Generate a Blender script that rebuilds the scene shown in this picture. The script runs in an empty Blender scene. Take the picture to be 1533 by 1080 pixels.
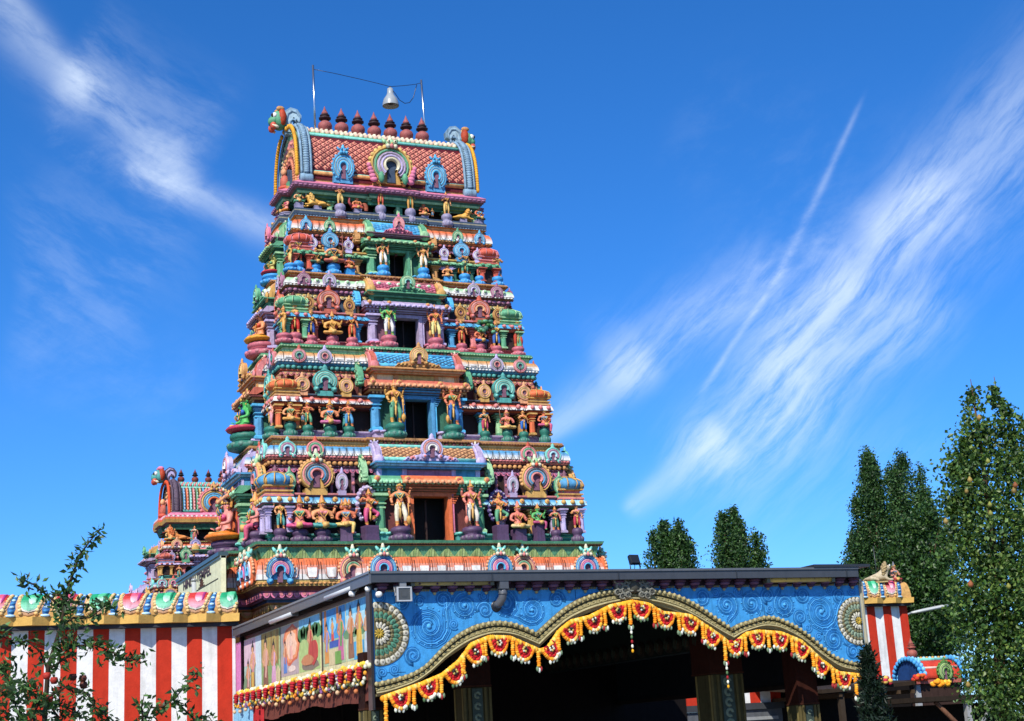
import bpy, math, random
import numpy as np
from mathutils import Matrix, Vector
R = math.radians
rnd = random.Random(7)
scene = bpy.context.scene
col = scene.collection

# ---------------------------------------------------------------- colours
def C(h, k=1.0):
    v = [int(h[i:i + 2], 16) / 255 for i in (0, 2, 4)]
    return tuple(min(1.0, (c / 12.92 if c <= .04045 else ((c + .055) / 1.055) ** 2.4) * k) for c in v)
P = {k: C(v) for k, v in dict(
    red='cb5a45', brick='bd6350', pink='dc7d98', rose='d4807f', purple='a06a84', plum='815868', lav='ae9cb8', lilac='bfb0d6',
    navy='3d4c60', dark='33221f', maroon='6b3835', blue='5396c0', sky='58b4e0', pale='a9d6e6', teal='529c94', aqua='7cc8ba',
    green='5f9f78', lgreen='9ac493', dgreen='3c6b55', lime='a9c766', ochre='c9925a', gold='cda05a', yellow='ddb96c', cream='e8d9a6',
    orange='dd7044', rust='b4603a', brown='80503a', white='e6e2da', grey='8e93a0', bluegrey='7f9cb0', tan='dca673', skin='dc9767',
    peach='e3a276', pskin='d98478', gskin='5fae62', bark='5a4636', black='0d0d10', mauve='ab7796', ivory='dcd2b4', terra='a85a50').items()}

# ---------------------------------------------------------------- mesh builder
class MB:
    def __init__(s):
        s.v = []; s.n = 0; s.f = []; s.c = []; s.s = []
    def add(s, verts, faces, color, M=None, smooth=False):
        a = np.asarray(verts, float).reshape(-1, 3)
        if M is not None:
            m = np.array(M)
            a = a @ m[:3, :3].T + m[:3, 3]
        s.v.append(a)
        o = s.n; s.n += len(a)
        percol = isinstance(color, list)
        for i, f in enumerate(faces):
            s.f.append(tuple(o + k for k in f)); s.c.append(color[i] if percol else color); s.s.append(smooth)
        return s
    def build(s, name, mat=None, parent=None, loc=None):
        me = bpy.data.meshes.new(name)
        if s.n:
            me.from_pydata(np.concatenate(s.v).tolist(), [], s.f)
            at = me.color_attributes.new('Col', 'FLOAT_COLOR', 'CORNER')
            lt = np.empty(len(me.polygons), np.int32); me.polygons.foreach_get('loop_total', lt)
            cc = np.ones((len(s.c), 4), np.float32); cc[:, :3] = np.array(s.c, np.float32)
            at.data.foreach_set('color', np.repeat(cc, lt, axis=0).ravel())
            me.polygons.foreach_set('use_smooth', s.s)
            me.update()
        o = bpy.data.objects.new(name, me); col.objects.link(o)
        me.materials.append(mat or MAT['paint'])
        if parent: o.parent = parent
        if loc: o.location = loc
        return o
    # ---- primitives
    def box(s, x0, x1, y0, y1, z0, z1, c, M=None):
        v = [(x, y, z) for z in (z0, z1) for y in (y0, y1) for x in (x0, x1)]
        return s.add(v, [(0, 2, 3, 1), (4, 5, 7, 6), (0, 1, 5, 4), (1, 3, 7, 5), (3, 2, 6, 7), (2, 0, 4, 6)], c, M)
    def lathe(s, prof, n, c, M=None, smooth=True, rot=0.0, sx=1.0, sy=1.0, caps=True):
        v = []; f = []; fc = []
        for r, z in prof:
            for k in range(n):
                a = rot + 2 * math.pi * k / n
                v.append((r * math.cos(a) * sx, r * math.sin(a) * sy, z))
        for i in range(len(prof) - 1):
            cc = c[min(i, len(c) - 1)] if isinstance(c, list) else c
            for k in range(n):
                k2 = (k + 1) % n
                f.append((i * n + k, i * n + k2, (i + 1) * n + k2, (i + 1) * n + k)); fc.append(cc)
        if caps:
            f.append(tuple(range(n - 1, -1, -1))); fc.append(fc[0])
            f.append(tuple((len(prof) - 1) * n + k for k in range(n))); fc.append(fc[-2])
        return s.add(v, f, fc, M, smooth)
    def ell(s, cx, cy, cz, rx, ry, rz, c, M=None, nu=8, nv=6):
        prof = [(math.sin(math.pi * i / nv), -math.cos(math.pi * i / nv)) for i in range(nv + 1)]
        prof[0] = (.05, -1); prof[-1] = (.05, 1)
        T = Matrix.Translation((cx, cy, cz)) @ Matrix.Diagonal((rx, ry, rz, 1))
        return s.lathe(prof, nu, c, (M @ T) if M is not None else T)
    def tube(s, pts, rad, c, n=6, M=None, smooth=True, cap=True):
        pts = [Vector(p) for p in pts]; v = []; f = []
        if not hasattr(rad, '__len__'): rad = [rad] * len(pts)
        prev = None
        for i, p in enumerate(pts):
            t = (pts[min(i + 1, len(pts) - 1)] - pts[max(i - 1, 0)])
            if t.length < 1e-9: t = Vector((0, 0, 1))
            t.normalize()
            if prev is None:
                a = t.cross(Vector((0, 0, 1)));
                if a.length < .1: a = t.cross(Vector((0, 1, 0)))
            else:
                a = prev - t * prev.dot(t)
                if a.length < 1e-6: a = t.cross(Vector((0, 1, 0)))
            a.normalize(); b = t.cross(a); prev = a
            for k in range(n):
                w = 2 * math.pi * k / n
                v.append(p + (a * math.cos(w) + b * math.sin(w)) * rad[i])
        for i in range(len(pts) - 1):
            for k in range(n):
                k2 = (k + 1) % n
                f.append((i * n + k, i * n + k2, (i + 1) * n + k2, (i + 1) * n + k))
        if cap:
            f.append(tuple(range(n - 1, -1, -1))); f.append(tuple((len(pts) - 1) * n + k for k in range(n)))
        return s.add([tuple(q) for q in v], f, c, M, smooth)
    def extr(s, poly, y0, y1, c, M=None, side=None):
        """polygon in x-z, extruded from y0 (front) to y1"""
        n = len(poly)
        v = [(x, y0, z) for x, z in poly] + [(x, y1, z) for x, z in poly]
        f = [tuple(range(n)), tuple(range(2 * n - 1, n - 1, -1))]; fc = [c, c]
        for k in range(n):
            k2 = (k + 1) % n
            f.append((k, k + n, k2 + n, k2)); fc.append(side or c)
        return s.add(v, f, fc, M)
    def arc(s, cx, cz, ri, ro, a0, a1, y, d, c, M=None, n=18, sz=1.0, side=None):
        """half-round band following an arc in the x-z plane, base at y, bulging by d to -y"""
        prof = [(ri, 0), (ri + (ro - ri) * .2, -d * .8), (ri + (ro - ri) * .5, -d), (ri + (ro - ri) * .8, -d * .8), (ro, 0)]
        v = []; f = []
        for i in range(n + 1):
            a = R(a0 + (a1 - a0) * i / n)
            for r, yy in prof:
                v.append((cx + r * math.cos(a), y + yy, cz + r * math.sin(a) * sz))
        m = len(prof)
        for i in range(n):
            for k in range(m - 1):
                f.append((i * m + k, i * m + k + 1, (i + 1) * m + k + 1, (i + 1) * m + k))
        return s.add(v, f, c, M, True)
    def loft(s, rings, cols, M=None, closed=True, smooth=False):
        """rings: list of equally long point lists; one colour per gap"""
        n = len(rings[0]); v = [p for r in rings for p in r]; f = []; fc = []
        for i in range(len(rings) - 1):
            for k in range(n if closed else n - 1):
                k2 = (k + 1) % n
                f.append((i * n + k, i * n + k2, (i + 1) * n + k2, (i + 1) * n + k)); fc.append(cols[i])
        return s.add(v, f, fc, M, smooth)

def lerpc(a, b, t): return tuple(x + (y - x) * t for x, y in zip(a, b))
def tag(o, label=None, cat=None, group=None, kind=None):
    if label: o['label'] = label
    if cat: o['category'] = cat
    if group: o['group'] = group
    if kind: o['kind'] = kind
    return o
def empty(name, loc, rz=0.0):
    o = bpy.data.objects.new(name, None); col.objects.link(o); o.location = loc; o.rotation_euler = (0, 0, rz); o.empty_display_size = .2
    return o
def T(x, y, z): return Matrix.Translation((x, y, z))
def RZ(a): return Matrix.Rotation(R(a), 4, 'Z')
def RX(a): return Matrix.Rotation(R(a), 4, 'X')
def RY(a): return Matrix.Rotation(R(a), 4, 'Y')
def S(x, y=None, z=None): return Matrix.Diagonal((x, x if y is None else y, x if z is None else z, 1))

# ---------------------------------------------------------------- materials
MAT = {}
def node_mat(name):
    m = bpy.data.materials.new(name); m.use_nodes = True
    nt = m.node_tree; return m, nt, nt.nodes['Principled BSDF']
def paint_mat(name, rough=.5, grime=.28, bump=.25, scale=1.0, spec=.35, streak=True):
    m, nt, b = node_mat(name); N = nt.nodes; L = nt.links
    at = N.new('ShaderNodeAttribute'); at.attribute_name = 'Col'
    tc = N.new('ShaderNodeTexCoord')
    n1 = N.new('ShaderNodeTexNoise'); n1.inputs['Scale'].default_value = 9 * scale; n1.inputs['Detail'].default_value = 6; n1.inputs['Roughness'].default_value = .7
    L.new(tc.outputs['Object'], n1.inputs['Vector'])
    mp = N.new('ShaderNodeMapping'); mp.inputs['Scale'].default_value = (6 * scale, 6 * scale, .7 * scale)
    L.new(tc.outputs['Object'], mp.inputs['Vector'])
    n2 = N.new('ShaderNodeTexNoise'); n2.inputs['Scale'].default_value = 2.0; n2.inputs['Detail'].default_value = 5
    L.new(mp.outputs['Vector'], n2.inputs['Vector'])
    mr = N.new('ShaderNodeMapRange'); mr.inputs['From Min'].default_value = .3; mr.inputs['From Max'].default_value = .75
    mr.inputs['To Min'].default_value = 1.06; mr.inputs['To Max'].default_value = 1 - grime
    L.new(n1.outputs['Fac'], mr.inputs['Value'])
    mr2 = N.new('ShaderNodeMapRange'); mr2.inputs['From Min'].default_value = .52; mr2.inputs['From Max'].default_value = .8
    mr2.inputs['To Min'].default_value = 1.0; mr2.inputs['To Max'].default_value = 1 - grime * 1.3
    L.new(n2.outputs['Fac'], mr2.inputs['Value'])
    mu = N.new('ShaderNodeMath'); mu.operation = 'MULTIPLY'; L.new(mr.outputs[0], mu.inputs[0]); L.new(mr2.outputs[0], mu.inputs[1])
    vm = N.new('ShaderNodeVectorMath'); vm.operation = 'SCALE'; L.new(at.outputs['Color'], vm.inputs[0]); L.new(mu.outputs[0], vm.inputs['Scale'])
    L.new(vm.outputs[0], b.inputs['Base Color'])
    b.inputs['Roughness'].default_value = rough; b.inputs['Specular IOR Level'].default_value = spec
    n3 = N.new('ShaderNodeTexNoise'); n3.inputs['Scale'].default_value = 55 * scale; n3.inputs['Detail'].default_value = 3
    L.new(tc.outputs['Object'], n3.inputs['Vector'])
    bp = N.new('ShaderNodeBump'); bp.inputs['Strength'].default_value = bump; bp.inputs['Distance'].default_value = .02 / scale
    L.new(n3.outputs['Fac'], bp.inputs['Height']); L.new(bp.outputs['Normal'], b.inputs['Normal'])
    MAT[name] = m; return m
paint_mat('paint', .6, .42, .35, 1.0, .25); paint_mat('statue_paint', .5, .38, .25, 2.5, .3); paint_mat('plaster', .85, .26, .12, .5, .15)
paint_mat('metal_paint', .35, .15, .05, 1.0, .5); paint_mat('cloth', .9, .25, .5, 2.0, .1); paint_mat('panel_paint', .65, .3, .3, 1.2, .2)
paint_mat('dim_paint', .8, .3, .2, 1.0, .1)
def leaf_mat(name, trans=.3, rough=.45):
    m, nt, b = node_mat(name); N = nt.nodes; L = nt.links
    at = N.new('ShaderNodeAttribute'); at.attribute_name = 'Col'
    L.new(at.outputs['Color'], b.inputs['Base Color']); b.inputs['Roughness'].default_value = rough; b.inputs['Specular IOR Level'].default_value = .35
    tr = N.new('ShaderNodeBsdfTranslucent')
    vm = N.new('ShaderNodeVectorMath'); vm.operation = 'MULTIPLY'; vm.inputs[1].default_value = (1.3, 1.5, .5)
    L.new(at.outputs['Color'], vm.inputs[0]); L.new(vm.outputs[0], tr.inputs['Color'])
    mx = N.new('ShaderNodeMixShader'); mx.inputs[0].default_value = trans
    L.new(b.outputs[0], mx.inputs[1]); L.new(tr.outputs[0], mx.inputs[2]); L.new(mx.outputs[0], N['Material Output'].inputs['Surface'])
    MAT[name] = m
leaf_mat('leaf'); leaf_mat('petal', .25, .8)
def plain(name, c, rough=.5, metal=0.0):
    m, nt, b = node_mat(name); b.inputs['Base Color'].default_value = (*c, 1); b.inputs['Roughness'].default_value = rough; b.inputs['Metallic'].default_value = metal
    N = nt.nodes; L = nt.links; tc = N.new('ShaderNodeTexCoord'); n = N.new('ShaderNodeTexNoise'); n.inputs['Scale'].default_value = 14; n.inputs['Detail'].default_value = 6
    L.new(tc.outputs['Object'], n.inputs['Vector'])
    mr = N.new('ShaderNodeMapRange'); mr.inputs['To Min'].default_value = .75; mr.inputs['To Max'].default_value = 1.2; L.new(n.outputs['Fac'], mr.inputs['Value'])
    vm = N.new('ShaderNodeVectorMath'); vm.operation = 'SCALE'; vm.inputs[0].default_value = c; L.new(mr.outputs[0], vm.inputs['Scale']); L.new(vm.outputs[0], b.inputs['Base Color'])
    MAT[name] = m; return m
plain('steel', (.55, .56, .58), .3, 1.0); plain('paving', (.24, .23, .215), .9); plain('earth', (.09, .10, .05), 1.0); plain('glass', (.06, .06, .055), .25)

# ---------------------------------------------------------------- camera
PX, PY, F = 766.5, 540.0, 2223.12
PITCH, ROLL, YAW = R(14.294), R(-3.196), R(23.203)
CAM = Vector((0, 0, 1.65))
fw0 = Vector((math.sin(YAW), math.cos(YAW), 0)); rt0 = Vector((math.cos(YAW), -math.sin(YAW), 0)); zz = Vector((0, 0, 1))
FW = fw0 * math.cos(PITCH) + zz * math.sin(PITCH); up0 = -fw0 * math.sin(PITCH) + zz * math.cos(PITCH)
RT = rt0 * math.cos(ROLL) + up0 * math.sin(ROLL); UP = -rt0 * math.sin(ROLL) + up0 * math.cos(ROLL)
def ray(u, v): return FW + RT * ((u - PX) / F) - UP * ((v - PY) / F)
def atY(u, v, Y):
    d = ray(u, v); return CAM + d * (Y / d.y)
def atX(u, v, X):
    d = ray(u, v); return CAM + d * (X / d.x)
def atD(u, v, D):
    d = ray(u, v); return CAM + d * (D / math.hypot(d.x, d.y))
cd = bpy.data.cameras.new('camera'); cam = bpy.data.objects.new('camera', cd); col.objects.link(cam)
cam.matrix_world = Matrix(((RT.x, UP.x, -FW.x, CAM.x), (RT.y, UP.y, -FW.y, CAM.y), (RT.z, UP.z, -FW.z, CAM.z), (0, 0, 0, 1)))
cd.sensor_width = 36; cd.lens = F / 1533 * 36; cd.clip_end = 5000; cd.clip_start = .1
scene.camera = cam

# ---------------------------------------------------------------- light and sky
SUNT = Vector((.64, .74, -.92)).normalized()
sl = bpy.data.lights.new('sun', 'SUN'); sl.energy = 5.0; sl.angle = R(.53); sl.color = (1.0, .95, .86)
so = bpy.data.objects.new('sun', sl); col.objects.link(so); so.location = (-20, -30, 40)
so.rotation_euler = SUNT.to_track_quat('-Z', 'Y').to_euler()
w = bpy.data.worlds.new('World'); scene.world = w; w.use_nodes = True
def world():
    nt = w.node_tree; N = nt.nodes; L = nt.links
    bg = N['Background']; sky = N.new('ShaderNodeTexSky'); sky.sky_type = 'NISHITA'; sky.sun_disc = False
    sky.sun_elevation = math.asin(-SUNT.z); sky.sun_rotation = math.atan2(-SUNT.x, -SUNT.y)
    sky.air_density = .75; sky.dust_density = .5; sky.ozone_density = 6.0; sky.altitude = 50
    bg.inputs['Strength'].default_value = .13
    hs = N.new('ShaderNodeHueSaturation'); hs.inputs['Saturation'].default_value = 1.12; hs.inputs['Value'].default_value = 1.0
    vt = N.new('ShaderNodeVectorMath'); vt.operation = 'MULTIPLY'; vt.inputs[1].default_value = (.78, .98, 1.22); L.new(sky.outputs[0], vt.inputs[0]); L.new(vt.outputs[0], hs.inputs['Color'])
    tc = N.new('ShaderNodeTexCoord')
    # clouds live in azimuth / elevation of the sky
    sep = N.new('ShaderNodeSeparateXYZ'); L.new(tc.outputs['Generated'], sep.inputs[0])
    def M(op, a, b=None, clamp=False):
        n = N.new('ShaderNodeMath'); n.operation = op; n.use_clamp = clamp
        for i, x in enumerate((a, b)):
            if x is None: continue
            if isinstance(x, (int, float)): n.inputs[i].default_value = x
            else: L.new(x, n.inputs[i])
        return n.outputs[0]
    X, Y, Z = sep.outputs
    az = M('ARCTAN2', X, Y); hyp = M('SQRT', M('ADD', M('MULTIPLY', X, X), M('MULTIPLY', Y, Y))); el = M('ARCTAN2', Z, hyp)
    cb = N.new('ShaderNodeCombineXYZ'); L.new(az, cb.inputs[0]); L.new(el, cb.inputs[1])
    # wind-blown distortion
    dn = N.new('ShaderNodeTexNoise'); dn.inputs['Scale'].default_value = 16; dn.inputs['Detail'].default_value = 5
    L.new(cb.outputs[0], dn.inputs['Vector'])
    dv = N.new('ShaderNodeVectorMath'); dv.operation = 'SUBTRACT'; L.new(dn.outputs['Color'], dv.inputs[0]); dv.inputs[1].default_value = (.5, .5, .5)
    def wob(k):
        ds = N.new('ShaderNodeVectorMath'); ds.operation = 'SCALE'; L.new(dv.outputs[0], ds.inputs[0]); ds.inputs['Scale'].default_value = k
        da = N.new('ShaderNodeVectorMath'); da.operation = 'ADD'; L.new(cb.outputs[0], da.inputs[0]); L.new(ds.outputs[0], da.inputs[1])
        return da.outputs[0]
    W1, W0 = wob(.016), wob(.003)
    def noise(vec, rot, sc, scale, det=7, rough=.6):
        mp = N.new('ShaderNodeMapping'); mp.inputs['Rotation'].default_value = (0, 0, rot); mp.inputs['Scale'].default_value = sc
        mp.vector_type = 'TEXTURE'
        L.new(vec, mp.inputs['Vector'])
        n = N.new('ShaderNodeTexNoise'); n.inputs['Scale'].default_value = scale; n.inputs['Detail'].default_value = det; n.inputs['Roughness'].default_value = rough
        L.new(mp.outputs[0], n.inputs['Vector']); return n.outputs['Fac']
    def remap(x, a, b, lo=0.0, hi=1.0):
        r = N.new('ShaderNodeMapRange'); r.interpolation_type = 'SMOOTHSTEP'
        for i, q in zip(('From Min', 'From Max', 'To Min', 'To Max'), (a, b, lo, hi)): r.inputs[i].default_value = q
        L.new(x, r.inputs['Value']); return r.outputs[0]
    # streaks run with the wind: fine noise stretched along the cloud bands
    fib_r = noise(W1, R(42), (.8, .13, 1), 11, 9, .66)      # fibres in the long right-hand bands
    fib_l = noise(W1, R(-28), (.7, .2, 1), 10, 9, .66)
    puff = noise(W1, R(20), (1.3, .7, 1), 24, 9, .7)
    tot = None; WK = 1.6
    def dirang(u, v):
        d = ray(u, v); return math.atan2(d.x, d.y), math.atan2(d.z, math.hypot(d.x, d.y))
    def band(p, q, wp, wq, amp, vec, tex, tex_lo=.35, tex_hi=.7, edge=0.0, soft=1.0):
        """a cloud band between two sky directions, tapering from width wp to wq"""
        nonlocal tot
        a = dirang(*p); b = dirang(*q); dx, dy = b[0] - a[0], b[1] - a[1]; ln2 = dx * dx + dy * dy; ln = math.sqrt(ln2)
        s = N.new('ShaderNodeVectorMath'); s.operation = 'SUBTRACT'; L.new(vec, s.inputs[0]); s.inputs[1].default_value = (a[0], a[1], 0)
        dt = N.new('ShaderNodeVectorMath'); dt.operation = 'DOT_PRODUCT'; L.new(s.outputs[0], dt.inputs[0]); dt.inputs[1].default_value = (dx / ln2, dy / ln2, 0)
        cr = N.new('ShaderNodeVectorMath'); cr.operation = 'DOT_PRODUCT'; L.new(s.outputs[0], cr.inputs[0]); cr.inputs[1].default_value = (-dy / ln, dx / ln, 0)
        t = dt.outputs['Value']; d = cr.outputs['Value']
        wd = M('ADD',  M('MULTIPLY', M('MINIMUM', M('MAXIMUM', t, 0.0), 1.0), (wq - wp) * WK / F), wp * WK / F)
        r = M('DIVIDE', d, wd)
        if edge:   # one side sharp, the other feathered
            r = M('ADD', M('MULTIPLY', M('MAXIMUM', r, 0.0), 1 + edge), M('MULTIPLY', M('MINIMUM', r, 0.0), 1 - edge))
        fall = M('POWER', 2.718, M('MULTIPLY', M('MULTIPLY', r, r), -1.0))
        e1 = remap(t, -.06 * soft, .10 * soft); e2 = remap(t, 1.0 - .16 * soft, 1.05, 1, 0)
        x = M('MULTIPLY', M('MULTIPLY', fall, M('MULTIPLY', e1, e2)), M('MULTIPLY', remap(tex, tex_lo, tex_hi), amp * .42))
        tot = x if tot is None else M('ADD', tot, x)
    # upper left plume
    band((-60, -90), (150, 165), 20, 17, .75, W0, fib_l, .15, .6, .35)
    band((100, 90), (300, 275), 17, 20, .62, W1, fib_l, .2, .62, .3)
    band((110, 60), (330, 230), 36, 44, .36, W1, fib_l, .3, .68)
    band((190, 245), (430, 345), 10, 16, .72, W1, fib_l, .2, .6, .2, .6)
    band((60, 190), (330, 260), 26, 34, .22, W1, puff, .4, .7)
    band((20, 360), (300, 330), 50, 60, .2, W1, fib_l, .35, .7)
    band((20, 450), (230, 480), 60, 60, .17, W1, fib_l, .35, .7)
    band((40, 480), (300, 600), 60, 40, .1, W1, puff, .35, .7)
    # band rising from behind the tower
    band((800, 665), (985, 540), 11, 22, .72, W0, fib_r, .12, .55, -.35, .8)
    band((900, 560), (1190, 400), 30, 30, .62, W1, fib_r, .25, .62, -.1)
    band((1000, 500), (1265, 345), 18, 16, .3, W1, puff, .35, .7)
    # thin vapour trail
    band((1050, 590), (1185, 378), 3, 3, .5, W0, puff, .2, .6, 0, .8)
    band((1160, 425), (1295, 140), 5, 2.2, .42, W0, puff, .2, .6, 0, 1.2)
    # long broad band
    band((935, 765), (1090, 640), 8, 24, .66, W0, fib_r, .12, .6, .2, .8)
    band((1040, 690), (1300, 390), 36, 52, .62, W1, fib_r, .22, .66, .25)
    band((1120, 560), (1420, 250), 26, 34, .7, W0, fib_r, .2, .6, .2)
    band((1290, 370), (1640, 60), 30, 52, .62, W0, fib_r, .2, .62, .1)
    band((1300, 470), (1600, 200), 40, 60, .3, W1, fib_r, .35, .68)
    band((1120, 650), (1440, 430), 36, 30, .5, W1, fib_r, .3, .66, -.1)
    band((1000, 720), (1270, 590), 40, 40, .3, W1, fib_r, .3, .68)
    band((1000, 480), (1290, 300), 40, 50, .08, W1, puff, .35, .7)
    band((1080, 780), (1420, 640), 40, 30, .14, W1, fib_r, .3, .7)
    band((1000, 180), (1500, 330), 60, 60, .06, W1, puff, .4, .7)
    tot = M('MINIMUM', M('MULTIPLY', tot, M('ADD', M('MULTIPLY', puff, .7), .62)), .78)
    mx = N.new('ShaderNodeMixRGB'); L.new(tot, mx.inputs[0]); L.new(hs.outputs[0], mx.inputs[1]); mx.inputs[2].default_value = (5.9, 6.7, 7.6, 1)
    L.new(mx.outputs[0], bg.inputs['Color'])
    w.cycles.sampling_method = 'MANUAL'; w.cycles.sample_map_resolution = 512
world()
scene.view_settings.view_transform = 'Standard'; scene.view_settings.look = 'None'; scene.view_settings.exposure = .36; scene.view_settings.gamma = 1
scene.cycles.max_bounces = 5; scene.cycles.diffuse_bounces = 3; scene.cycles.glossy_bounces = 2; scene.cycles.transmission_bounces = 3; scene.cycles.transparent_max_bounces = 4
scene.cycles.use_denoising = True
# ================================================================ gopuram vocabulary
def kudu(mb, M, w, h, cols, style='shoe', top=None, open_col=None, n=16):
    """horseshoe gable ornament; local frame: x across, z up from its foot, facing -y"""
    r = w / 2; cz = r * (1.0 if style != 'round' else 1.0); sz = (h * .78) / (2 * r) if style == 'round' else h * .62 / (r * 1.45)
    cz = r * .95 * sz; k = len(cols); a = 38 if style == 'shoe' else (60 if style == 'arch' else 89)
    oc = open_col or P['plum']
    # back plate
    pl = [(r * .97 * math.cos(R(t)), cz + r * .97 * math.sin(R(t)) * sz) for t in np.linspace(-a, 180 + a, 17)]
    mb.extr(pl, -.02 * w, .12 * w, cols[0], M, side=cols[0])
    for i, c in enumerate(cols):
        ro = r * (1 - i * .74 / k); ri = r * (1 - (i + 1) * .74 / k) * 1.01
        mb.arc(0, cz, ri, ro, -a + 3 * i, 180 + a - 3 * i, -.02 * w - .015 * w * i, .10 * w, c, M, n, sz)
    if w > .27:
        for i in range(1, k):
            ro = r * (1 - i * .74 / k); mb.arc(0, cz, ro * .985 - .006, ro * .985 + .010, -a + 3 * i, 180 + a - 3 * i, -.02 * w - .015 * w * i - .03 * w, .045 * w, lerpc(cols[i], P['ivory'], .7), M, n, sz)
    ro = r * .27
    pl = [(ro * math.cos(R(t)), cz + ro * math.sin(R(t)) * sz) for t in np.linspace(-50, 230, 11)]
    pl = [(-ro * .7, max(.02 * h, cz - r * sz * .8))] + [(x, z) for x, z in reversed(pl)] + [(ro * .7, max(.02 * h, cz - r * sz * .8))]
    mb.extr(pl, -.055 * w, 0, oc, M)
    if style == 'shoe':
        for sx in (-1, 1):      # curled feet
            x = sx * r * .72; z = cz - r * .72 * sz
            for q, c in zip((.26, .15), (cols[0], cols[min(1, k - 1)])):
                mb.lathe([(r * q, 0), (r * q * .8, .07 * w), (r * q * .3, .1 * w)], 9, c, M @ T(x, -.03 * w - (.04 * w if q < .2 else 0), z) @ RX(90))
    zt = cz + r * sz
    t = top or cols[0]
    if style == 'face' or top == 'face':
        pass
    else:
        mb.lathe([(r * .30, zt - .04 * h), (r * .34, zt), (r * .18, zt + .05 * h), (r * .26, zt + .09 * h), (r * .16, zt + .14 * h), (.01, zt + .21 * h)], 7, t, M @ T(0, -.03 * w, 0) @ S(1, .5, 1))
    return zt
def lion_face(mb, M, s, cs):
    """small grinning face with leafy crest that crowns an arch: s = width"""
    g, wv, rd = cs
    mb.ell(0, -.12 * s, .12 * s, .34 * s, .3 * s, .3 * s, g, M)
    for sx in (-1, 1):
        mb.ell(sx * .2 * s, -.36 * s, .2 * s, .11 * s, .1 * s, .11 * s, wv, M, 6, 4)
        mb.ell(sx * .2 * s, -.45 * s, .2 * s, .05 * s, .04 * s, .05 * s, P['dark'], M, 5, 3)
        mb.ell(sx * .24 * s, -.3 * s, -.08 * s, .16 * s, .16 * s, .15 * s, wv, M, 6, 4)
        mb.lathe([(.12 * s, 0), (.14 * s, .12 * s), (.02, .36 * s)], 5, g, M @ T(sx * .3 * s, 0, .22 * s) @ RY(sx * 35))
    mb.ell(0, -.36 * s, -.08 * s, .14 * s, .14 * s, .16 * s, rd, M, 6, 4)
    mb.lathe([(.13 * s, 0), (.16 * s, .14 * s), (.02, .42 * s)], 6, wv, M @ T(0, -.05 * s, .3 * s))
    mb.ell(0, -.36 * s, .08 * s, .08 * s, .12 * s, .08 * s, P['gold'], M, 5, 4)
def flame_fringe(mb, M, r, cz, sz, a, w, c, n=17):
    for i in range(n):
        t = R(-a + (180 + 2 * a) * (i + .5) / n)
        x, z = r * math.cos(t), cz + r * math.sin(t) * sz
        mb.ell(x, -.03 * w, z, .062 * w, .06 * w, .062 * w, c, M, 6, 4)
def finial(mb, M, h, c, c2=None):
    c2 = c2 or c
    mb.lathe([(.16 * h, 0), (.16 * h, .04 * h), (.09 * h, .08 * h), (.12 * h, .12 * h), (.21 * h, .24 * h), (.23 * h, .33 * h), (.19 * h, .43 * h), (.09 * h, .50 * h),
              (.10 * h, .52 * h)], 10, c, M)
    mb.lathe([(.10 * h, .52 * h), (.19 * h, .56 * h), (.20 * h, .60 * h), (.09 * h, .63 * h), (.15 * h, .66 * h), (.16 * h, .69 * h), (.08 * h, .71 * h)], 10, c2, M)
    mb.lathe([(.10 * h, .71 * h), (.11 * h, .76 * h), (.07 * h, .83 * h), (.03 * h, .92 * h), (.005, h)], 8, c, M)
def pillar(mb, M, h, w, c, c2):
    q = math.pi / 4; k = w * .7071
    mb.lathe([(k * 1.25, 0), (k * 1.25, h * .07), (k * 1.0, h * .09), (k * 1.0, h * .11)], 4, c2, M, False, q)
    mb.lathe([(k * .8, h * .11), (k * .74, h * .62)], 8, c, M, False, q / 2)
    mb.lathe([(k * 1.0, h * .62), (k * 1.0, h * .66), (k * .75, h * .67), (k * .75, h * .70), (k * 1.15, h * .73), (k * 1.15, h * .755), (k * .85, h * .77), (k * .85, h * .80),
              (k * 1.3, h * .84), (k * 1.5, h * .87), (k * 1.0, h * .885), (k * 1.0, h * .90), (k * 1.75, h * .93), (k * 1.75, h)], 4,
             [c2, c, c, c, c2, c, c, c, c, c2, c, c, c2], M, False, q)
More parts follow.
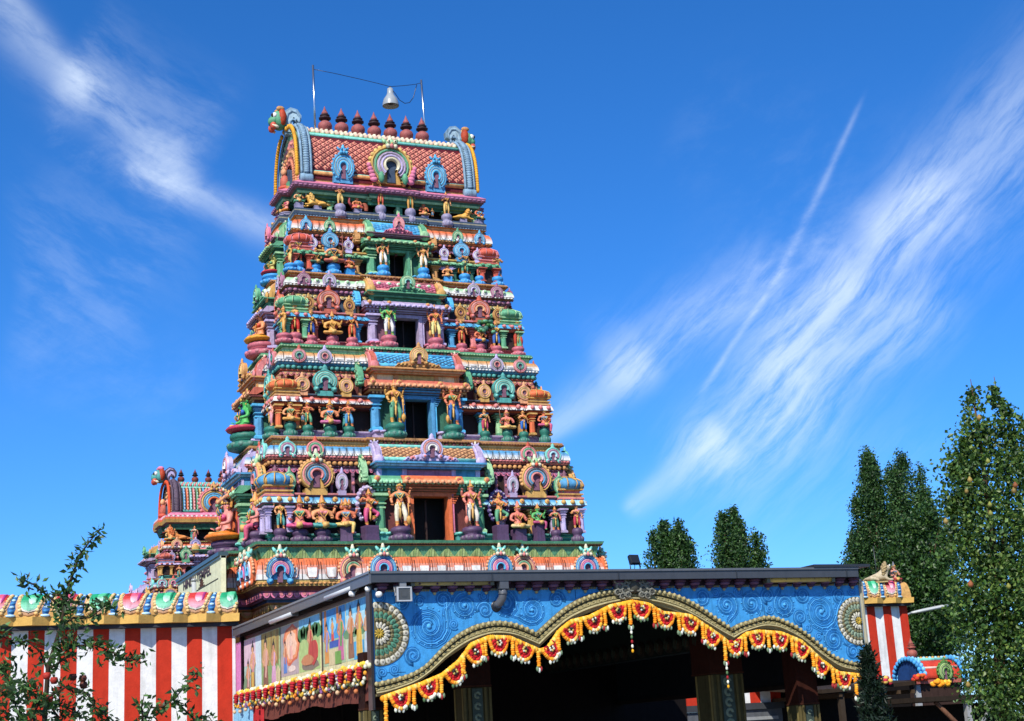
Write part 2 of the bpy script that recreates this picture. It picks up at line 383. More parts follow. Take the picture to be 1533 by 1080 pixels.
def mini_dome(mb, M, w, h, cs):
    """corner pavilion roof: plinth, neck, swelling dome, little gables and a bud"""
    base, domec, trim, bud = cs; q = math.pi / 4; k = w * .7071
    mb.lathe([(k, 0), (k, .06 * h), (k * .86, .09 * h), (k * .86, .13 * h), (k * .98, .15 * h), (k * .98, .19 * h), (k * .78, .21 * h), (k * .78, .27 * h), (k * 1.0, .30 * h), (k * 1.0, .34 * h)], 4,
             [base, trim, base, trim, trim, base, base, trim, trim], M, False, q)
    mb.lathe([(k * .82, .34 * h), (k * .92, .42 * h), (k * .96, .5 * h), (k * .88, .6 * h), (k * .62, .69 * h), (k * .36, .74 * h)], 8, domec, M, True, q / 2)
    mb.lathe([(k * .42, .73 * h), (k * .44, .76 * h), (k * .2, .79 * h)], 8, trim, M)
    for i in range(12):
        t = 2 * math.pi * (i + .5) / 12; mb.tube([(k * r_ * math.cos(t), k * r_ * math.sin(t), z_ * h) for r_, z_ in ((.85, .36), (.95, .43), (.99, .5), (.91, .6), (.65, .69), (.38, .735))], .018 * w + .004, trim, 4, M)
    for a in (0, -90, 90):
        kudu(mb, M @ RZ(a) @ T(0, -w * .44, .3 * h), w * .42, .34 * h, [trim, base], 'arch', n=9)
    for sx in (-1, 1):
        mb.ell(sx * w * .42, -w * .42, .46 * h, .08 * w, .08 * w, .11 * h, trim, M, 6, 5)
    mb.lathe([(w * .10, .78 * h), (w * .13, .82 * h), (w * .06, .86 * h), (w * .11, .90 * h), (w * .05, .94 * h), (.004, 1.02 * h)], 7, bud, M)
def scroll(mb, M, h, d, t, c, c2):
    """upright curled bracket closing the end of a side hall, seen edge on; profile in y-z, thickness t in x"""
    pts = [(.5, 0), (.52, .3), (.46, .55), (.34, .74), (.16, .85), (.1, .93), (.18, 1.0), (-.02, 1.06), (-.18, .98), (-.2, .86), (-.1, .72), (.06, .58), (.14, .4), (.1, .2), (.12, 0)]
    poly = [(-y * d, z * h) for y, z in pts]      # x in polygon = -y
    mb.extr(poly, -t / 2, t / 2, c, M @ RZ(90), side=c2)
    for i in range(6):
        z = (.06 + .13 * i) * h; y = -(.5 - .02 * i * i * .45) * d
        mb.ell(0, y, z, t * .62, .07 * d, .06 * h, c2, M, 6, 4)
    for sg in (-1, 1):
        Ms = M @ T(sg * t / 2, 0, 0) @ RZ(sg * 90)
        for cx_, cz_, r_ in ((.33, .16, .17), (.32, .42, .13), (.20, .64, .10)):
            mb.arc(-sg * cx_ * d, cz_ * h, r_ * h * .25, r_ * h * .55, 0, 330, 0, .02, lerpc(c2, P['ivory'], .4), Ms, 10); mb.arc(-sg * cx_ * d, cz_ * h, r_ * h * .62, r_ * h * .95, 0, 330, 0, .025, c2, Ms, 12)
    mb.ell(0, -.02 * d, .97 * h, t * .75, .16 * d, .09 * h, c, M, 7, 5)
    mb.lathe([(.05 * h, 0), (.005, .16 * h)], 5, P['cream'], M @ T(0, -.2 * d, .93 * h) @ RX(110))
def half_barrel(mb, M, hw, zb, h, d, colbase, collat, colbg, toptrim, nx=None, beads=True):
    """the bulging roof of a projecting hall; local: x across +-hw, from y=0 outward"""
    prof = []                    # (y, z)
    for i in range(9):
        a = R(-8 + 98 * i / 8); prof.append((-d * math.cos(a), zb + h * .12 + (h * .80) * max(0, math.sin(a)) if i else zb + h * .10))
    mb.loft([[(x, y, z) for x in (-hw, hw)] for y, z in [(-d * 1.08, zb), (-d * 1.08, zb + h * .06), (-d * 1.0, zb + h * .1)]], [colbase, colbase], M, False)
    mb.loft([[(x, y, z) for x in (-hw, hw)] for y, z in prof], [colbg] * 8, M, False)
    nx = nx or max(6, int(hw * 2 / .16)); ny = 4
    def sp(s, t, o):            # point on the curved roof
        a = R(2 + 60 * t); return (-hw + 2 * hw * s, -(d + o) * math.cos(a), zb + h * .12 + (h * .80 + o) * math.sin(a))
    for row in range(ny * 2 - 1):
        for k in range(nx + (row % 2)):
            s = (k + (.5 if row % 2 == 0 else 0)) / nx; t = (row + 1) / (ny * 2)
            ds, dt = .37 / nx, .37 / ny
            if s - ds < 0 or s + ds > 1: continue
            v = [sp(s - ds, t, .004), sp(s, t - dt, .004), sp(s + ds, t, .004), sp(s, t + dt, .004), sp(s, t, .03)]
            mb.add(v, [(0, 1, 4), (1, 2, 4), (2, 3, 4), (3, 0, 4)], collat, M)
    # trims
    for t0, cc, rr in ((.0, toptrim, .045), (1.06, toptrim, .04)):
        p = [sp(s, t0, .01) for s in (0, 1)]
        mb.tube(p, rr * h / .5 + .008, cc, 6, M)
    if beads:
        for k in range(nx * 2):
            p = sp((k + .5) / (nx * 2), 1.13, .01); mb.ell(p[0], p[1], p[2], .03, .03, .03, toptrim, M, 5, 4)

# ---------------------------------------------------------------- rectilinear plan with projecting middles
class Plan:
    def __init__(s, W, D, wc, p, dc, q, Db=None):
        s.W, s.D, s.wc, s.p, s.dc, s.q = W, D, wc, p, dc, q; s.Db = D if Db is None else Db; s.cy = (s.Db - s.D) / 2; s.E = (s.Db + s.D) / 2
    def ring(s, z, e=0.0, e2=None):
        W, D, B, wc, p, q, c = s.W + e, s.D + e, s.Db + e, s.wc + e, s.p, s.q, s.cy; d0, d1 = c - s.dc - e, c + s.dc + e
        return [(-W, -D, z), (-wc, -D, z), (-wc, -D - p, z), (wc, -D - p, z), (wc, -D, z), (W, -D, z), (W, d0, z), (W + q, d0, z), (W + q, d1, z), (W, d1, z),
                (W, B, z), (wc, B, z), (wc, B + p, z), (-wc, B + p, z), (-wc, B, z), (-W, B, z), (-W, d1, z), (-W - q, d1, z), (-W - q, d0, z), (-W, d0, z)]
    def side(s, a):
        """frame of one face (0 front, -90 left, 90 right): matrix to its middle, distance and half extent"""
        return (RZ(0), s.D, s.W) if a == 0 else (T(0, s.cy, 0) @ RZ(a), s.W, s.E)
    def edges(s, z, e=0.0, minlen=.12):
        r = s.ring(z, e); out = []
        for i in range(len(r)):
            a = Vector(r[i]); b = Vector(r[(i + 1) % len(r)]); d = b - a
            if d.length < minlen: continue
            n = Vector((d.y, -d.x, 0)).normalized()
            if n.y > .5: continue              # nothing carved on the rear, which no one sees
            out.append((a, b, n))
        return out
def frame(a, n):
    """matrix: local x along the wall, y inward, z up, at point a with outward normal n"""
    t = Vector((-n.y, n.x, 0)); i = -n
    return Matrix(((t.x, i.x, 0, a.x), (t.y, i.y, 0, a.y), (0, 0, 1, a.z), (0, 0, 0, 1)))
def stations(plan, z, e, sp, minlen=.12):
    for a, b, n in plan.edges(z, e, minlen):
        L = (b - a).length; k = max(1, round(L / sp)); d = (b - a) / k
        for i in range(k): yield frame(a + d * (i + .5), n), L / k
def petals(mb, plan, z0, z1, e0, e1, sp, ctop, cbot, kind='petal', line=None):
    """curved eave with painted lotus petals; profile bulges from (z1,e1) down to (z0,e0)"""
    line = line or P['dark']; K = 6
    prof = [(e1 + (e0 - e1) * math.sin(R(90 * i / K)), z1 + (z0 - z1) * (1 - math.cos(R(90 * i / K))) ** .9) for i in range(K + 1)]
    cl = [lerpc(ctop, cbot, max(0, min(1, (i - 2.6) / 2.2))) for i in range(K)]
    rings = [plan.ring(z, e) for e, z in prof]
    mb.loft(rings, cl)
    for M, L in stations(plan, 0, 0, sp):
        M = M.copy()
        wd = L * .80 / 2
        if kind == 'petal':
            v = []; f = []; fc = []
            for i, (e, z) in enumerate(prof):
                t = i / K; ww = wd * (1 if t < .6 else max(.12, math.sqrt(max(0, 1 - ((t - .6) / .42) ** 2))))
                v += [(-ww, -e - .004, z), (-ww * .82, -e - .022, z), (0, -e - .028, z), (ww * .82, -e - .022, z), (ww, -e - .004, z)]
            for i in range(K):
                for k in range(4):
                    f.append((i * 5 + k, i * 5 + k + 1, (i + 1) * 5 + k + 1, (i + 1) * 5 + k)); fc.append(lerpc(cl[i], line, .45) if k in (0, 3) else cl[i])
            mb.add(v, f, fc, M)
            # gap
            for sx in (-1,):
                mb.add([(-L / 2 - .008, -e_ - .006, z_) for e_, z_ in prof[2:]] + [(-L / 2 + .008, -e_ - .006, z_) for e_, z_ in prof[2:]],
                       [(i, i + K - 1, i + K, i + 1) for i in range(K - 2)], line, M)
        elif kind == 'disc':
            e, z = prof[3]; zc = (z0 + z1) / 2; rr = min(L * .45, (z1 - z0) * .42)
            mb.lathe([(rr, 0), (rr * .9, .04), (rr * .55, .055)], 12, cbot, M @ T(0, -(e0 + e1) / 2 - .02, zc) @ RX(90))
            mb.lathe([(rr * .62, 0), (rr * .5, .03), (rr * .1, .05)], 10, ctop, M @ T(0, -(e0 + e1) / 2 - .06, zc + rr * .18) @ RX(90))
        elif kind == 'dash':
            e, z = prof[4]
            mb.box(-wd, wd, -e0 - .01, -e1, z0 + (z1 - z0) * .08, z0 + (z1 - z0) * .38, cbot, M)
            mb.box(-wd * .8, wd * .8, -e0 - .016, -e1, z0 + (z1 - z0) * .16, z0 + (z1 - z0) * .2, line, M)
            mb.add([(-L / 2 - .008, -e_ - .006, z_) for e_, z_ in prof[1:]] + [(-L / 2 + .008, -e_ - .006, z_) for e_, z_ in prof[1:]],
                   [(i, i + K, i + K + 1, i + 1) for i in range(K - 1)], line, M)
def beads(mb, plan, z, e, sp, r, c, rz=None):
    for M, L in stations(plan, z, e, sp):
        mb.ell(0, -.2 * r, 0, L * .46, r, rz or r, c, M, 6, 4)
def scallops(mb, plan, z, e, sp, h, c, c2, t=.03):
    for M, L in stations(plan, z, e, sp):
        w = L * .47
        pl = [(w * math.cos(R(a)), -h * abs(math.sin(R(a)))) for a in np.linspace(180, 360, 7)]
        mb.extr([(x, z_) for x, z_ in pl], -t, 0, c, M)
        mb.extr([(x * .55, z_ * .6) for x, z_ in pl], -t - .012, -t + .003, c2, M)
def steps(mb, plan, rows):
    """rows: (z, e, colour of the face going to the next row)"""
    mb.loft([plan.ring(z, e) for z, e, c in rows], [c for z, e, c in rows[:-1]])

# ================================================================ a storey
def storey(root, spec, Wf, Df, Bf, z0, z1):
    H = z1 - z0; W0, W1, D0, D1, B0, B1 = Wf(z0), Wf(z1), Df(z0), Df(z1), Bf(z0), Bf(z1); s = spec
    f = dict(base=.10, pil=.33, eave=.36, eave1=.42, led=.455, strip=.67, strip1=.715, bead=.775, lip0=.79, lip1=.82, pet=.91, fr=.965); f.update(s.get('f', {}))
    def pl(t, e=0.0, p=None):
        Wx = W0 + (W1 - W0) * t + e; Dx = D0 + (D1 - D0) * t + e
        Bx = B0 + (B1 - B0) * t + e; bw = s['bay'] + .14
        return Plan(Wx, Dx, bw, s.get('p', .12), (Dx + Bx) * .21, s.get('q', .22), Bx) if p is None else Plan(Wx, Dx, s['bay'] + .02 - e, p, min(s['bay'] * .62, (D0 + B0) * .18) + .02 - e, p, Bx)
    Z = lambda q: z0 + H * q
    m = MB(); c = s['c']
    def rings(rows, p=-1.2):             # rows: (frac, t, e, colour); broad faces get a painted edge and a dark painted groove
        out = []
        for (q, t, e_, c_), (q2, t2, e2, _) in zip(rows, rows[1:] + rows[-1:]):
            out.append((q, t, e_, c_))
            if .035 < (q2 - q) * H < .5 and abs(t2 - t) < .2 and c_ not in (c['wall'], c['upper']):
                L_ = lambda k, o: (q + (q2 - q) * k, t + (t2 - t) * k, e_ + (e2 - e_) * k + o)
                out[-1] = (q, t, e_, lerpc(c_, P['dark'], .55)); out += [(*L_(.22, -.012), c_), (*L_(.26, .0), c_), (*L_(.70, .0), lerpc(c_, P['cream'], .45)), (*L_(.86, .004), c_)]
        rows = out
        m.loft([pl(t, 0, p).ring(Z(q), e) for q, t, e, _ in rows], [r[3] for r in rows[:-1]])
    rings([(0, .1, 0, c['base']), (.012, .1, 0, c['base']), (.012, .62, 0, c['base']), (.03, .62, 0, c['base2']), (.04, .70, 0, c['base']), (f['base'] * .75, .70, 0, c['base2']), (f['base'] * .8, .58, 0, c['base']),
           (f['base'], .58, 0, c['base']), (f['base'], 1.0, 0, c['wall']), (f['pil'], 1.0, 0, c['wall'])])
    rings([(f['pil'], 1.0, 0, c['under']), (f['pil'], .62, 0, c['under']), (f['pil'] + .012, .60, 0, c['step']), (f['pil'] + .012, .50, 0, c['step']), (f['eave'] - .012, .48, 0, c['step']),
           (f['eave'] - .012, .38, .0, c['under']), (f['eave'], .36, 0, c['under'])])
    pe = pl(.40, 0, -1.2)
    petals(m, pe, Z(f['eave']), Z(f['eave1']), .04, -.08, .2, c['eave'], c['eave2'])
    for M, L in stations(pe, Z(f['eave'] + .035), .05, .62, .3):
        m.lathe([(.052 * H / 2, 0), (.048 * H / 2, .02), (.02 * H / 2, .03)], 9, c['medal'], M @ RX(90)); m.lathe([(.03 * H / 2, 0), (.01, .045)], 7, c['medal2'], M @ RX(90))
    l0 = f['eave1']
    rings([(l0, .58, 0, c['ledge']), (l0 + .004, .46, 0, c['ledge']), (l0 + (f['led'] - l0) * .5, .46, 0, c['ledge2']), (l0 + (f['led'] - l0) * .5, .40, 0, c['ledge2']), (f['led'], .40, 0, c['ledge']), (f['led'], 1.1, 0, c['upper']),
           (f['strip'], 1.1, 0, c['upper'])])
    # main cornice
    e = s.get('e', .1)
    rings_top = lambda rows: rings(rows, None)
    rings_top([(f['strip'], 1.1, 0, c['strip']), (f['strip'], 1.0, -.02, c['strip']), (f['strip'] + .01, 1, .0, c['strip']), (f['strip1'], 1, .0, c['strip2']), (f['strip1'] + .004, 1, e * .5, c['strip2']),
           (f['strip1'] + .015, 1, e * .5, c['beadbg']), (f['bead'], 1, e * .7, c['lip']), (f['lip0'], 1, e * 1.25, c['lip']), (f['lip1'], 1, e * 1.35, c['lip2'])])
    P1 = pl(1.0)
    scallops(m, P1, Z(f['strip'] + .03), .01, .13, H * .035, c['scal'], c['strip'])
    beads(m, P1, Z((f['strip1'] + f['bead']) / 2 + .005), e * .72, .12, H * .022, c['bead'])
    beads(m, P1, Z((f['lip0'] + f['lip1']) / 2), e * 1.33, s.get('dsp', .085), H * .010, c['lipbead'])
    petals(m, P1, Z(f['lip1']), Z(f['pet']), e * 1.5, e * .3, s.get('psp', .22), c['pet'], c['pet2'], s.get('pkind', 'petal'))
    rings_top([(f['pet'], 1, e * .3, c['fr']), (f['pet'], 1, -.02, c['fr']), (f['fr'], 1, -.02, c['fr2']), (f['fr'], 1, e * .45, c['led1']), (.985, 1, e * .5, c['led2']), (.985, 1, e * .3, c['led1']), (1.0, 1, e * .3, c['led1']), (1.0, 1.6, 0, c['led1'])])
    beads(m, P1, Z(f['fr'] + .008), e * .48, .07, H * .007, c['led2'])
    # little posts standing along the upper recess
    for M, L in stations(pl(.78), Z(f['led']), 0, .24):
        m.box(-.025, .025, -.03, .05, 0, (f['strip'] - f['led']) * H * .94, lerpc(c['strip'], c['upper'], .35), M); m.ell(0, -.03, (f['strip'] - f['led']) * H * .5, .045, .03, .045, c['ledge2'], M, 6, 4); m.ell(0, -.03, (f['strip'] - f['led']) * H * .82, .04, .03, .03, c['strip2'], M, 6, 4)
    # corner pavilions under the domes
    cw = s['dome_w']; dq = .3
    xd = W0 + (W1 - W0) * dq - cw * .5; yd = D0 + (D1 - D0) * dq - cw * .5; ybk = B0 + (B1 - B0) * dq - cw * .5
    for sx in (-1, 1):
        for yy in (-yd, ybk):
            q = math.pi / 4; kk = cw * .7071; M = T(sx * xd, yy, 0)
            m.lathe([(kk * .62, Z(f['base'])), (kk * .62, Z(f['pil']))], 4, c['wall'], M, False, q)
            m.lathe([(kk * .8, Z(f['pil'])), (kk * 1.0, Z(f['eave'] - .01)), (kk * 1.18, Z(f['eave'])), (kk * 1.05, Z(f['eave1'] - .01)), (kk * .9, Z(f['eave1']))], 4, [c['step'], c['under'], c['eave2'], c['eave']], M, False, q)
            for ax, ay in ((0, -1), (-1, 0), (1, 0)):
                for j in (-1, 0, 1):
                    m.ell(sx * xd + (ax * cw * .58 if ax else j * cw * .36), yy + (ay * cw * .58 if ay else j * cw * .36), Z(f['eave'] + .028), cw * .1, cw * .1, H * .024, c['medal'], None, 7, 5)
    body = m.build('storey', MAT['paint'], root)
    # pillars
    ph = Z(f['pil']) - Z(f['base']); pw = s.get('pw', .15)
    Pp = pl(.74)
    def addp(M, cc, w=pw):
        b = MB(); pillar(b, M, ph, w, cc[0], cc[1]); b.build('pillar', MAT['paint'], body)
    for a in (0, -90, 90):
        RM, dist, ext = Pp.side(a)
        for i, x in enumerate(s['pil_x'] if a == 0 else s['pil_s']):
            for sx in (-1, 1): addp(RM @ T(sx * x * ext, -dist, Z(f['base'])), s['pil_c'][i % len(s['pil_c'])])
    for sx in (-1, 1):
        for ax, ay in ((-.36, -.42), (.36, -.42), (.42 * sx, .1)):
            addp(T(sx * xd + ax * cw, -yd + ay * cw, Z(f['base'])), s['dome_p'], pw * .8)
    # domes
    for sx in (-1, 1):
        for yy in (-yd, ybk):
            b = MB(); mini_dome(b, T(sx * xd, yy, Z(f['led'] - .035)), cw * 1.02, H * s['dome_h'], s['dome']); b.build('corner_dome', MAT['paint'], body)
    # arch ornaments: (fraction of half width, width, height, style, colours, top)
    for lvl, tt in (('mid', .42), ('top', 1.0)):
        for xf, w, h, st, cs, tp in s[lvl]:
            for a in (0, -90, 90):
                RM, dist, ext = pl(tt).side(a)
                zb = Z(f['led']) - .01 if lvl == 'mid' else Z(f['lip0'])
                off = 0 if lvl == 'mid' else -e * 1.5
                if lvl == 'mid' and a and xf * ext < ext * .45 : continue
                for sx in (-1, 1):
                    b = MB(); M = RM @ T(sx * xf * ext, -dist + off, zb)
                    if lvl == 'mid':
                        b.box(-w * .32, w * .32, -.02, w * .3, -.03, h * .14, cs[0], M); M = M @ T(0, 0, h * .10)
                    zt = kudu(b, M, w, h, cs, st, None if tp == 'face' else tp)
                    if tp == 'face':
                        lion_face(b, M @ T(0, 0, zt), w * .44, (P['lgreen'], P['ivory'], P['red']))
                        flame_fringe(b, M, w * .5, w * .5 * .95 * (h * .62 / (w * .5 * 1.45)), h * .62 / (w * .5 * 1.45), 30, w, lerpc(cs[0], P['peach'], .5))
                    b.build('arch_ornament', MAT['paint'], body)
    # projecting doorway halls
    for a in (0, -90, 90):
        bay(body, s, pl(.5).side(a)[0], D0 if a == 0 else W0, D1 if a == 0 else W1, z0, H, s['bay'] if a == 0 else min(s['bay'] * .62, (D0 + B0) * .18), a)
    return body

def bay(body, s, RM, d0, d1, z0, H, hw, a):
    b = s['b']; Z = lambda q: z0 + H * q; t = d0 - d1
    yb = -(d0 - .27 * t) if a == 0 else -(d0 + .06); y0 = -(d0 - .15 * t) if a == 0 else yb; M = RM
    f = dict(base=.10, pil=.455, st=.54, ea=.615, pan=.685, led=.745, top=.935); f.update(s.get('bf', {}))
    m = MB(); dw = s['door'] * (1 if a == 0 else .62); yw = yb + .32 * t
    back = -(d1 - .25)
    # walls either side of the opening and dark room behind
    for sx in (-1, 1):
        x0, x1 = sorted((sx * (dw + .10), sx * hw)); m.box(x0, x1, yw, back, Z(.012), Z(f['pil']), b['wall'], M)
        x0, x1 = sorted((sx * (dw + .16), sx * (hw + .05))); m.box(x0, x1, yb, yw, Z(0.013), Z(f['base'] * .8), b['base'], M)
        x0, x1 = sorted((sx * (dw + .13), sx * (hw + .08))); m.box(x0, x1, yb - .03, yw, Z(f['base'] * .8), Z(f['base']), b['base2'], M)
        nb = 4
        for i in range(nb):
            x = x0 + (x1 - x0) * (i + .5) / nb; m.ell(x, yb - .03, Z(f['base'] * .9), (x1 - x0) / nb * .45, .05, H * .014, b['base2'], M, 6, 4)
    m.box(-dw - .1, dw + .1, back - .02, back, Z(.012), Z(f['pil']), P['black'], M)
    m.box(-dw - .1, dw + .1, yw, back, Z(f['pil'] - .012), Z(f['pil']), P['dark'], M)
    # stepped lintel
    n = 4
    for i in range(n):
        e = .04 + .055 * i; zq0 = f['pil'] + (f['st'] - f['pil']) * i / n; zq1 = f['pil'] + (f['st'] - f['pil']) * (i + 1) / n
        m.box(-hw - e, hw + e, yb + .10 - e, back, Z(zq0), Z(zq1) - .004, b['step'] if i % 2 == 0 else b['step2'], M)
        m.box(-dw - .2, dw + .2, yb + .08 - e, yb + .10 - e + .01, Z(zq0), Z(zq1) - .008, b['door'] if i % 2 == 0 else lerpc(b['door'], P['dark'], .35), M)
    for i in (1, 3):
        e = .04 + .055 * i; zq = f['pil'] + (f['st'] - f['pil']) * (i + .5) / n; kd = int((hw + e) * 2 / .085)
        for j_ in range(kd):
            x = -hw - e + (j_ + .5) * 2 * (hw + e) / kd
            if abs(x) > dw + .22: m.box(x - .022, x + .022, yb + .10 - e - .018, yb + .10 - e + .01, Z(zq) - .012 * H, Z(zq) + .010 * H, lerpc(b['eave2'], b['step'], .35), M)
    # eave
    def ev(x0, x1, yy, c1, c2):
        K = 5; pr = [(yy - .06 - .12 * math.sin(R(90 * i / K)), Z(f['ea']) + (Z(f['st']) - Z(f['ea'])) * i / K) for i in range(K + 1)]
        m.loft([[(x, y, z) for x in (x0, x1)] for y, z in pr], [lerpc(c1, c2, max(0, (i - 1) / 3)) for i in range(K)], M, False)
        kx = max(3, int((x1 - x0) / .13)); L = (x1 - x0) / kx
        for i in range(kx):
            x = x0 + L * (i + .5)
            m.ell(x, pr[4][0] - .005, (pr[4][1] + pr[5][1]) / 2 + .01, L * .42, .04, (Z(f['ea']) - Z(f['st'])) * .27, c2, M, 6, 4)
        m.add([(x0, yy, Z(f['st'])), (x0, pr[-1][0], Z(f['st'])), (x0, pr[0][0], Z(f['ea'])), (x0, yy + .3, Z(f['ea'])), (x1, yy, Z(f['st'])), (x1, pr[-1][0], Z(f['st'])), (x1, pr[0][0], Z(f['ea'])), (x1, yy + .3, Z(f['ea']))],
              [(0, 1, 2, 3), (7, 6, 5, 4), (0, 4, 5, 1), (3, 2, 6, 7)], c1, M)
    ev(-hw - .22, hw + .22, yb + .03, b['eave'], b['eave2'])
    ev(-dw - .3, dw + .3, yb - .025, b['deave'], b['deave2'])
    for x in (-hw - .1, -dw - .18, dw + .18, hw + .1):
        m.lathe([(.075 * H / 2.3, 0), (.068 * H / 2.3, .02), (.04 * H / 2.3, .035), (.02 * H / 2.3, .05)], 9, [P['gold'], P['gold'], P['brick']], M @ T(x, yb - .15, Z((f['ea'] + f['st']) / 2)) @ RX(90))
    # panels
    zc0, zc1 = Z(f['ea']), Z(f['pan'])
    m.box(-hw - .02, hw + .02, yb + .10, back, zc0, zc1, b['panel'], M)
    m.box(-dw - .12, dw + .12, yb + .085, yb + .11, zc0 + .01, zc1 - .01, b['panel2'], M)
    for x in (-hw + .02, -dw - .17, dw + .17, hw - .02): m.box(x - .05, x + .05, yb + .06, yb + .11, zc0, zc1, b['post'], M)
    for i, (q0, q1, e, cc) in enumerate(((0, .35, .02, b['led']), (.35, .7, .07, b['led2']), (.7, 1, .13, b['led']))):
        zl = f['led'] - f['pan']
        m.box(-hw - e, hw + e, y0 + .06 - e, back, Z(f['pan'] + zl * q0), Z(f['pan'] + zl * q1) - .003, cc, M)
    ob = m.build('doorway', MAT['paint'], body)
    # door frame
    m = MB()
    for sx in (-1, 1):
        m.box(*sorted((sx * dw, sx * (dw + .085))), yb + .02, yw + .1, Z(.0125), Z(f['pil']), b['door'], M)
        m.box(*sorted((sx * (dw + .095), sx * (dw + .14))), yb + .05, yw + .1, Z(f['base']), Z(f['pil']), b['door2'], M)
        for j in range(4): m.box(*sorted((sx * (dw + .1), sx * (dw + .17 + .025 * j))), yb + .04 - .01 * j, yw + .1, Z(f['pil'] - .085 + .02 * j), Z(f['pil'] - .085 + .02 * j) + .011 * H, b['door'], M)
    m.box(-dw, dw, yb + .03, yw + .1, Z(f['pil']) - .05, Z(f['pil']) - .001, b['door'], M)
    # bars of a grille deep inside
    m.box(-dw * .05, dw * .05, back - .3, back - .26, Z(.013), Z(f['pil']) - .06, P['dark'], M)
    m.build('door_frame', MAT['paint'], body)
    ph = Z(f['pil']) - Z(f['base'])
    for sx in (-1, 1):
        b2 = MB(); pillar(b2, M @ T(sx * (hw - .02), yb + .12, Z(f['base'])), ph, s.get('bpw', .2), b['pil'], b['pil2']); b2.build('pillar', MAT['paint'], body)
    # roof of the hall with its gable ends and crest
    m = MB(); zr = Z(f['led']); hr = Z(f['top']) - zr; dr = min(.34, .42 * t + .1) * (1 if a == 0 else 1.0); yr = y0 + .10 + dr
    half_barrel(m, M @ T(0, yr, 0), hw - .03, zr, hr, dr, b['rbase'], b['lat'], b['latbg'], b['rtrim'])
    m.box(-hw + .03, hw - .03, yr, back, zr, Z(f['top']) - .03, b['latbg'], M)
    m.build('barrel_roof', MAT['paint'], body)
    for sx in (-1, 1):
        m = MB()
        Mg = M @ T(sx * (hw + .02), 0, 0)
        # gable: curved rib rising over the roof end and ending in a beaked head
        K = 10; rib = []
        for i in range(K + 1):
            an = R(-6 + 92 * i / K); rib.append((0, yr - (dr + .05) * math.cos(an), zr + hr * .06 + (hr * .98) * max(-.06, math.sin(an))))
        for o, w_, cc in ((0, .09, b['horn']), (.035, .05, b['horn2'])):
            m.loft([[(x, y - o * .9, z + o * .6) for x, yy in ((-w_, 0), (w_, 0))] + [(w_, y + .12, z - .05), (-w_, y + .12, z - .05)] for _, y, z in rib], [cc] * K, Mg)
        m.lathe([(.12, 0), (.13, .03), (.05, .05)], 9, b['horn'], Mg @ T(0, rib[0][1] - .02, rib[0][2] + .02) @ RX(90))
        kudu(m, Mg @ RZ(sx * 90) @ T(0, -.06, zr + .01), dr * 1.9, hr * 1.2, [b['horn'], b['horn2'], b['horn']], 'arch')
        lion_face(m, Mg @ T(0, yr - dr * .35, zr + hr * .95), hr * .38, (b['horn'], P['ivory'], b['head']))
        m.box(-.04, .04, yr - dr * .6, yr + .08, zr - .02, zr + hr * 1.05, b['horn'], Mg)
        m.build('gable_end', MAT['paint'], body)
        if a == 0:
            m = MB(); sh = s['scroll']
            scroll(m, M @ T(sx * (hw + .30), yb + .34, Z(f['ea'] - .05)), H * .255, .5, .13, sh[0], sh[1]); m.build('scroll_bracket', MAT['paint'], body)
    m = MB(); kw = hw * .44 if a == 0 else hw * .8; kc = b['kudu']
    Mk = M @ T(0, y0 - .05, zr + .02)
    pl_ = [(-kw * 1.25, 0), (kw * 1.25, 0), (kw * 1.15, .1 * hr), (kw * .95, .12 * hr), (kw * .8, .25 * hr), (kw * .55, .28 * hr), (kw * .4, .4 * hr), (-kw * .4, .4 * hr), (-kw * .55, .28 * hr), (-kw * .8, .25 * hr), (-kw * .95, .12 * hr), (-kw * 1.15, .1 * hr)]
    m.extr(pl_, 0, .1, kc[0], Mk)
    for sx in (-1, 1):
        for i in range(3): m.arc(sx * kw * (.62 + .22 * i), .02, .02, kw * (.20 - .04 * i), 0, 180, -.005, .03, kc[1 if i % 2 else 0], Mk, 8)
    kudu(m, Mk @ T(0, -.04, .06 * hr), kw, hr * 1.22, kc, 'shoe', n=14)
    m.build('arch_ornament', MAT['paint'], body)
    # bells hanging under the next ledge
    if s.get('bells'):
        m = MB(); n = int(hw * 2 / .17)
        for i in range(n): m.lathe([(.02, .15), (.07, .12), (.05, .07), (.08, .03), (.03, 0)], 7, s['bells'], M @ T(-hw + (i + .5) * 2 * hw / n, -d1 - .08, Z(.925)))
        m.build('bell_row', MAT['paint'], body)
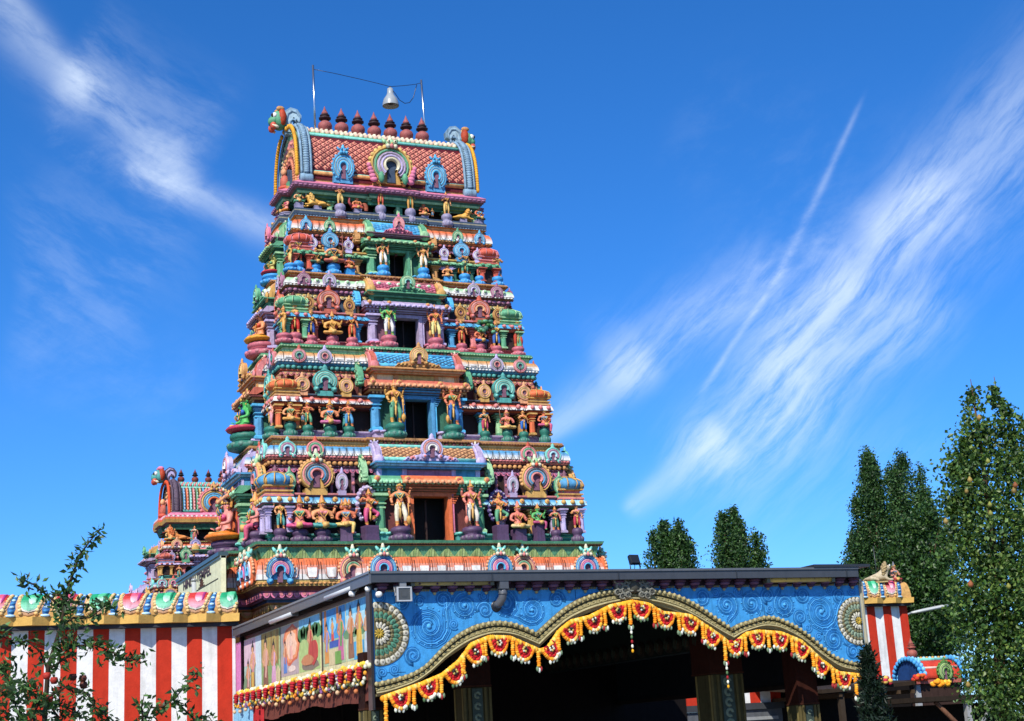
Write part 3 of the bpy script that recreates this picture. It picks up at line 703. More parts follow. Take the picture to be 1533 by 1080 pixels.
# ================================================================ the great gopuram
TX, TY = 10.845, 33.3
def Wf(z): return 3.802 - .175 * (z - 5.839)
def Df(z): return 3.30 - .26 * (z - 5.839)
def Bf(z): return 1.45 - .065 * (z - 5.839)
tower = empty('temple_tower', (TX, TY, 0))
tag(tower, 'tall tapering temple gateway tower crowded with painted statues, red lattice roof on top', 'tower')
ZL = [5.839, 8.208, 10.438, 12.30, 14.02]
p = P
def cc(**k): return k
SPEC = [
 dict(bay=1.16, door=.40, dome_w=.62, dome_h=.30, p=.1, pil_x=[.50, .70, .86], pil_s=[.62], pil_c=[(p['lilac'], p['lav']), (p['gold'], p['ochre']), (p['lav'], p['lilac'])], dome_p=(p['lilac'], p['lav']),
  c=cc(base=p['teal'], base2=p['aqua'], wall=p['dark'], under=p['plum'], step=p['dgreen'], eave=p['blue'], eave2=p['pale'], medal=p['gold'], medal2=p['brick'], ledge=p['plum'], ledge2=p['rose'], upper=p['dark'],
       strip=p['mauve'], strip2=p['plum'], scal=p['pink'], beadbg=p['dark'], bead=p['ochre'], lip=p['rose'], lip2=p['pink'], lipbead=p['rose'], pet=p['blue'], pet2=p['white'], fr=p['gold'], fr2=p['ochre'], led1=p['ochre'], led2=p['brown']),
  dome=(p['rose'], p['blue'], p['gold'], p['plum']), scroll=(p['green'], p['lgreen']), psp=.16, bells=p['maroon'],
  mid=[(.86, .28, .50, 'arch', [p['green'], p['lgreen'], p['dgreen']], p['lgreen']), (.70, .74, .78, 'arch', [p['gold'], p['rose'], p['navy'], p['blue'], p['rose']], 'face'), (.545, .28, .50, 'arch', [p['lav'], p['lilac'], p['grey']], p['lilac'])],
  top=[(.915, .40, .44, 'shoe', [p['aqua'], p['mauve'], p['pale']], p['aqua']), (.735, .40, .46, 'shoe', [p['rose'], p['green'], p['pink']], p['red'])],
  b=cc(wall=p['maroon'], base=p['teal'], base2=p['aqua'], step=p['green'], step2=p['dgreen'], door=p['orange'], door2=p['pink'], eave=p['green'], eave2=C('a8e0b0'), deave=p['orange'], deave2=p['peach'], panel=p['blue'], panel2=p['mauve'], post=p['lilac'],
       led=p['blue'], led2=p['pale'], pil=p['green'], pil2=p['lgreen'], rbase=p['aqua'], lat=p['tan'], latbg=p['brown'], rtrim=p['aqua'], horn=p['lilac'], horn2=p['lav'], head=p['green'], kudu=[p['lilac'], p['rose'], p['lav'], p['white']])),
 dict(bay=1.0, door=.31, dome_w=.56, dome_h=.24, p=.1, pil_x=[.52, .66, .84], pil_s=[.62], pil_c=[(p['teal'], p['blue']), (p['lgreen'], p['green']), (p['ochre'], p['gold'])], dome_p=(p['orange'], p['gold']),
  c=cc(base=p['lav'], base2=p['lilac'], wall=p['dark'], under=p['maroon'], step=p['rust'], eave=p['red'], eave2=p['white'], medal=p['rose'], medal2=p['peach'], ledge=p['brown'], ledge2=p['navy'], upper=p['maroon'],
       strip=p['tan'], strip2=p['brick'], scal=p['rose'], beadbg=p['dgreen'], bead=p['teal'], lip=p['blue'], lip2=p['sky'], lipbead=p['white'], pet=p['ochre'], pet2=p['white'], fr=p['lgreen'], fr2=p['green'], led1=p['green'], led2=p['lgreen']),
  dome=(p['tan'], p['orange'], p['gold'], p['maroon']), scroll=(p['lgreen'], p['green']), pkind='dash', psp=.24, bells=p['maroon'],
  mid=[(.82, .36, .46, 'round', [p['peach'], p['gold'], p['peach']], p['peach']), (.66, .56, .60, 'shoe', [p['teal'], p['aqua'], p['teal'], p['aqua']], p['teal']), (.51, .34, .46, 'round', [p['gold'], p['peach'], p['ochre']], p['peach'])],
  top=[(.885, .34, .42, 'round', [p['rose'], p['pink'], p['dgreen'], p['teal']], p['brick']), (.69, .34, .44, 'round', [p['lilac'], p['lav'], p['navy'], p['rose']], p['lilac'])],
  b=cc(wall=p['dgreen'], base=p['lav'], base2=p['lilac'], step=p['ochre'], step2=p['maroon'], door=p['blue'], door2=p['sky'], eave=p['brick'], eave2=p['peach'], deave=p['brick'], deave2=p['peach'], panel=p['cream'], panel2=p['yellow'], post=p['ochre'],
       led=p['ochre'], led2=p['tan'], pil=p['blue'], pil2=p['sky'], rbase=p['sky'], lat=p['sky'], latbg=p['navy'], rtrim=p['sky'], horn=p['rose'], horn2=p['brick'], head=p['orange'], kudu=[p['ochre'], p['gold'], p['tan'], p['yellow']])),
 dict(bay=.84, door=.29, dome_w=.56, dome_h=.30, p=.09, pil_x=[.42, .62, .78], pil_s=[.60], pil_c=[(p['blue'], p['sky']), (p['rose'], p['brick']), (p['brick'], p['rose'])], dome_p=(p['green'], p['lgreen']),
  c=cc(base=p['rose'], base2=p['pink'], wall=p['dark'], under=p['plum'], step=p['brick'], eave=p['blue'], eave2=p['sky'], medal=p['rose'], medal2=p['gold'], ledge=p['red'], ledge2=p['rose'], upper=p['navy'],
       strip=p['yellow'], strip2=p['plum'], scal=p['cream'], beadbg=p['plum'], bead=p['purple'], lip=p['brown'], lip2=p['gold'], lipbead=p['white'], pet=p['lgreen'], pet2=p['white'], fr=p['rust'], fr2=p['ochre'], led1=p['ochre'], led2=p['brown']),
  dome=(p['green'], p['green'], p['lgreen'], p['maroon']), scroll=(p['blue'], p['sky']), pkind='disc', psp=.25, bells=p['brown'],
  mid=[(.81, .27, .40, 'round', [p['ochre'], p['gold'], p['brown'], p['ochre']], p['gold']), (.645, .54, .56, 'shoe', [p['brick'], p['rose'], p['red'], p['peach']], p['red']), (.475, .27, .40, 'round', [p['ochre'], p['gold'], p['brown'], p['ochre']], p['gold'])],
  top=[(.89, .33, .38, 'shoe', [p['purple'], p['mauve'], p['purple']], p['purple']), (.665, .33, .40, 'shoe', [p['lav'], p['grey'], p['lilac']], p['lav'])],
  b=cc(wall=p['plum'], base=p['rose'], base2=p['pink'], step=p['lav'], step2=p['plum'], door=p['lav'], door2=p['lilac'], eave=p['lav'], eave2=p['lilac'], deave=p['lav'], deave2=p['lilac'], panel=p['dgreen'], panel2=p['green'], post=p['green'],
       led=p['green'], led2=p['dgreen'], pil=p['lav'], pil2=p['lilac'], rbase=p['rose'], lat=p['pink'], latbg=C('8a2f3a'), rtrim=p['rose'], horn=p['gold'], horn2=p['tan'], head=p['tan'], kudu=[p['green'], p['lgreen'], p['green'], p['aqua']])),
 dict(bay=.66, door=.21, dome_w=.50, dome_h=.34, p=.08, pil_x=[.40, .60, .78], pil_s=[.6], pil_c=[(p['ochre'], p['gold']), (p['dgreen'], p['green']), (p['dgreen'], p['green'])], dome_p=(p['red'], p['brick']),
  f=dict(base=.07, pil=.27, eave=.28, eave1=.335, led=.37, strip=.50, strip1=.56, bead=.63, lip0=.645, lip1=.675, pet=.82, fr=.885),
  bf=dict(base=.07, pil=.43, st=.50, ea=.57, pan=.605, led=.65, top=.865),
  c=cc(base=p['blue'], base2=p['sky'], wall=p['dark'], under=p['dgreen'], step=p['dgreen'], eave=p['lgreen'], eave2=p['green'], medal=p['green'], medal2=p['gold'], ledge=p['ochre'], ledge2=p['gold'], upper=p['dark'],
       strip=p['maroon'], strip2=p['terra'], scal=p['mauve'], beadbg=p['maroon'], bead=p['terra'], lip=p['ochre'], lip2=p['gold'], lipbead=p['ochre'], pet=p['orange'], pet2=p['white'], fr=p['ochre'], fr2=p['gold'], led1=p['navy'], led2=p['bluegrey']),
  dome=(p['brick'], p['red'], p['rose'], p['maroon']), scroll=(p['gold'], p['ochre']), psp=.17,
  mid=[(.81, .25, .34, 'round', [p['lilac'], p['white'], p['lav']], p['lilac']), (.645, .42, .52, 'round', [p['blue'], p['sky'], p['blue'], p['sky']], p['blue']), (.47, .25, .34, 'round', [p['lilac'], p['white'], p['lav']], p['lilac'])],
  top=[(.92, .29, .36, 'shoe', [p['blue'], p['sky'], p['blue']], p['sky']), (.68, .29, .38, 'shoe', [p['green'], p['lgreen'], p['green']], p['green'])],
  b=cc(wall=p['dgreen'], base=p['blue'], base2=p['sky'], step=p['dgreen'], step2=p['green'], door=p['green'], door2=p['lgreen'], eave=p['green'], eave2=p['lgreen'], deave=p['green'], deave2=p['lgreen'], panel=p['maroon'], panel2=p['plum'], post=p['plum'],
       led=p['plum'], led2=p['mauve'], pil=p['green'], pil2=p['lgreen'], rbase=p['blue'], lat=p['sky'], latbg=p['blue'], rtrim=p['sky'], horn=p['lgreen'], horn2=p['green'], head=p['green'], kudu=[p['pink'], p['rose'], p['pink'], p['rose']])),
]
for k in range(4):
    storey(tower, SPEC[k], Wf, Df, Bf, ZL[k], ZL[k + 1])

# ---- plinth with its great painted cornice (5.84 down to the ground)
def plinth():
    m = MB()
    def pl(e=0): return Plan(Wf(5.839) + e, Df(5.839) + e, 1.75, .16, .95, .3, Bf(5.839) + e)
    P0 = pl()
    steps(m, P0, [(0, -.55, p['brick']), (4.0, -.55, p['lgreen']), (4.0, -.50, p['teal']), (4.25, -.50, p['rose']), (4.25, -.42, p['rose']), (4.40, -.40, p['tan']), (4.40, -.30, p['gold']), (4.58, -.22, p['ochre']), (4.62, -.14, p['navy']), (4.68, -.14, p['plum']),
                  (4.68, -.08, p['mauve']), (4.80, -.03, p['plum']), (4.84, .0, p['brown']), (4.93, .10, p['gold']), (5.02, .11, p['yellow']), (5.06, .11, p['yellow'])])
    scallops(m, P0, 4.80, -.02, .16, .10, p['pink'], p['rose']); scallops(m, P0, 4.57, -.21, .2, .13, p['gold'], p['peach'])
    for M, L in stations(P0, 4.12, -.50, .42):
        m.box(-L * .36, L * .36, -.03, .01, -.1, .1, p['mauve'] if int(abs(M[0][3]) * 5) % 2 else p['rose'], M)
        m.lathe([(.08, 0), (.05, .03), (.01, .05)], 8, p['peach'], M @ T(0, -.03, 0) @ RX(90))
    beads(m, P0, 4.98, .115, .10, .018, p['ochre'], .025)
    petals(m, P0, 5.06, 5.505, .13, -.02, .40, p['orange'], p['white'])
    # inner tongues of the petals
    for M, L in stations(P0, 0, 0, .40):
        for sx, q in ((0, 1),):
            m.add([(-L * .22, -.166, 5.10), (L * .22, -.166, 5.10), (L * .26, -.145, 5.30), (-L * .26, -.145, 5.30)], [(0, 1, 2, 3)], p['white'], M)
            for e0 in (-1, 1):
                m.tube([(e0 * L * .27, -.13, 5.33), (e0 * L * .26, -.163, 5.16), (e0 * L * .20, -.172, 5.095), (0, -.174, 5.085)], .008, p['terra'], 4, M)
            for xx in (-.12, -.04, .04, .12):
                m.tube([(xx * L * 2, -.075, 5.47), (xx * L * 2, -.135, 5.34)], .006, p['rust'], 4, M)
    steps(m, P0, [(5.505, -.04, p['green']), (5.505, -.02, p['green']), (5.735, .05, p['yellow']), (5.74, .10, p['dark']), (5.765, .11, p['yellow']), (5.785, .13, p['green']), (5.838, .15, p['green']), (5.838, -.6, p['green'])])
    beads(m, P0, 5.763, .115, .06, .012, p['dark'])
    for M, L in stations(P0, 0, 0, .36):       # pale green pleated triangles
        for i in range(6):
            a = -L * .5 + L * i / 6; b = a + L / 6
            zt = lambda x: 5.51 + .21 * (1 - abs(x) / (L * .5))
            o = lambda z: -(-.02 + (z - 5.505) / .23 * .07) - .012
            zz_ = lambda x, d=0: (x, o(zt(x)) - (.012 if d else 0), zt(x))
            m.add([(a, o(5.51), 5.51), (b, o(5.51) - .012, 5.51), zz_(b, 1), zz_(a)], [(0, 1, 2, 3)], C('a9bf7c') if i % 2 else C('93ad6a'), M)
    body = m.build('plinth', MAT['paint'], tower)
    cols = {'b': [p['blue'], p['sky'], C('2a4fa0'), p['pink'], C('c05aa0'), p['sky']], 'g': [p['rose'], p['peach'], p['maroon'], p['green'], p['peach']], 'o': [p['orange'], p['white'], p['lav'], p['sky']]}
    def big(a, x, dist, kind):
        b = MB(); M = (RZ(a) if a == 0 else a) @ T(x, -dist - .17, 4.95); w, h = .58, .70
        zt = kudu(b, M, w, h, cols[kind], 'shoe', None)
        lion_face(b, M @ T(0, -.02, zt + .02), .30, (p['aqua'], p['ivory'], p['rose']))
        cz_ = w / 2 * .95 * h * .62 / (w / 2 * 1.45)
        flame_fringe(b, M, w * .51, cz_, h * .62 / (w / 2 * 1.45), 10, w, p['peach'], 14)
        b.build('arch_ornament', MAT['paint'], body)
    D0, W0 = P0.D, P0.W
    for sx in (-1, 1):
        big(0, sx * .91 * W0, D0, 'b'); big(0, sx * .505 * W0, D0, 'g'); big(0, sx * .345 * W0, D0 + .16, 'b')
    for a in (-90, 90):
        RM, dist, ext = P0.side(a)
        for y, kd in ((.92, 'o'), (.74, 'b'), (.57, 'o'), (-.92, 'b'), (-.6, 'o')):
            big(RM, -y * ext if a > 0 else y * ext, dist, kd)
plinth()

# ---- the small storey of lions under the roof
def attic():
    m = MB(); z0, z1 = 14.02, 14.60; W, D = Wf(z0), Df(z0)
    def pl(e): return Plan(W + e, D + e, .62, .07, .4, .2, Bf(z0) + e)
    steps(m, pl(0), [(z0, -.5, p['dark']), (z0 + .30, -.5, p['dark']), (z0 + .30, -.24, p['dgreen']), (z0 + .36, -.22, p['green']), (z0 + .36, -.16, p['dgreen']), (z0 + .42, -.14, p['green']), (z0 + .42, -.08, p['lgreen']), (z0 + .47, -.06, p['dgreen']), (z0 + .52, -.04, p['plum']),
                      (z0 + .54, .03, p['purple']), (z0 + .62, .07, p['purple']), (z0 + .64, .07, p['pink']), (z0 + .78, -.16, p['pink']), (z0 + .78, -.2, p['ochre']), (z0 + .80, -.2, p['ochre']), (z0 + .86, -.2, p['yellow']), (z0 + .88, -.24, p['green']), (z0 + 1.0, -.24, p['green']), (z0 + 1.0, -.5, p['green'])])
    beads(m, pl(0), z0 + .58, .06, .12, .02, p['mauve'])
    ob = m.build('storey', MAT['paint'], tower)
    for x in (-.93, -.62, .62, .93):
        b = MB(); pillar(b, T(x * W, -D + .28, z0), .30, .14, p['lgreen'], p['green']); b.build('pillar', MAT['paint'], ob)
    for sx in (-1, 1):
        for y in (-.55, .0, .55):
            b = MB(); pillar(b, T(sx * (W - .28), y * D, z0), .30, .14, p['lgreen'], p['green']); b.build('pillar', MAT['paint'], ob)
    b = MB()
    b.box(-.55, .55, -D + .15, -D + .5, z0 + .30, z0 + .53, p['green']); b.box(-.6, .6, -D + .10, -D + .5, z0 + .40, z0 + .47, p['lgreen'])
    for sx in (-1, 1):
        b.box(*sorted((sx * .17, sx * .25)), -D + .16, -D + .4, z0 + .002, z0 + .30, p['lgreen']); b.box(*sorted((sx * .27, sx * .33)), -D + .2, -D + .45, z0 + .002, z0 + .30, p['green'])
    b.box(-.17, .17, -D + .48, -D + .5, z0 + .002, z0 + .3, p['black'])
    b.build('doorway', MAT['paint'], ob)
attic()

# ---- barrel roof with gables, crest of urns
def roof(root, cx, hl, hd, zb, zt, hornh, style):
    m = MB(); K = 14; H = zt - zb
    def pr(i, o=0.0, kk=K):         # keel shaped section (y,z)
        t = i / kk; a = R(-14 + 104 * t)
        tt = t ** .82; y = -(hd + o) * max(0, 1 - tt ** 3.2) ** .5; z = zb + H * .04 + (H * .95 + o) * (.25 * max(0, math.sin(a)) + .75 * t) * (1.0)
        return y, z
    def section(kk=K, o=0.0):
        f_ = [pr(i, o) for i in range(kk + 1)]; return f_ + [(-y, z) for y, z in reversed(f_[:-1])]
    sc = section(); n = len(sc)
    m.loft([[(cx + x, y, z) for y, z in sc] for x in (-hl, hl)], [style['bg']], None, False, True)
    def sp(s, t, o):
        i = 2.4 + t * 7.3
        y, z = pr(i, o); return (cx - hl + 2 * hl * s, y, z)
    if style['kind'] == 'lattice':
        nx, ny = 21, 6
        for row in range(ny * 2 - 1):
            for k in range(nx + (row % 2)):
                s = (k + (.5 if row % 2 == 0 else 0)) / nx; t = (row + 1) / (ny * 2); ds, dt = .39 / nx, .39 / ny
                if s - ds < 0 or s + ds > 1: continue
                for sg in (1, -1):
                    v = [sp(s - ds, t, .004), sp(s, t - dt, .004), sp(s + ds, t, .004), sp(s, t + dt, .004), sp(s, t, .016)]
                    if sg < 0: v = [(x, -y, z) for x, y, z in v]
                    fs = [(0, 1, 4), (1, 2, 4), (2, 3, 4), (3, 0, 4)]
                    m.add(v, fs, style['lat'])
                    q = sp(s, t, .028); m.ell(q[0], sg * q[1], q[2], .02, .012, .02, style['dot'], None, 5, 3)
    else:
        nx = 22
        for k in range(nx):
            s = (k + .5) / nx
            cc_ = style['ribs'][k % len(style['ribs'])]
            m.tube([sp(s, t, .01) for t in np.linspace(-.05, 1.05, 9)], hl / nx * .8, cc_, 6)
            for t in np.linspace(0, 1, 8): q = sp(s, t, .01 + hl / nx * .7); m.ell(*q, hl / nx * .5, .03, .05, lerpc(cc_, p['white'], .3), None, 6, 4)
    for t, c, r in ((-.10, style['t1'], .06), (-.05, style['t2'], .035), (1.10, style['t2'], .05), (1.17, style['t3'], .03)):
        for sg in (1, -1):
            a = sp(0, t, .01); b = sp(1, t, .01); m.tube([(a[0], sg * a[1], a[2]), (b[0], sg * b[1], b[2])], r * H / 1.9, c, 6)
    # leafy ridge band
    for k in range(34):
        s = (k + .5) / 34
        for sg in (1, -1):
            for t, c in ((1.24, style['leaf'][k % 2]), (1.36, style['leaf'][(k + 1) % 2])):
                i = min(K, 2.4 + t * 7.3); y, z = pr(i, .015); m.ell(cx - hl + 2 * hl * s, sg * y, z, hl / 34 * 1.0, .08, .075, c, None, 6, 4)
    m.box(cx - hl, cx + hl, -.16, .16, zb + H * .99, zb + H * 1.02, style['leaf'][0])
    ob = m.build('barrel_roof', MAT['paint'], root)
    # gables
    for sx in (-1, 1):
        b = MB(); g = style['gable']
        M = T(cx + sx * hl, 0, 0) @ RZ(sx * 90)           # local: -y points outwards along +-x
        arch = [(y * 1.05, z + (z - zb) * .03) for y, z in sc]
        b.extr([(y, z) for y, z in arch], -.05, .05, g[0], M)
        # scroll-carved band visible from the front, with rolled foot
        for o, wd, c in ((.02, .115, g[1]), (.05, .07, g[2])):
            b.loft([[(y * (1 + .06 + o), -x, z + .05 + o * .6) for x in (-wd, wd)] for y, z in sc], [c] * (n - 1), M, False)
        for sg in (-1, 1):
            b.tube([(y * 1.10, .115 * sg, z + .06) for y, z in sc], .035, g[1], 6, M)
            b.lathe([(.12, -.15), (.13, -.12), (.13, .12), (.12, .15)], 10, g[1], M @ T(sg * hd * 1.06, 0, zb + .02) @ RX(90))
        for i in range(n - 1):
            y, z = sc[i]; y2, z2 = sc[i + 1]
            for q in (.25, .75):
                yy, z_ = y + (y2 - y) * q, z + (z2 - z) * q
                b.ell(yy * 1.13, 0, z_ + .09, .05, .085, .05, g[1], M, 6, 4)
                b.ell(yy * 1.07, -.22, z_ + .04, .06, .05, .07, g[3], M, 6, 4)       # yellow flames of the face
        cols = style['face']
        for i, c in enumerate(cols):                       # nested arches on the gable face
            q0, q1 = 1.0 - i * .14, 1.0 - (i + 1) * .14
            for j in range(n - 1):
                (ya, za), (yb2, zb2) = sc[j], sc[j + 1]
                za0, zb0 = zb + .1, zb + .1
                pt = lambda y, z, q: (y * q, -.06 - .03 * (1 if 0 < 1 else 0) - .02 * i, zb + (z - zb) * (q * .96 + .02))
                b.add([pt(ya, za, q0), pt(yb2, zb2, q0), pt(yb2, zb2, q1), pt(ya, za, q1)], [(0, 1, 2, 3)], c, M)
                ym, zm = (ya + yb2) / 2, (za + zb2) / 2; qm = (q0 + q1) / 2
                b.ell(*pt(ym, zm, qm), .055, .05, .05, lerpc(c, p['peach'], .4), M, 5, 4)
        b.extr([(y * .36, zb + (z - zb) * .36 + .02) for y, z in sc], -.20, -.05, p['navy'], M)
        # seated guardian of the gable niche
        b.ell(0, -.25, zb + .28, .13, .12, .2, p['brick'], M); b.ell(0, -.27, zb + .55, .08, .08, .1, p['peach'], M); b.ell(0, -.28, zb + .12, .2, .14, .08, p['red'], M)
        # curled plume over the gable and the monster face in front of it
        pts = [(-.26, 0), (-.30, .25), (-.34, .5), (-.28, .72), (-.10, .84), (.12, .80), (.26, .62), (.24, .44), (.12, .40), (.10, .52), (.02, .56), (-.06, .44), (-.02, .26), (.14, .08), (.24, 0)]
        kx = hornh / .84
        Mh = T(cx + sx * (hl + .02), 0, zt - .12) @ (S(-1, 1, 1) if sx > 0 else S(1))
        b.extr([(x * kx * .9, z * kx) for x, z in pts], -.09, .09, g[1], Mh)
        b.extr([(x * kx * .7 - .02, z * kx * .85 + .05) for x, z in pts], -.12, .12, g[2], Mh)
        for q in (.9, .55): b.tube([(x * kx * .72 * q, -.12, z * kx * .88 * q + .04) for x, z in pts[1:11]], .03, g[1], 5, Mh)
        f0 = style['monster']
        Mh = Mh @ T(-.04, 0, .10) @ S(.86); b.ell(-.36, 0, .36 * kx, .26, .26, .34 * kx, f0[0], Mh, 10, 8); b.ell(-.52, 0, .30 * kx, .16, .22, .16, f0[0], Mh)
        b.ell(-.30, -.16, .42 * kx, .13, .12, .30 * kx, f0[1], Mh); b.ell(-.30, .16, .42 * kx, .13, .12, .30 * kx, f0[1], Mh)
        for q in (-1, 1):
            b.ell(-.52, q * .15, .46 * kx, .08, .08, .09, p['white'], Mh); b.ell(-.58, q * .16, .46 * kx, .05, .05, .055, p['dark'], Mh)
            b.ell(-.55, q * .11, .10 * kx, .1, .12, .12, f0[2], Mh)
            b.lathe([(.04, 0), (.05, .08), (.01, .2)], 6, p['ivory'], Mh @ T(-.42, q * .2, .02) @ RY(-70))
            b.ell(-.34, q * .12, .74 * kx, .13, .08, .08, f0[3], Mh, 7, 5)
        b.build('gable_end', MAT['paint'], root)
    return ob, sp
zt_roof = 16.46
rf, rsp = roof(tower, 0, 2.08, 1.00, 14.80, zt_roof, .72, dict(kind='lattice', bg=C('5c1420'), lat=C('dc8672'), dot=C('f0b08c'), t1=p['ochre'], t2=p['aqua'], t3=p['green'], leaf=(p['ivory'], C('d8b8a0')),
   gable=(p['terra'], p['bluegrey'], C('a9c2cc'), C('e0a02c')), face=[p['lgreen'], p['rose'], p['ochre'], p['brick']], monster=(p['green'], C('b04020'), p['red'], p['ochre'])))
def roof_kudus():
    for x, w, h, cs, tp, z in ((-1.18, .56, .86, [p['blue'], p['sky'], p['blue'], p['sky']], p['blue'], 14.82), (1.18, .56, .86, [p['blue'], p['sky'], p['blue'], p['sky']], p['blue'], 14.82)):
        b = MB(); M = T(x, -1.12, z)
        b.box(-w * .42, w * .42, 0, .6, -.05, h * .5, cs[0], M)
        zt = kudu(b, M, w, h, cs, 'arch', None); flame_fringe(b, M, w * .49, w / 2 * .95 * h * .62 / (w / 2 * 1.45), h * .62 / (w / 2 * 1.45), 60, w, p['sky'], 15)
        lion_face(b, M @ T(0, -.02, zt), w * .5, (p['blue'], p['sky'], p['blue']))
        b.build('arch_ornament', MAT['paint'], tower)
    b = MB(); M = T(0, -1.16, 14.78); w, h = 1.06, 1.22
    zt = kudu(b, M, w, h, [p['gold'], p['green'], p['lav'], p['lilac'], p['ivory']], 'arch', None, open_col=p['navy'])
    flame_fringe(b, M, w * .5, w / 2 * .95 * h * .62 / (w / 2 * 1.45), h * .62 / (w / 2 * 1.45), 60, w, p['yellow'], 21)
    lion_face(b, M @ T(0, -.04, zt), .40, (p['lgreen'], p['ivory'], p['rose']))
    for sx in (-1, 1):      # pink and green fans at the foot
        for i in range(5):
            b.ell(sx * (.46 + .03 * i), -.12, .1 + .09 * i, .11 - .012 * i, .05, .07, p['pink'], M, 6, 4)
        b.ell(sx * .3, -.2, .14, .08, .07, .15, p['green'], M, 7, 5)
    b.build('arch_ornament', MAT['paint'], tower)
    for i in range(7):
        b = MB(); finial(b, T((i - 3) * .427, 0, zt_roof - .03), .80, C('9c5652'), C('3a2428')); o = b.build('roof_urn', MAT['paint'], tower)
roof_kudus()
# ================================================================ statues
def skin_mesh(nodes, links, sub=1):
    """one continuous surface grown round a skeleton. nodes: name -> (x,y,z,r,region)"""
    names = list(nodes); idx = {n: i for i, n in enumerate(names)}
    me = bpy.data.meshes.new('skeleton'); me.from_pydata([nodes[n][:3] for n in names], [(idx[a], idx[b]) for a, b in links], [])
    o = bpy.data.objects.new('skeleton', me); col.objects.link(o)
    o.modifiers.new('skin', 'SKIN'); sv = me.skin_vertices[0].data
    for i, n in enumerate(names):
        r = nodes[n][3]; sv[i].radius = (r, r) if not hasattr(r, '__len__') else r; sv[i].use_root = (i == 0)
    s = o.modifiers.new('sub', 'SUBSURF'); s.levels = s.render_levels = sub
    dg = bpy.context.evaluated_depsgraph_get(); ev = o.evaluated_get(dg); em = ev.to_mesh()
    v = np.empty(len(em.vertices) * 3); em.vertices.foreach_get('co', v); v = v.reshape(-1, 3)
    f = [tuple(p_.vertices) for p_ in em.polygons]
    ev.to_mesh_clear(); bpy.data.objects.remove(o); bpy.data.meshes.remove(me)
    # region of each face: nearest bone end
    seg = [(np.array(nodes[a][:3]), np.array(nodes[b][:3]), nodes[a][4], nodes[b][4], np.mean(nodes[a][3]), np.mean(nodes[b][3])) for a, b in links]
    reg = []
    for q in f:
        c = v[list(q)].mean(0); best = 9; rg = 'skin'
        for a, b, ra, rb, wa, wb in seg:
            d = b - a; t = float(np.clip(np.dot(c - a, d) / max(1e-9, np.dot(d, d)), 0, 1)); dist = np.linalg.norm(c - a - d * t) - (wa + (wb - wa) * t)
            if dist < best: best = dist; rg = ra if t < .5 else rb
        reg.append(rg)
    return v, f, reg
class Fig:
    def __init__(s, nodes, links): s.v, s.f, s.reg = skin_mesh(nodes, links); s.v = s.v.copy(); s.f = list(s.f); s.reg = list(s.reg)
    def extra(s, fn, region):
        m = MB(); fn(m); o = len(s.v)
        if m.n:
            s.v = np.concatenate([s.v] + m.v); s.f += [tuple(o + k for k in q) for q in m.f]; s.reg += [region] * len(m.f)
    def norm(s):
        z0 = s.v[:, 2].min(); z1 = s.v[:, 2].max(); s.h = z1 - z0; return s
def head_nodes(n, x, y, z, r, crown=.16, hw='crown'):
    n['neck'] = (x, y, z - r * 1.35, r * .55, 'skin'); n['head'] = (x, y - r * .1, z, (r, r * 1.0), 'skin'); n['brow'] = (x, y, z + r * .75, r * .98, hw)
    n['crown1'] = (x, y, z + r * .75 + crown * .35, r * .80, hw); n['crown2'] = (x, y, z + r * .75 + crown * .75, r * .48, hw); n['crown3'] = (x, y, z + r * .75 + crown * 1.1, r * .16, hw)
    return [('neck', 'head'), ('head', 'brow'), ('brow', 'crown1'), ('crown1', 'crown2'), ('crown2', 'crown3')]
def face(F, x, y, z, r):
    def eyes(m):
        for sx in (-1, 1): m.ell(x + sx * r * .38, y - r * .98, z + r * .12, r * .22, r * .12, r * .12, (1, 1, 1), None, 6, 4)
    F.extra(eyes, 'white')
    def dk(m):
        for sx in (-1, 1):
            m.ell(x + sx * r * .38, y - r * 1.07, z + r * .12, r * .10, r * .07, r * .11, (1, 1, 1), None, 5, 4)
            m.tube([(x + sx * r * .15, y - r * 1.0, z + r * .34), (x + sx * r * .42, y - r * 1.0, z + r * .40), (x + sx * r * .66, y - r * .85, z + r * .30)], r * .05, (1, 1, 1), 4)
    F.extra(dk, 'dark')
    F.extra(lambda m: (m.lathe([(r * .12, 0), (r * .17, -r * .3), (r * .1, -r * .36)], 6, (1, 1, 1), T(x, y - r * 1.02, z + r * .14)),
                       [m.ell(x + sx * r * 1.0, y, z, r * .14, r * .2, r * .3, (1, 1, 1), None, 6, 4) for sx in (-1, 1)]), 'skin')
    F.extra(lambda m: m.ell(x, y - r * .98, z - r * .42, r * .26, r * .12, r * .09, (1, 1, 1), None, 6, 4), 'lip')
    # crown: brow band, side jewels
    def cr(m):
        for i in range(9):
            a = R(-200 + 220 * i / 8); m.ell(x + r * 1.02 * math.cos(a), y + r * .98 * math.sin(a), z + r * .72, r * .2, r * .2, r * .2, (1, 1, 1), None, 5, 4)
        m.lathe([(r * .30, 0), (r * .34, r * .12), (.004, r * .7)], 6, (1, 1, 1), T(x, y - r * .86, z + r * .8))
        for sx in (-1, 1): m.ell(x + sx * r * 1.05, y - r * .1, z - r * .45, r * .18, r * .18, r * .22, (1, 1, 1), None, 5, 4)
    F.extra(cr, 'gold')
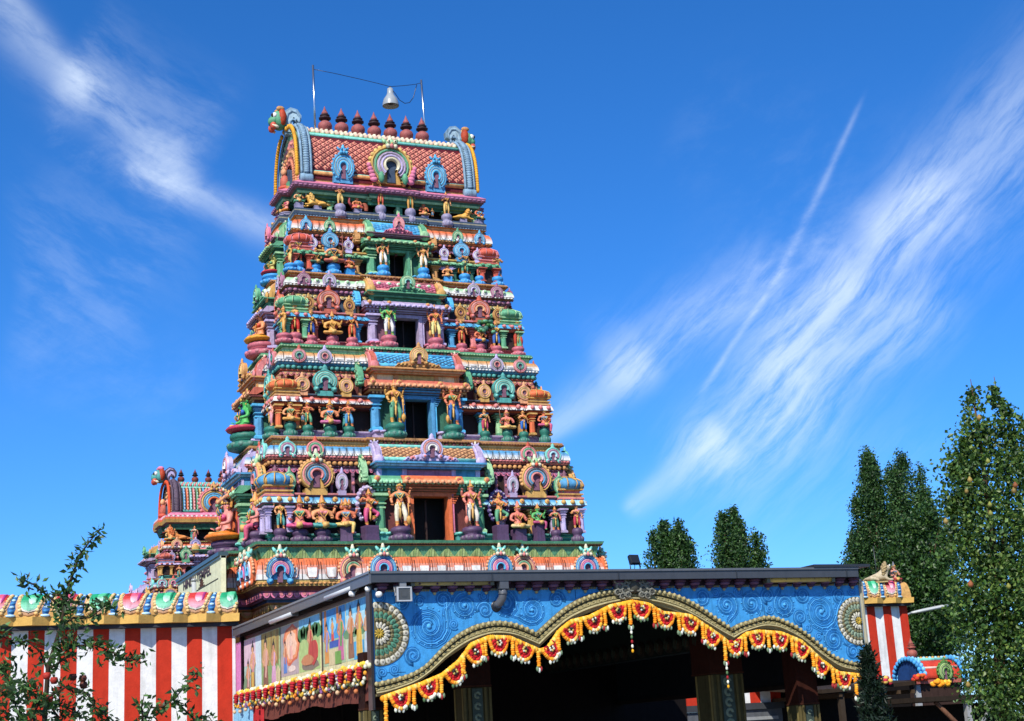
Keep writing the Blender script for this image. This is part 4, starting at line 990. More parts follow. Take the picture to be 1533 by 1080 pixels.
def jewels(F, z, w, y, zb, wb, yb):
    """necklaces on the chest and a belt"""
    def j(m):
        for k, rr in ((0, w), (1, w * 1.5)):
            pts = [(rr * math.cos(R(a)), y - .03 - .02 * k, z - .02 - rr * (1.1) * (1 - abs(math.cos(R(a)))) * (1 + .6 * k)) for a in np.linspace(180, 0, 9)]
            m.tube(pts, .010, (1, 1, 1), 5)
        for i in range(10):
            a = R(36 * i); m.ell(wb * math.cos(a), yb + wb * .9 * math.sin(a), zb, .018, .018, .014, (1, 1, 1), None, 5, 4)
        m.lathe([(.02, 0), (.026, -.04), (.005, -.1)], 6, (1, 1, 1), T(0, yb - wb, zb))
    F.extra(j, 'gold')
def fingers(F, p, d, s=.02):
    """five short fingers fanning from a raised palm at p, pointing along d"""
    p = Vector(p); d = Vector(d).normalized(); sd = d.cross(Vector((0, 1, 0)));
    if sd.length < .1: sd = d.cross(Vector((1, 0, 0)))
    sd.normalize()
    def g(m):
        for i, l in enumerate((.8, 1.05, 1.12, 1.0)):
            o = p + sd * (i - 1.5) * s * .5
            m.tube([o, o + d * s * l * .9 + Vector((0, -s * .15, 0)), o + d * s * l * 1.5 + Vector((0, -s * .5, 0))], [s * .24, s * .22, s * .14], (1, 1, 1), 5)
        o = p + sd * -s * .9; m.tube([o, o + d * s * .5 - sd * s * .5, o + d * s * .9 - sd * s * .55], [s * .26, s * .22, s * .14], (1, 1, 1), 5)
    F.extra(g, 'skin')
def bust(F, w, y, z, r):
    F.extra(lambda m: [m.ell(sx * w, y, z, r, r * .9, r, (1, 1, 1), None, 8, 6) for sx in (-1, 1)], 'top')

def fig_stand(kind):
    """standing figure 1 m tall with crown. kind: guard4 / woman / man / dance"""
    n = {}; sway = .02 if kind in ('woman',) else 0.0
    n['pelvis'] = (sway, 0, .455, .072, 'legs'); n['belly'] = (sway * .5, -.005, .535, .060, 'skin'); n['chest'] = (0, -.008, .645, (.088, .07), 'top'); n['collar'] = (0, 0, .70, (.07, .05), 'skin')
    L = [('pelvis', 'belly'), ('belly', 'chest'), ('chest', 'collar'), ('collar', 'neck')] + head_nodes(n, 0, -.005, .80, .052, .13)
    n['neck'] = (0, 0, .735, .030, 'skin')
    if kind == 'dance':
        n.update(hl=(-.06, 0, .42, .058, 'legs'), kl=(-.075, -.02, .235, .044, 'legs'), al=(-.05, .0, .05, .026, 'skin'), tl=(-.06, -.06, .022, .024, 'skin'),
                 hr=(.06, -.01, .42, .058, 'legs'), kr=(.175, -.07, .33, .044, 'legs'), ar=(.06, -.09, .19, .028, 'skin'), tr=(.01, -.12, .16, .022, 'skin'))
    else:
        k = .012 if kind == 'woman' else .03
        n.update(hl=(-.052, 0, .42, .060, 'legs'), kl=(-.06, -.012, .235, .045, 'legs'), al=(-.058, 0, .05, .030, 'skin'), tl=(-.07, -.062, .022, .025, 'skin'),
                 hr=(.052, 0, .42, .060, 'legs'), kr=(.062 + k, -.02 - k, .235, .045, 'legs'), ar=(.062 + k, 0, .05, .030, 'skin'), tr=(.08 + k, -.06, .022, .025, 'skin'))
    for q in 'lr': L += [('pelvis', 'h' + q), ('h' + q, 'k' + q), ('k' + q, 'a' + q), ('a' + q, 't' + q)]
    def arm(t, pts):
        nonlocal L
        prev = 'collar'
        for i, (pt, r) in enumerate(zip(pts, (.040, .030, .022, .020))):
            nm = 'arm%s%d' % (t, i); n[nm] = (*pt, r, 'skin'); L.append((prev, nm)); prev = nm
    hands = []
    if kind == 'guard4':
        arm('a', [(-.115, 0, .685), (-.155, -.02, .57), (-.135, -.075, .48)]); arm('b', [(.115, 0, .685), (.16, -.01, .57), (.155, -.06, .45)])
        n['up1'] = (-.165, .02, .645, .028, 'skin'); n['up2'] = (-.185, -.03, .75, .020, 'skin'); n['up3'] = (.165, .02, .645, .028, 'skin'); n['up4'] = (.185, -.03, .75, .020, 'skin')
        L += [('arma0', 'up1'), ('up1', 'up2'), ('armb0', 'up3'), ('up3', 'up4')]
        hands = [((-.187, -.03, .765), (0, -.1, 1)), ((.187, -.03, .765), (0, -.1, 1)), ((-.134, -.08, .465), (0, -.3, -1)), ((.155, -.065, .435), (0, -.2, -1))]
    elif kind == 'woman':
        arm('a', [(-.105, 0, .68), (-.155, .0, .57), (-.115, -.085, .60)]); arm('b', [(.105, 0, .68), (.15, .0, .56), (.165, -.02, .44)])
        hands = [((-.112, -.09, .615), (.1, -.2, 1)), ((.166, -.025, .425), (0, -.2, -1))]
    elif kind == 'dance':
        arm('a', [(-.105, 0, .685), (-.18, -.01, .62), (-.15, -.07, .73)]); arm('b', [(.105, 0, .685), (.18, -.02, .60), (.09, -.12, .57)])
        hands = [((-.15, -.075, .745), (0, -.1, 1)), ((.08, -.13, .565), (-1, -.2, 0))]
    else:
        arm('a', [(-.115, 0, .685), (-.165, -.02, .575), (-.06, -.11, .60)]); arm('b', [(.115, 0, .685), (.165, -.02, .575), (.06, -.11, .60)])
        hands = [((-.05, -.12, .61), (.3, -.2, 1)), ((.05, -.12, .61), (-.3, -.2, 1))]
    F = Fig(n, L); face(F, 0, -.008, .80, .052)
    for h, d in hands: fingers(F, h, d)
    jewels(F, .70, .05, -.055, .478, .075, 0)
    if kind in ('woman', 'dance'): bust(F, .042, -.06, .652, .042)
    if kind == 'guard4': bust(F, .045, -.052, .65, .047)
    def skirt(m):       # folds hanging between the legs, anklets
        m.extr([(-.012, .45), (.012, .45), (.018, .2), (.0, .13), (-.018, .2)], -.078, -.045, (1, 1, 1))
    F.extra(skirt, 'sash')
    def ank(m):
        for q in 'lr':
            a = n['a' + q]
            for z in (.065, .10): m.lathe([(.032, 0), (.04, .01), (.032, .02)], 8, (1, 1, 1), T(a[0], a[1], a[2] + z - .05))
        for nm in ('arma1', 'armb1'): a = n[nm]; m.ell(a[0], a[1], a[2] + .05, .038, .038, .014, (1, 1, 1), None, 6, 4)
    F.extra(ank, 'gold')
    return F.norm()
def fig_sit(kind):
    """seated figure. kind: cross2 / cross4 / leg4 (one leg hanging) / side"""
    n = {}
    n['pelvis'] = (0, .0, .11, .10, 'legs'); n['belly'] = (0, -.005, .24, .082, 'skin'); n['chest'] = (0, -.01, .39, (.115, .09), 'top'); n['collar'] = (0, 0, .46, (.09, .065), 'skin')
    L = [('pelvis', 'belly'), ('belly', 'chest'), ('chest', 'collar'), ('collar', 'neck')] + head_nodes(n, 0, -.008, .60, .074, .19)
    n['neck'] = (0, 0, .515, .042, 'skin')
    n.update(hl=(-.09, -.04, .09, .075, 'legs'), kl=(-.25, -.14, .075, .058, 'legs'), al=(-.06, -.22, .05, .036, 'legs'), tl=(.05, -.22, .045, .030, 'skin'))
    if kind.startswith('leg'):
        n.update(hr=(.09, -.05, .09, .075, 'legs'), kr=(.17, -.21, .09, .058, 'legs'), ar=(.14, -.20, -.17, .036, 'legs'), tr=(.14, -.27, -.21, .030, 'skin'))
    else:
        n.update(hr=(.09, -.04, .09, .075, 'legs'), kr=(.25, -.14, .075, .058, 'legs'), ar=(.06, -.19, .085, .036, 'legs'), tr=(-.05, -.20, .085, .030, 'skin'))
    for q in 'lr': L += [('pelvis', 'h' + q), ('h' + q, 'k' + q), ('k' + q, 'a' + q), ('a' + q, 't' + q)]
    def arm(t, pts):
        prev = 'collar'
        for i, (pt, r) in enumerate(zip(pts, (.054, .040, .030))):
            nm = 'arm%s%d' % (t, i); n[nm] = (*pt, r, 'skin'); L.append((prev, nm)); prev = nm
    arm('a', [(-.155, 0, .44), (-.215, -.03, .28), (-.17, -.14, .22)]); arm('b', [(.155, 0, .44), (.215, -.03, .28), (.15, -.15, .26)])
    hands = [((-.165, -.16, .225), (.2, -1, .3)), ((.14, -.17, .275), (-.2, -.4, 1))]
    if kind.endswith('4'):
        n['u1'] = (-.235, .02, .40, .036, 'skin'); n['u2'] = (-.265, -.04, .53, .026, 'skin'); n['u3'] = (.235, .02, .40, .036, 'skin'); n['u4'] = (.265, -.04, .53, .026, 'skin')
        L += [('arma0', 'u1'), ('u1', 'u2'), ('armb0', 'u3'), ('u3', 'u4')]; hands += [((-.267, -.04, .55), (0, -.1, 1)), ((.267, -.04, .55), (0, -.1, 1))]
    F = Fig(n, L); face(F, 0, -.014, .60, .074)
    for h, d in hands: fingers(F, h, d, .028)
    jewels(F, .455, .07, -.07, .165, .10, 0); bust(F, .056, -.075, .40, .056)
    F.extra(lambda m: m.extr([(-.05, .14), (.05, .14), (.07, .03), (0, -.01), (-.07, .03)], -.27, -.14, (1, 1, 1)), 'sash')
    return F.norm()
def fig_lion():
    n = dict(rump=(.27, 0, .15, .14, 'skin'), mid=(.02, 0, .16, .125, 'skin'), chest=(-.2, 0, .19, .145, 'skin'), neck=(-.27, 0, .36, .13, 'skin'), head=(-.34, 0, .46, .115, 'skin'), muz=(-.46, 0, .42, .07, 'skin'),
             s1=(-.24, -.11, .12, .07, 'skin'), p1=(-.34, -.13, .045, .045, 'skin'), q1=(-.50, -.13, .04, .045, 'skin'), s2=(-.24, .11, .12, .07, 'skin'), p2=(-.34, .13, .045, .045, 'skin'), q2=(-.50, .13, .04, .045, 'skin'),
             h1=(.24, -.14, .11, .085, 'skin'), k1=(.10, -.19, .09, .06, 'skin'), f1=(-.02, -.20, .035, .042, 'skin'), h2=(.24, .14, .11, .085, 'skin'), k2=(.10, .19, .09, .06, 'skin'), f2=(-.02, .2, .035, .042, 'skin'),
             t1=(.42, 0, .12, .03, 'skin'), t2=(.5, -.1, .06, .025, 'skin'), t3=(.4, -.24, .04, .025, 'skin'), t4=(.3, -.28, .04, .04, 'top'))
    L = [('mid', 'rump'), ('mid', 'chest'), ('chest', 'neck'), ('neck', 'head'), ('head', 'muz'), ('chest', 's1'), ('s1', 'p1'), ('p1', 'q1'), ('chest', 's2'), ('s2', 'p2'), ('p2', 'q2'), ('rump', 'h1'), ('h1', 'k1'), ('k1', 'f1'), ('rump', 'h2'), ('h2', 'k2'), ('k2', 'f2'), ('rump', 't1'), ('t1', 't2'), ('t2', 't3'), ('t3', 't4')]
    F = Fig(n, L)
    def mane(m):
        for j, (x, z, r) in enumerate(((-.27, .45, .15), (-.22, .38, .17), (-.17, .30, .17))):
            for i in range(13):
                a = R(360 * i / 13 + j * 14); m.ell(x, r * math.cos(a), z + r * math.sin(a), .06, .05, .05, (1, 1, 1), None, 6, 4)
    F.extra(mane, 'top')
    F.extra(lambda m: [m.ell(-.42, sx * .06, .50, .03, .03, .035, (1, 1, 1), None, 6, 4) for sx in (-1, 1)], 'white')
    F.extra(lambda m: ([m.ell(-.445, sx * .065, .50, .015, .02, .02, (1, 1, 1), None, 5, 4) for sx in (-1, 1)], m.ell(-.53, 0, .44, .02, .035, .025, (1, 1, 1), None, 5, 4)), 'dark')
    F.extra(lambda m: m.ell(-.49, 0, .365, .05, .05, .022, (1, 1, 1), None, 6, 4), 'lip')
    return F.norm()
FIG = {k: fig_stand(k) for k in ('guard4', 'woman', 'man', 'dance')}
FIG.update({k: fig_sit(k) for k in ('cross2', 'cross4', 'leg2', 'leg4')}); FIG['lion'] = fig_lion()
DEF = dict(skin=C('d88c5c'), legs=P['red'], top=P['green'], crown=C('c88448'), gold=C('dca94e'), white=P['white'], dark=P['dark'], lip=C('b03a32'), sash=P['gold'])
_fm = {}
def fig_mesh(kind, pal):
    key = (kind, tuple(sorted(pal.items())))
    if key in _fm: return _fm[key]
    F = FIG[kind]; me = bpy.data.meshes.new('body'); me.from_pydata(F.v.tolist(), [], F.f)
    at = me.color_attributes.new('Col', 'FLOAT_COLOR', 'CORNER'); lt = np.empty(len(me.polygons), np.int32); me.polygons.foreach_get('loop_total', lt)
    cc_ = np.ones((len(F.f), 4), np.float32); d = dict(DEF); d.update(pal); cc_[:, :3] = np.array([d[r] for r in F.reg])
    at.data.foreach_set('color', np.repeat(cc_, lt, axis=0).ravel()); me.polygons.foreach_set('use_smooth', [True] * len(F.f))
    me.materials.append(MAT['statue_paint']); me.update(); _fm[key] = me; return me
def pedestal(kind, w, h, c):
    m = MB()
    if kind == 'block':
        q = math.pi / 4; k = w * .54; m.lathe([(k, 0), (k * 1.02, h * .1), (k * .95, h * .5), (k * 1.0, h * .9), (k * .96, h)], 4, c, T(0, 0, 0), False, q)
    else:
        m.lathe([(w * .40, 0), (w * .49, h * .06), (w * .52, h * .2), (w * .48, h * .38), (w * .36, h * .47), (w * .34, h * .53), (w * .43, h * .62), (w * .45, h * .76), (w * .42, h * .9), (w * .3, h)], 16, c)
        for i in range(12):
            a = R(30 * i); m.ell(w * .44 * math.cos(a), w * .44 * math.sin(a), h * .26, w * .11, w * .11, h * .16, lerpc(c, P['white'], .10), None, 6, 4)
    return m
LAB = set()
def statue(kind, loc, rz, H, label, pal=None, ped=None, cat='statue', group=None, extras=(), wide=1.0):
    """H: height of the figure itself; ped: (kind, width, height, colour)"""
    pal = pal or {}; F = FIG[kind]; k = H / (F.v[:, 2].max() if kind.startswith('leg') else F.h)
    r = empty('lion_statue' if kind == 'lion' else 'temple_statue', loc, R(rz)); tag(r, label, cat, group)
    ph = 0
    if ped:
        ph = ped[2]; pedestal(*ped).build('pedestal', MAT['statue_paint'], r)
    o = bpy.data.objects.new('body', fig_mesh(kind, pal)); col.objects.link(o); o.parent = r
    o.scale = (k * wide, k * wide, k)
    zlow = F.v[:, 2].min() if not kind.startswith('leg') else 0.0
    o.location = (0, 0, ph - zlow * k - .006)
    for e in extras:
        m = MB()
        if e[0] == 'hood':      # ring of cobra coils behind the figure
            for i in range(17):
                a = R(-50 + 280 * i / 16); m.ell(.30 * H * math.cos(a), .05, ph + H * .56 + .46 * H * math.sin(a), .075 * H, .06 * H, .075 * H, e[1], None, 7, 5)
                m.ell(.30 * H * math.cos(a), .0, ph + H * .56 + .46 * H * math.sin(a), .03 * H, .06 * H, .03 * H, lerpc(e[1], P['white'], .4), None, 6, 4)
            m.build('hood', MAT['statue_paint'], r)
        elif e[0] == 'club':
            m.tube([(e[1] * .165 * H, -.09 * H, ph + .47 * H), (e[1] * .17 * H, -.10 * H, ph + .2 * H)], .014 * H, e[2], 6)
            m.lathe([(.016 * H, 0), (.045 * H, -.05 * H), (.052 * H, -.10 * H), (.02 * H, -.19 * H)], 8, e[2], T(e[1] * .17 * H, -.10 * H, ph + .21 * H)); m.build('club', MAT['statue_paint'], r)
        elif e[0] == 'halo':
            m.arc(0, ph + H * .80, .16 * H, .22 * H, -40, 220, .05 * H, .04 * H, e[1], None, 14); m.build('halo', MAT['statue_paint'], r)
        elif e[0] == 'cloak':
            v = []; K = 9
            for z, w_ in ((.86, .10), (.72, .17), (.5, .21), (.25, .23), (.06, .26)):
                for i in range(K):
                    a = R(-10 + 200 * i / (K - 1)); v.append((w_ * H * math.cos(a), .02 * H + w_ * .55 * H * math.sin(a), ph + z * H))
            f_ = [(j * K + i, j * K + i + 1, (j + 1) * K + i + 1, (j + 1) * K + i) for j in range(4) for i in range(K - 1)]
            m.add(v, f_, e[1], None, True); m.build('cloak', MAT['statue_paint'], r)
        elif e[0] == 'staff':
            m.tube([(e[1] * .30 * H, -.22 * H, ph + .1 * H), (e[1] * .34 * H, -.05 * H, ph + 1.15 * H)], .018 * H, e[2], 6); m.ell(e[1] * .34 * H, -.05 * H, ph + 1.17 * H, .05 * H, .05 * H, .06 * H, e[2], None, 7, 5); m.build('staff', MAT['statue_paint'], r)
        elif e[0] == 'cushion':
            m.ell(0, -.1 * H, ph + .07 * H, .46 * H, .38 * H, .10 * H, e[1], None, 14, 8); m.build('cushion', MAT['statue_paint'], r)
        elif e[0] == 'heads':
            rr = .074 * k
            for sx in (-1, 1):
                m.ell(sx * .105 * k, .02, ph + .60 * k, rr * .95, rr * .95, rr * 1.05, DEF['skin'] if 'skin' not in pal else pal['skin'], None, 9, 7)
                m.lathe([(rr * .95, 0), (rr * .8, rr), (rr * .4, rr * 2), (.005, rr * 2.6)], 8, DEF['crown'], T(sx * .105 * k, .02, ph + .60 * k + rr * .6))
                m.ell(sx * .12 * k - .0, -.068 * k * .9, ph + .61 * k, rr * .2, rr * .14, rr * .12, P['white'], None, 5, 4)
            m.build('side_heads', MAT['statue_paint'], r)
        elif e[0] == 'wings':
            for sx in (-1, 1):
                for i in range(5):
                    a = R(20 + 22 * i); m.tube([(sx * .18 * H, .04 * H, ph + .5 * H), (sx * (.18 + .42 * math.cos(a)) * H, .06 * H, ph + (.5 + .42 * math.sin(a)) * H)], [.05 * H, .03 * H], e[1], 5)
            m.build('wings', MAT['statue_paint'], r)
        elif e[0] == 'mount':      # a peacock beneath the rider
            m.ell(.0, -.05 * H, ph + .12 * H, .42 * H, .24 * H, .20 * H, e[1], None, 10, 8)
            m.tube([(-.36 * H, -.08 * H, ph + .18 * H), (-.52 * H, -.1 * H, ph + .42 * H), (-.50 * H, -.1 * H, ph + .66 * H), (-.60 * H, -.12 * H, ph + .70 * H)], [.11 * H, .07 * H, .065 * H, .03 * H], e[1], 7)
            for i in range(6): a = R(-25 + 18 * i); m.ell((.40 + .18 * math.cos(a)) * H, .0, ph + (.14 + .30 * math.sin(a)) * H, .16 * H, .05 * H, .06 * H, e[2], RY(0), 6, 4)
            m.build('mount', MAT['statue_paint'], r)
        elif e[0] == 'tree':
            m.tube([(e[1] * .3, .05, ph - .1), (e[1] * .32, .05, ph + H * .6)], [.06, .045], P['navy'], 7)
            rr_ = random.Random(3)
            for i in range(46):
                a, b = rr_.uniform(0, 6.28), rr_.uniform(-.3, 1)
                m.ell(e[1] * .32 + .26 * math.cos(a) * (1 - .4 * abs(b)), .02 + .14 * math.sin(a), ph + H * .68 + .20 * b, .075, .07, .05, (P['dgreen'], P['green'], C('3a6a30'))[i % 3], None, 5, 4)
            m.build('carved_tree', MAT['statue_paint'], r)
        elif e[0] == 'child':
            ob = bpy.data.objects.new('child', fig_mesh('woman', dict(legs=P['blue']))); col.objects.link(ob); ob.parent = r; ob.scale = (H * .52,) * 3; ob.location = (e[1] * H * .48, -.12 * H, ph)
    return r
def stat_px(u, vb, vt, k, off=.18):
    """x and height on the front ledge of storey k for a figure whose feet are at pixel (u,vb) and top at vt"""
    y = TY - Df(ZL[k]) + off; a = atY(u, vb, y); b = atY(u, vt, y); return a.x, y, a.z, b.z - a.z
p = P
jit = random.Random(15)
def row(k, pedc, items):
    z0 = ZL[k] + .006
    for it in items:
        kind, u, vb, vt, lab, pal = it[:6]; ex = it[6] if len(it) > 6 else (); pk = it[7] if len(it) > 7 else 'disc'; off = it[8] if len(it) > 8 else .2
        x, y, z, h = stat_px(u, vb, vt, k, off); ph = max(.08, z - z0)
        if kind.startswith('leg'): pk = 'block' if pk == 'disc' and k == 0 else pk
        w = (h * .56 if kind in ('guard4', 'woman', 'man', 'dance') else h * .62); w = min(max(w, .26), .62)
        if kind == 'lion': w = h * .8
        h *= 1.14
        statue(kind, (x, y, z0), jit.uniform(-16, 10), h, lab, pal, (pk, w, ph, pedc), 'statue', 'carved figures on the tower ledges', ex, 1.16 if kind == 'guard4' else 1.34 if kind in ('woman', 'man', 'dance') else 1.25)
sk = C('d8875a'); op = C('cf7350'); pk_ = C('d67b68'); tn = C('da9664'); gd = C('d29a4e'); gr = C('5da75c')
row(0, C('57405c'), [
 ('guard4', 419.5, 792, 751, 'standing statue with green leggings on purple disc at tower corner', dict(skin=tn, legs=p['teal'], top=p['gold'])),
 ('cross2', 449, 793, 747, 'seated statue in green bodice and pink trousers on purple disc', dict(skin=pk_, legs=C('c8507a'), top=p['green'])),
 ('cross4', 482.5, 793, 747, 'seated statue with raised hands and dark green trousers on purple disc', dict(skin=tn, legs=p['teal'], top=p['rose'])),
 ('leg4', 518, 790, 751, 'three headed statue with yellow leg hanging down, on purple block', dict(skin=op, legs=p['yellow'], top=p['bluegrey']), (('heads',),), 'block'),
 ('dance', 553, 788, 738, 'dancing statue in pink trousers under a lavender serpent hood', dict(skin=op, legs=C('c8507a'), top=sk), (('hood', p['lav']),), 'block'),
 ('guard4', 600, 789, 726, 'tall door guardian with green bodice and white leggings, lowest doorway', dict(skin=sk, legs=C('e2d8bc'), top=p['teal']), (('club', 1, gd),), 'disc', .05),
 ('guard4', 706.7, 789, 727, 'tall door guardian with rose bodice and white leggings, lowest doorway', dict(skin=pk_, legs=C('e6dccb'), top=p['rose']), (('club', -1, pk_),), 'disc', .05),
 ('dance', 748.7, 787, 743, 'dancing statue with bent green leg under a dark violet serpent hood', dict(skin=sk, legs=p['green'], top=sk), (('hood', C('5c4a80')),), 'block'),
 ('cross2', 776, 793, 755, 'bald pink seated statue with cream legs on purple block', dict(skin=pk_, legs=C('e0c088'), top=pk_, crown=pk_), (), 'block'),
 ('leg4', 805.5, 786, 757, 'green skinned seated statue with crimson leg hanging down', dict(skin=gr, legs=C('b04a70'), top=p['teal'])),
 ('woman', 832, 794, 762, 'small standing statue in dark green skirt beside the green seated one', dict(skin=pk_, legs=p['dgreen'], top=p['green'])),
 ('woman', 864, 791, 758, 'standing statue in red trousers on the purple disc at the outer corner', dict(skin=tn, legs=C('b83a50'), top=p['pink'])),
])
row(1, C('2f7160'), [
 ('cross2', 434.6, 632, 600, 'seated mother statue with small child on dark green disc', dict(skin=tn, legs=gd, top=p['green']), (('child', 1),)),
 ('man', 460.7, 637, 604, 'small standing flute player statue in green leggings', dict(skin=op, legs=p['green'], top=op)),
 ('cross4', 494, 637, 602, 'seated statue with blue bodice and mauve trousers on green disc', dict(skin=sk, legs=C('c06a90'), top=p['blue'])),
 ('man', 522, 639, 604, 'small bull faced standing statue in blue leggings on green disc', dict(skin=op, legs=p['blue'], top=op)),
 ('guard4', 591.4, 634, 576, 'golden door guardian with green leggings and club, second doorway', dict(skin=gd, legs=p['green'], top=C('c8805a')), (('club', 1, gd),), 'disc', .04),
 ('guard4', 677.8, 637, 582, 'door guardian with green bodice and blue leggings, second doorway', dict(skin=op, legs=C('3a70b0'), top=p['green']), (('club', -1, gd),), 'disc', .04),
 ('woman', 726, 646, 615, 'standing statue in crimson skirt on green disc', dict(skin=tn, legs=C('b8405c'), top=p['teal'])),
 ('cross2', 759.4, 644, 615, 'seated sage statue with yellow trousers and a long staff', dict(skin=pk_, legs=p['yellow'], top=pk_, crown=pk_), (('staff', -1, p['brown']),)),
 ('woman', 783.8, 647, 617, 'standing statue in bright blue trousers on green disc', dict(skin=tn, legs=C('2f6ab8'), top=p['orange'])),
 ('leg2', 814.8, 640, 613, 'seated statue with rose leg dangling at the outer corner', dict(skin=op, legs=C('c2587a'), top=p['bluegrey'])),
])
row(2, C('b9636f'), [
 ('woman', 441.5, 499, 458, 'standing statue in scarlet trousers on pink disc by the corner', dict(skin=tn, legs=C('c9382e'), top=p['gold'])),
 ('woman', 465.4, 503, 469, 'standing statue in navy blue trousers on pink disc', dict(skin=tn, legs=C('2b4f9a'), top=p['gold'])),
 ('cross4', 497.6, 503, 470, 'golden seated statue with green flowers on wide pink disc', dict(skin=gd, legs=gd, top=gd)),
 ('woman', 527, 506, 473, 'standing statue in orange red skirt on pink disc', dict(skin=sk, legs=C('cc5a3a'), top=C('cc5a3a'))),
 ('guard4', 581.8, 503, 457, 'green skinned door guardian with white leggings, third doorway', dict(skin=gr, legs=p['white'], top=gr), (), 'disc', .04),
 ('guard4', 652, 507, 462, 'tan door guardian with pale yellow leggings, third doorway', dict(skin=op, legs=C('e3d98e'), top=op), (('club', -1, gd),), 'disc', .04),
 ('woman', 691, 515, 483, 'slim standing statue in terracotta skirt on pink disc', dict(skin=sk, legs=C('b8452f'), top=sk)),
 ('cross2', 719, 514, 488, 'seated statue in blue skirt beneath a carved green tree', dict(skin=op, legs=C('2560a8'), top=p['red']), (('tree', .5),)),
 ('woman', 743, 519, 485, 'standing statue with golden bodice and blue leggings on pink disc', dict(skin=tn, legs=C('3c68b0'), top=p['gold'])),
 ('man', 775.3, 520, 483, 'standing statue all in terracotta red at the outer corner', dict(skin=C('c8623e'), legs=C('b8402c'), top=C('c8623e'))),
])
row(3, C('3b92cf'), [
 ('woman', 445.7, 392, 357, 'standing statue in vermilion trousers on sky blue disc by the corner', dict(skin=tn, legs=C('c9452f'), top=p['dgreen'])),
 ('cross2', 472.4, 396, 371, 'seated statue with dark bodice on small sky blue disc', dict(skin=sk, legs=p['dgreen'], top=C('303040'))),
 ('cross4', 499, 396, 361, 'crowned seated statue holding an instrument on sky blue disc', dict(skin=tn, legs=p['brick'], top=C('404858')), (('staff', 1, p['brown']),)),
 ('cross2', 522.9, 404, 383, 'small plump drummer statue with lilac wings on navy block', dict(skin=op, legs=p['brick'], top=op), (('wings', p['lilac']),), 'block'),
 ('guard4', 573.4, 398, 363, 'door guardian with dark bodice and white leggings, fourth doorway', dict(skin=sk, legs=p['white'], top=p['dgreen']), (), 'disc', .04),
 ('guard4', 633.7, 402, 369, 'door guardian with bare chest and cream leggings, fourth doorway', dict(skin=tn, legs=C('ece3cf'), top=tn), (), 'disc', .04),
 ('cross2', 670, 416, 396, 'small seated statue with spread lilac wings above the red lattice', dict(skin=tn, legs=tn, top=tn), (('wings', p['lilac']),), 'block'),
 ('woman', 695.4, 411, 378, 'standing statue in green skirt and wide orange cloak', dict(skin=tn, legs=p['green'], top=p['brick']), (('cloak', C('e8892c')),)),
 ('woman', 717.8, 414, 389, 'small standing statue in brick red dress on sky blue disc', dict(skin=op, legs=p['brick'], top=p['plum'])),
 ('man', 744.5, 415, 382, 'standing statue in slate blue leggings at the outer corner', dict(skin=tn, legs=C('4a6a90'), top=C('50604a'))),
])
def row_attic():
    k = 4; z0 = ZL[4] + .006; y = TY - Df(ZL[4]) + .12; lav = C('8d86a0')
    for kind, u, vb, vt, lab, pal, ex, pd, rz in [
        ('cross2', 447.4, 304, 286, 'green robed seated statue at the corner under the lattice roof', dict(skin=tn, legs=p['green'], top=p['lgreen']), (), None, 0),
        ('lion', 474.8, 309.5, 293, 'yellow lion statue lying on the top ledge, beside the green seated one', dict(skin=C('e0a850'), top=C('e0b060')), (), None, 0),
        ('man', 506.8, 309, 284.5, 'elephant-trunked statue in yellow leggings on lavender disc', dict(skin=tn, legs=p['yellow'], top=op), (), 'p', 0),
        ('cross2', 534.8, 314, 296, 'statue riding a red peacock on the top ledge', dict(skin=sk, legs=p['orange'], top=op), (('mount', C('b85050'), C('b06048')),), None, 0),
        ('woman', 567.4, 311, 284, 'statue in red skirt beside the topmost doorway', dict(skin=op, legs=p['red'], top=p['red']), (), 'p', 0),
        ('woman', 611.7, 316, 288, 'golden statue with green sash beside the topmost doorway', dict(skin=gd, legs=gd, top=gd, sash=p['green']), (), 'p', 0),
        ('cross2', 635, 324, 305, 'brown seated statue with a small bird on the top ledge', dict(skin=op, legs=tn, top=op), (('child', 1),), None, 0),
        ('woman', 665.9, 324, 297.5, 'statue with rose chest and yellow leggings on lavender disc', dict(skin=tn, legs=p['yellow'], top=p['rose']), (), 'p', 0),
        ('lion', 692.6, 329, 315, 'yellow lion statue facing the outer corner of the top ledge', dict(skin=C('e0a850'), top=C('e0a04a')), (), None, 180),
        ('cross2', 717.4, 330, 311, 'blue and orange seated statue at the outer corner under the roof', dict(skin=op, legs=p['dgreen'], top=p['sky']), (), None, 20)]:
        a = atY(u, vb, y); b = atY(u, vt, y); h = (b.z - a.z) * 1.3
        if pd: statue(kind, (a.x, y - .12, z0 - .18), rz, h, lab, pal, ('disc', .30, a.z - z0 + .18, lav), 'statue', 'carved figures on the tower ledges', ex, 1.15)
        else: statue(kind, (a.x, y + .02, z0 + .01), rz, h, lab, pal, ('block', .24, max(.02, a.z - z0 - .01), lav), 'statue', 'carved figures on the tower ledges', ex, 1.15)
row_attic()
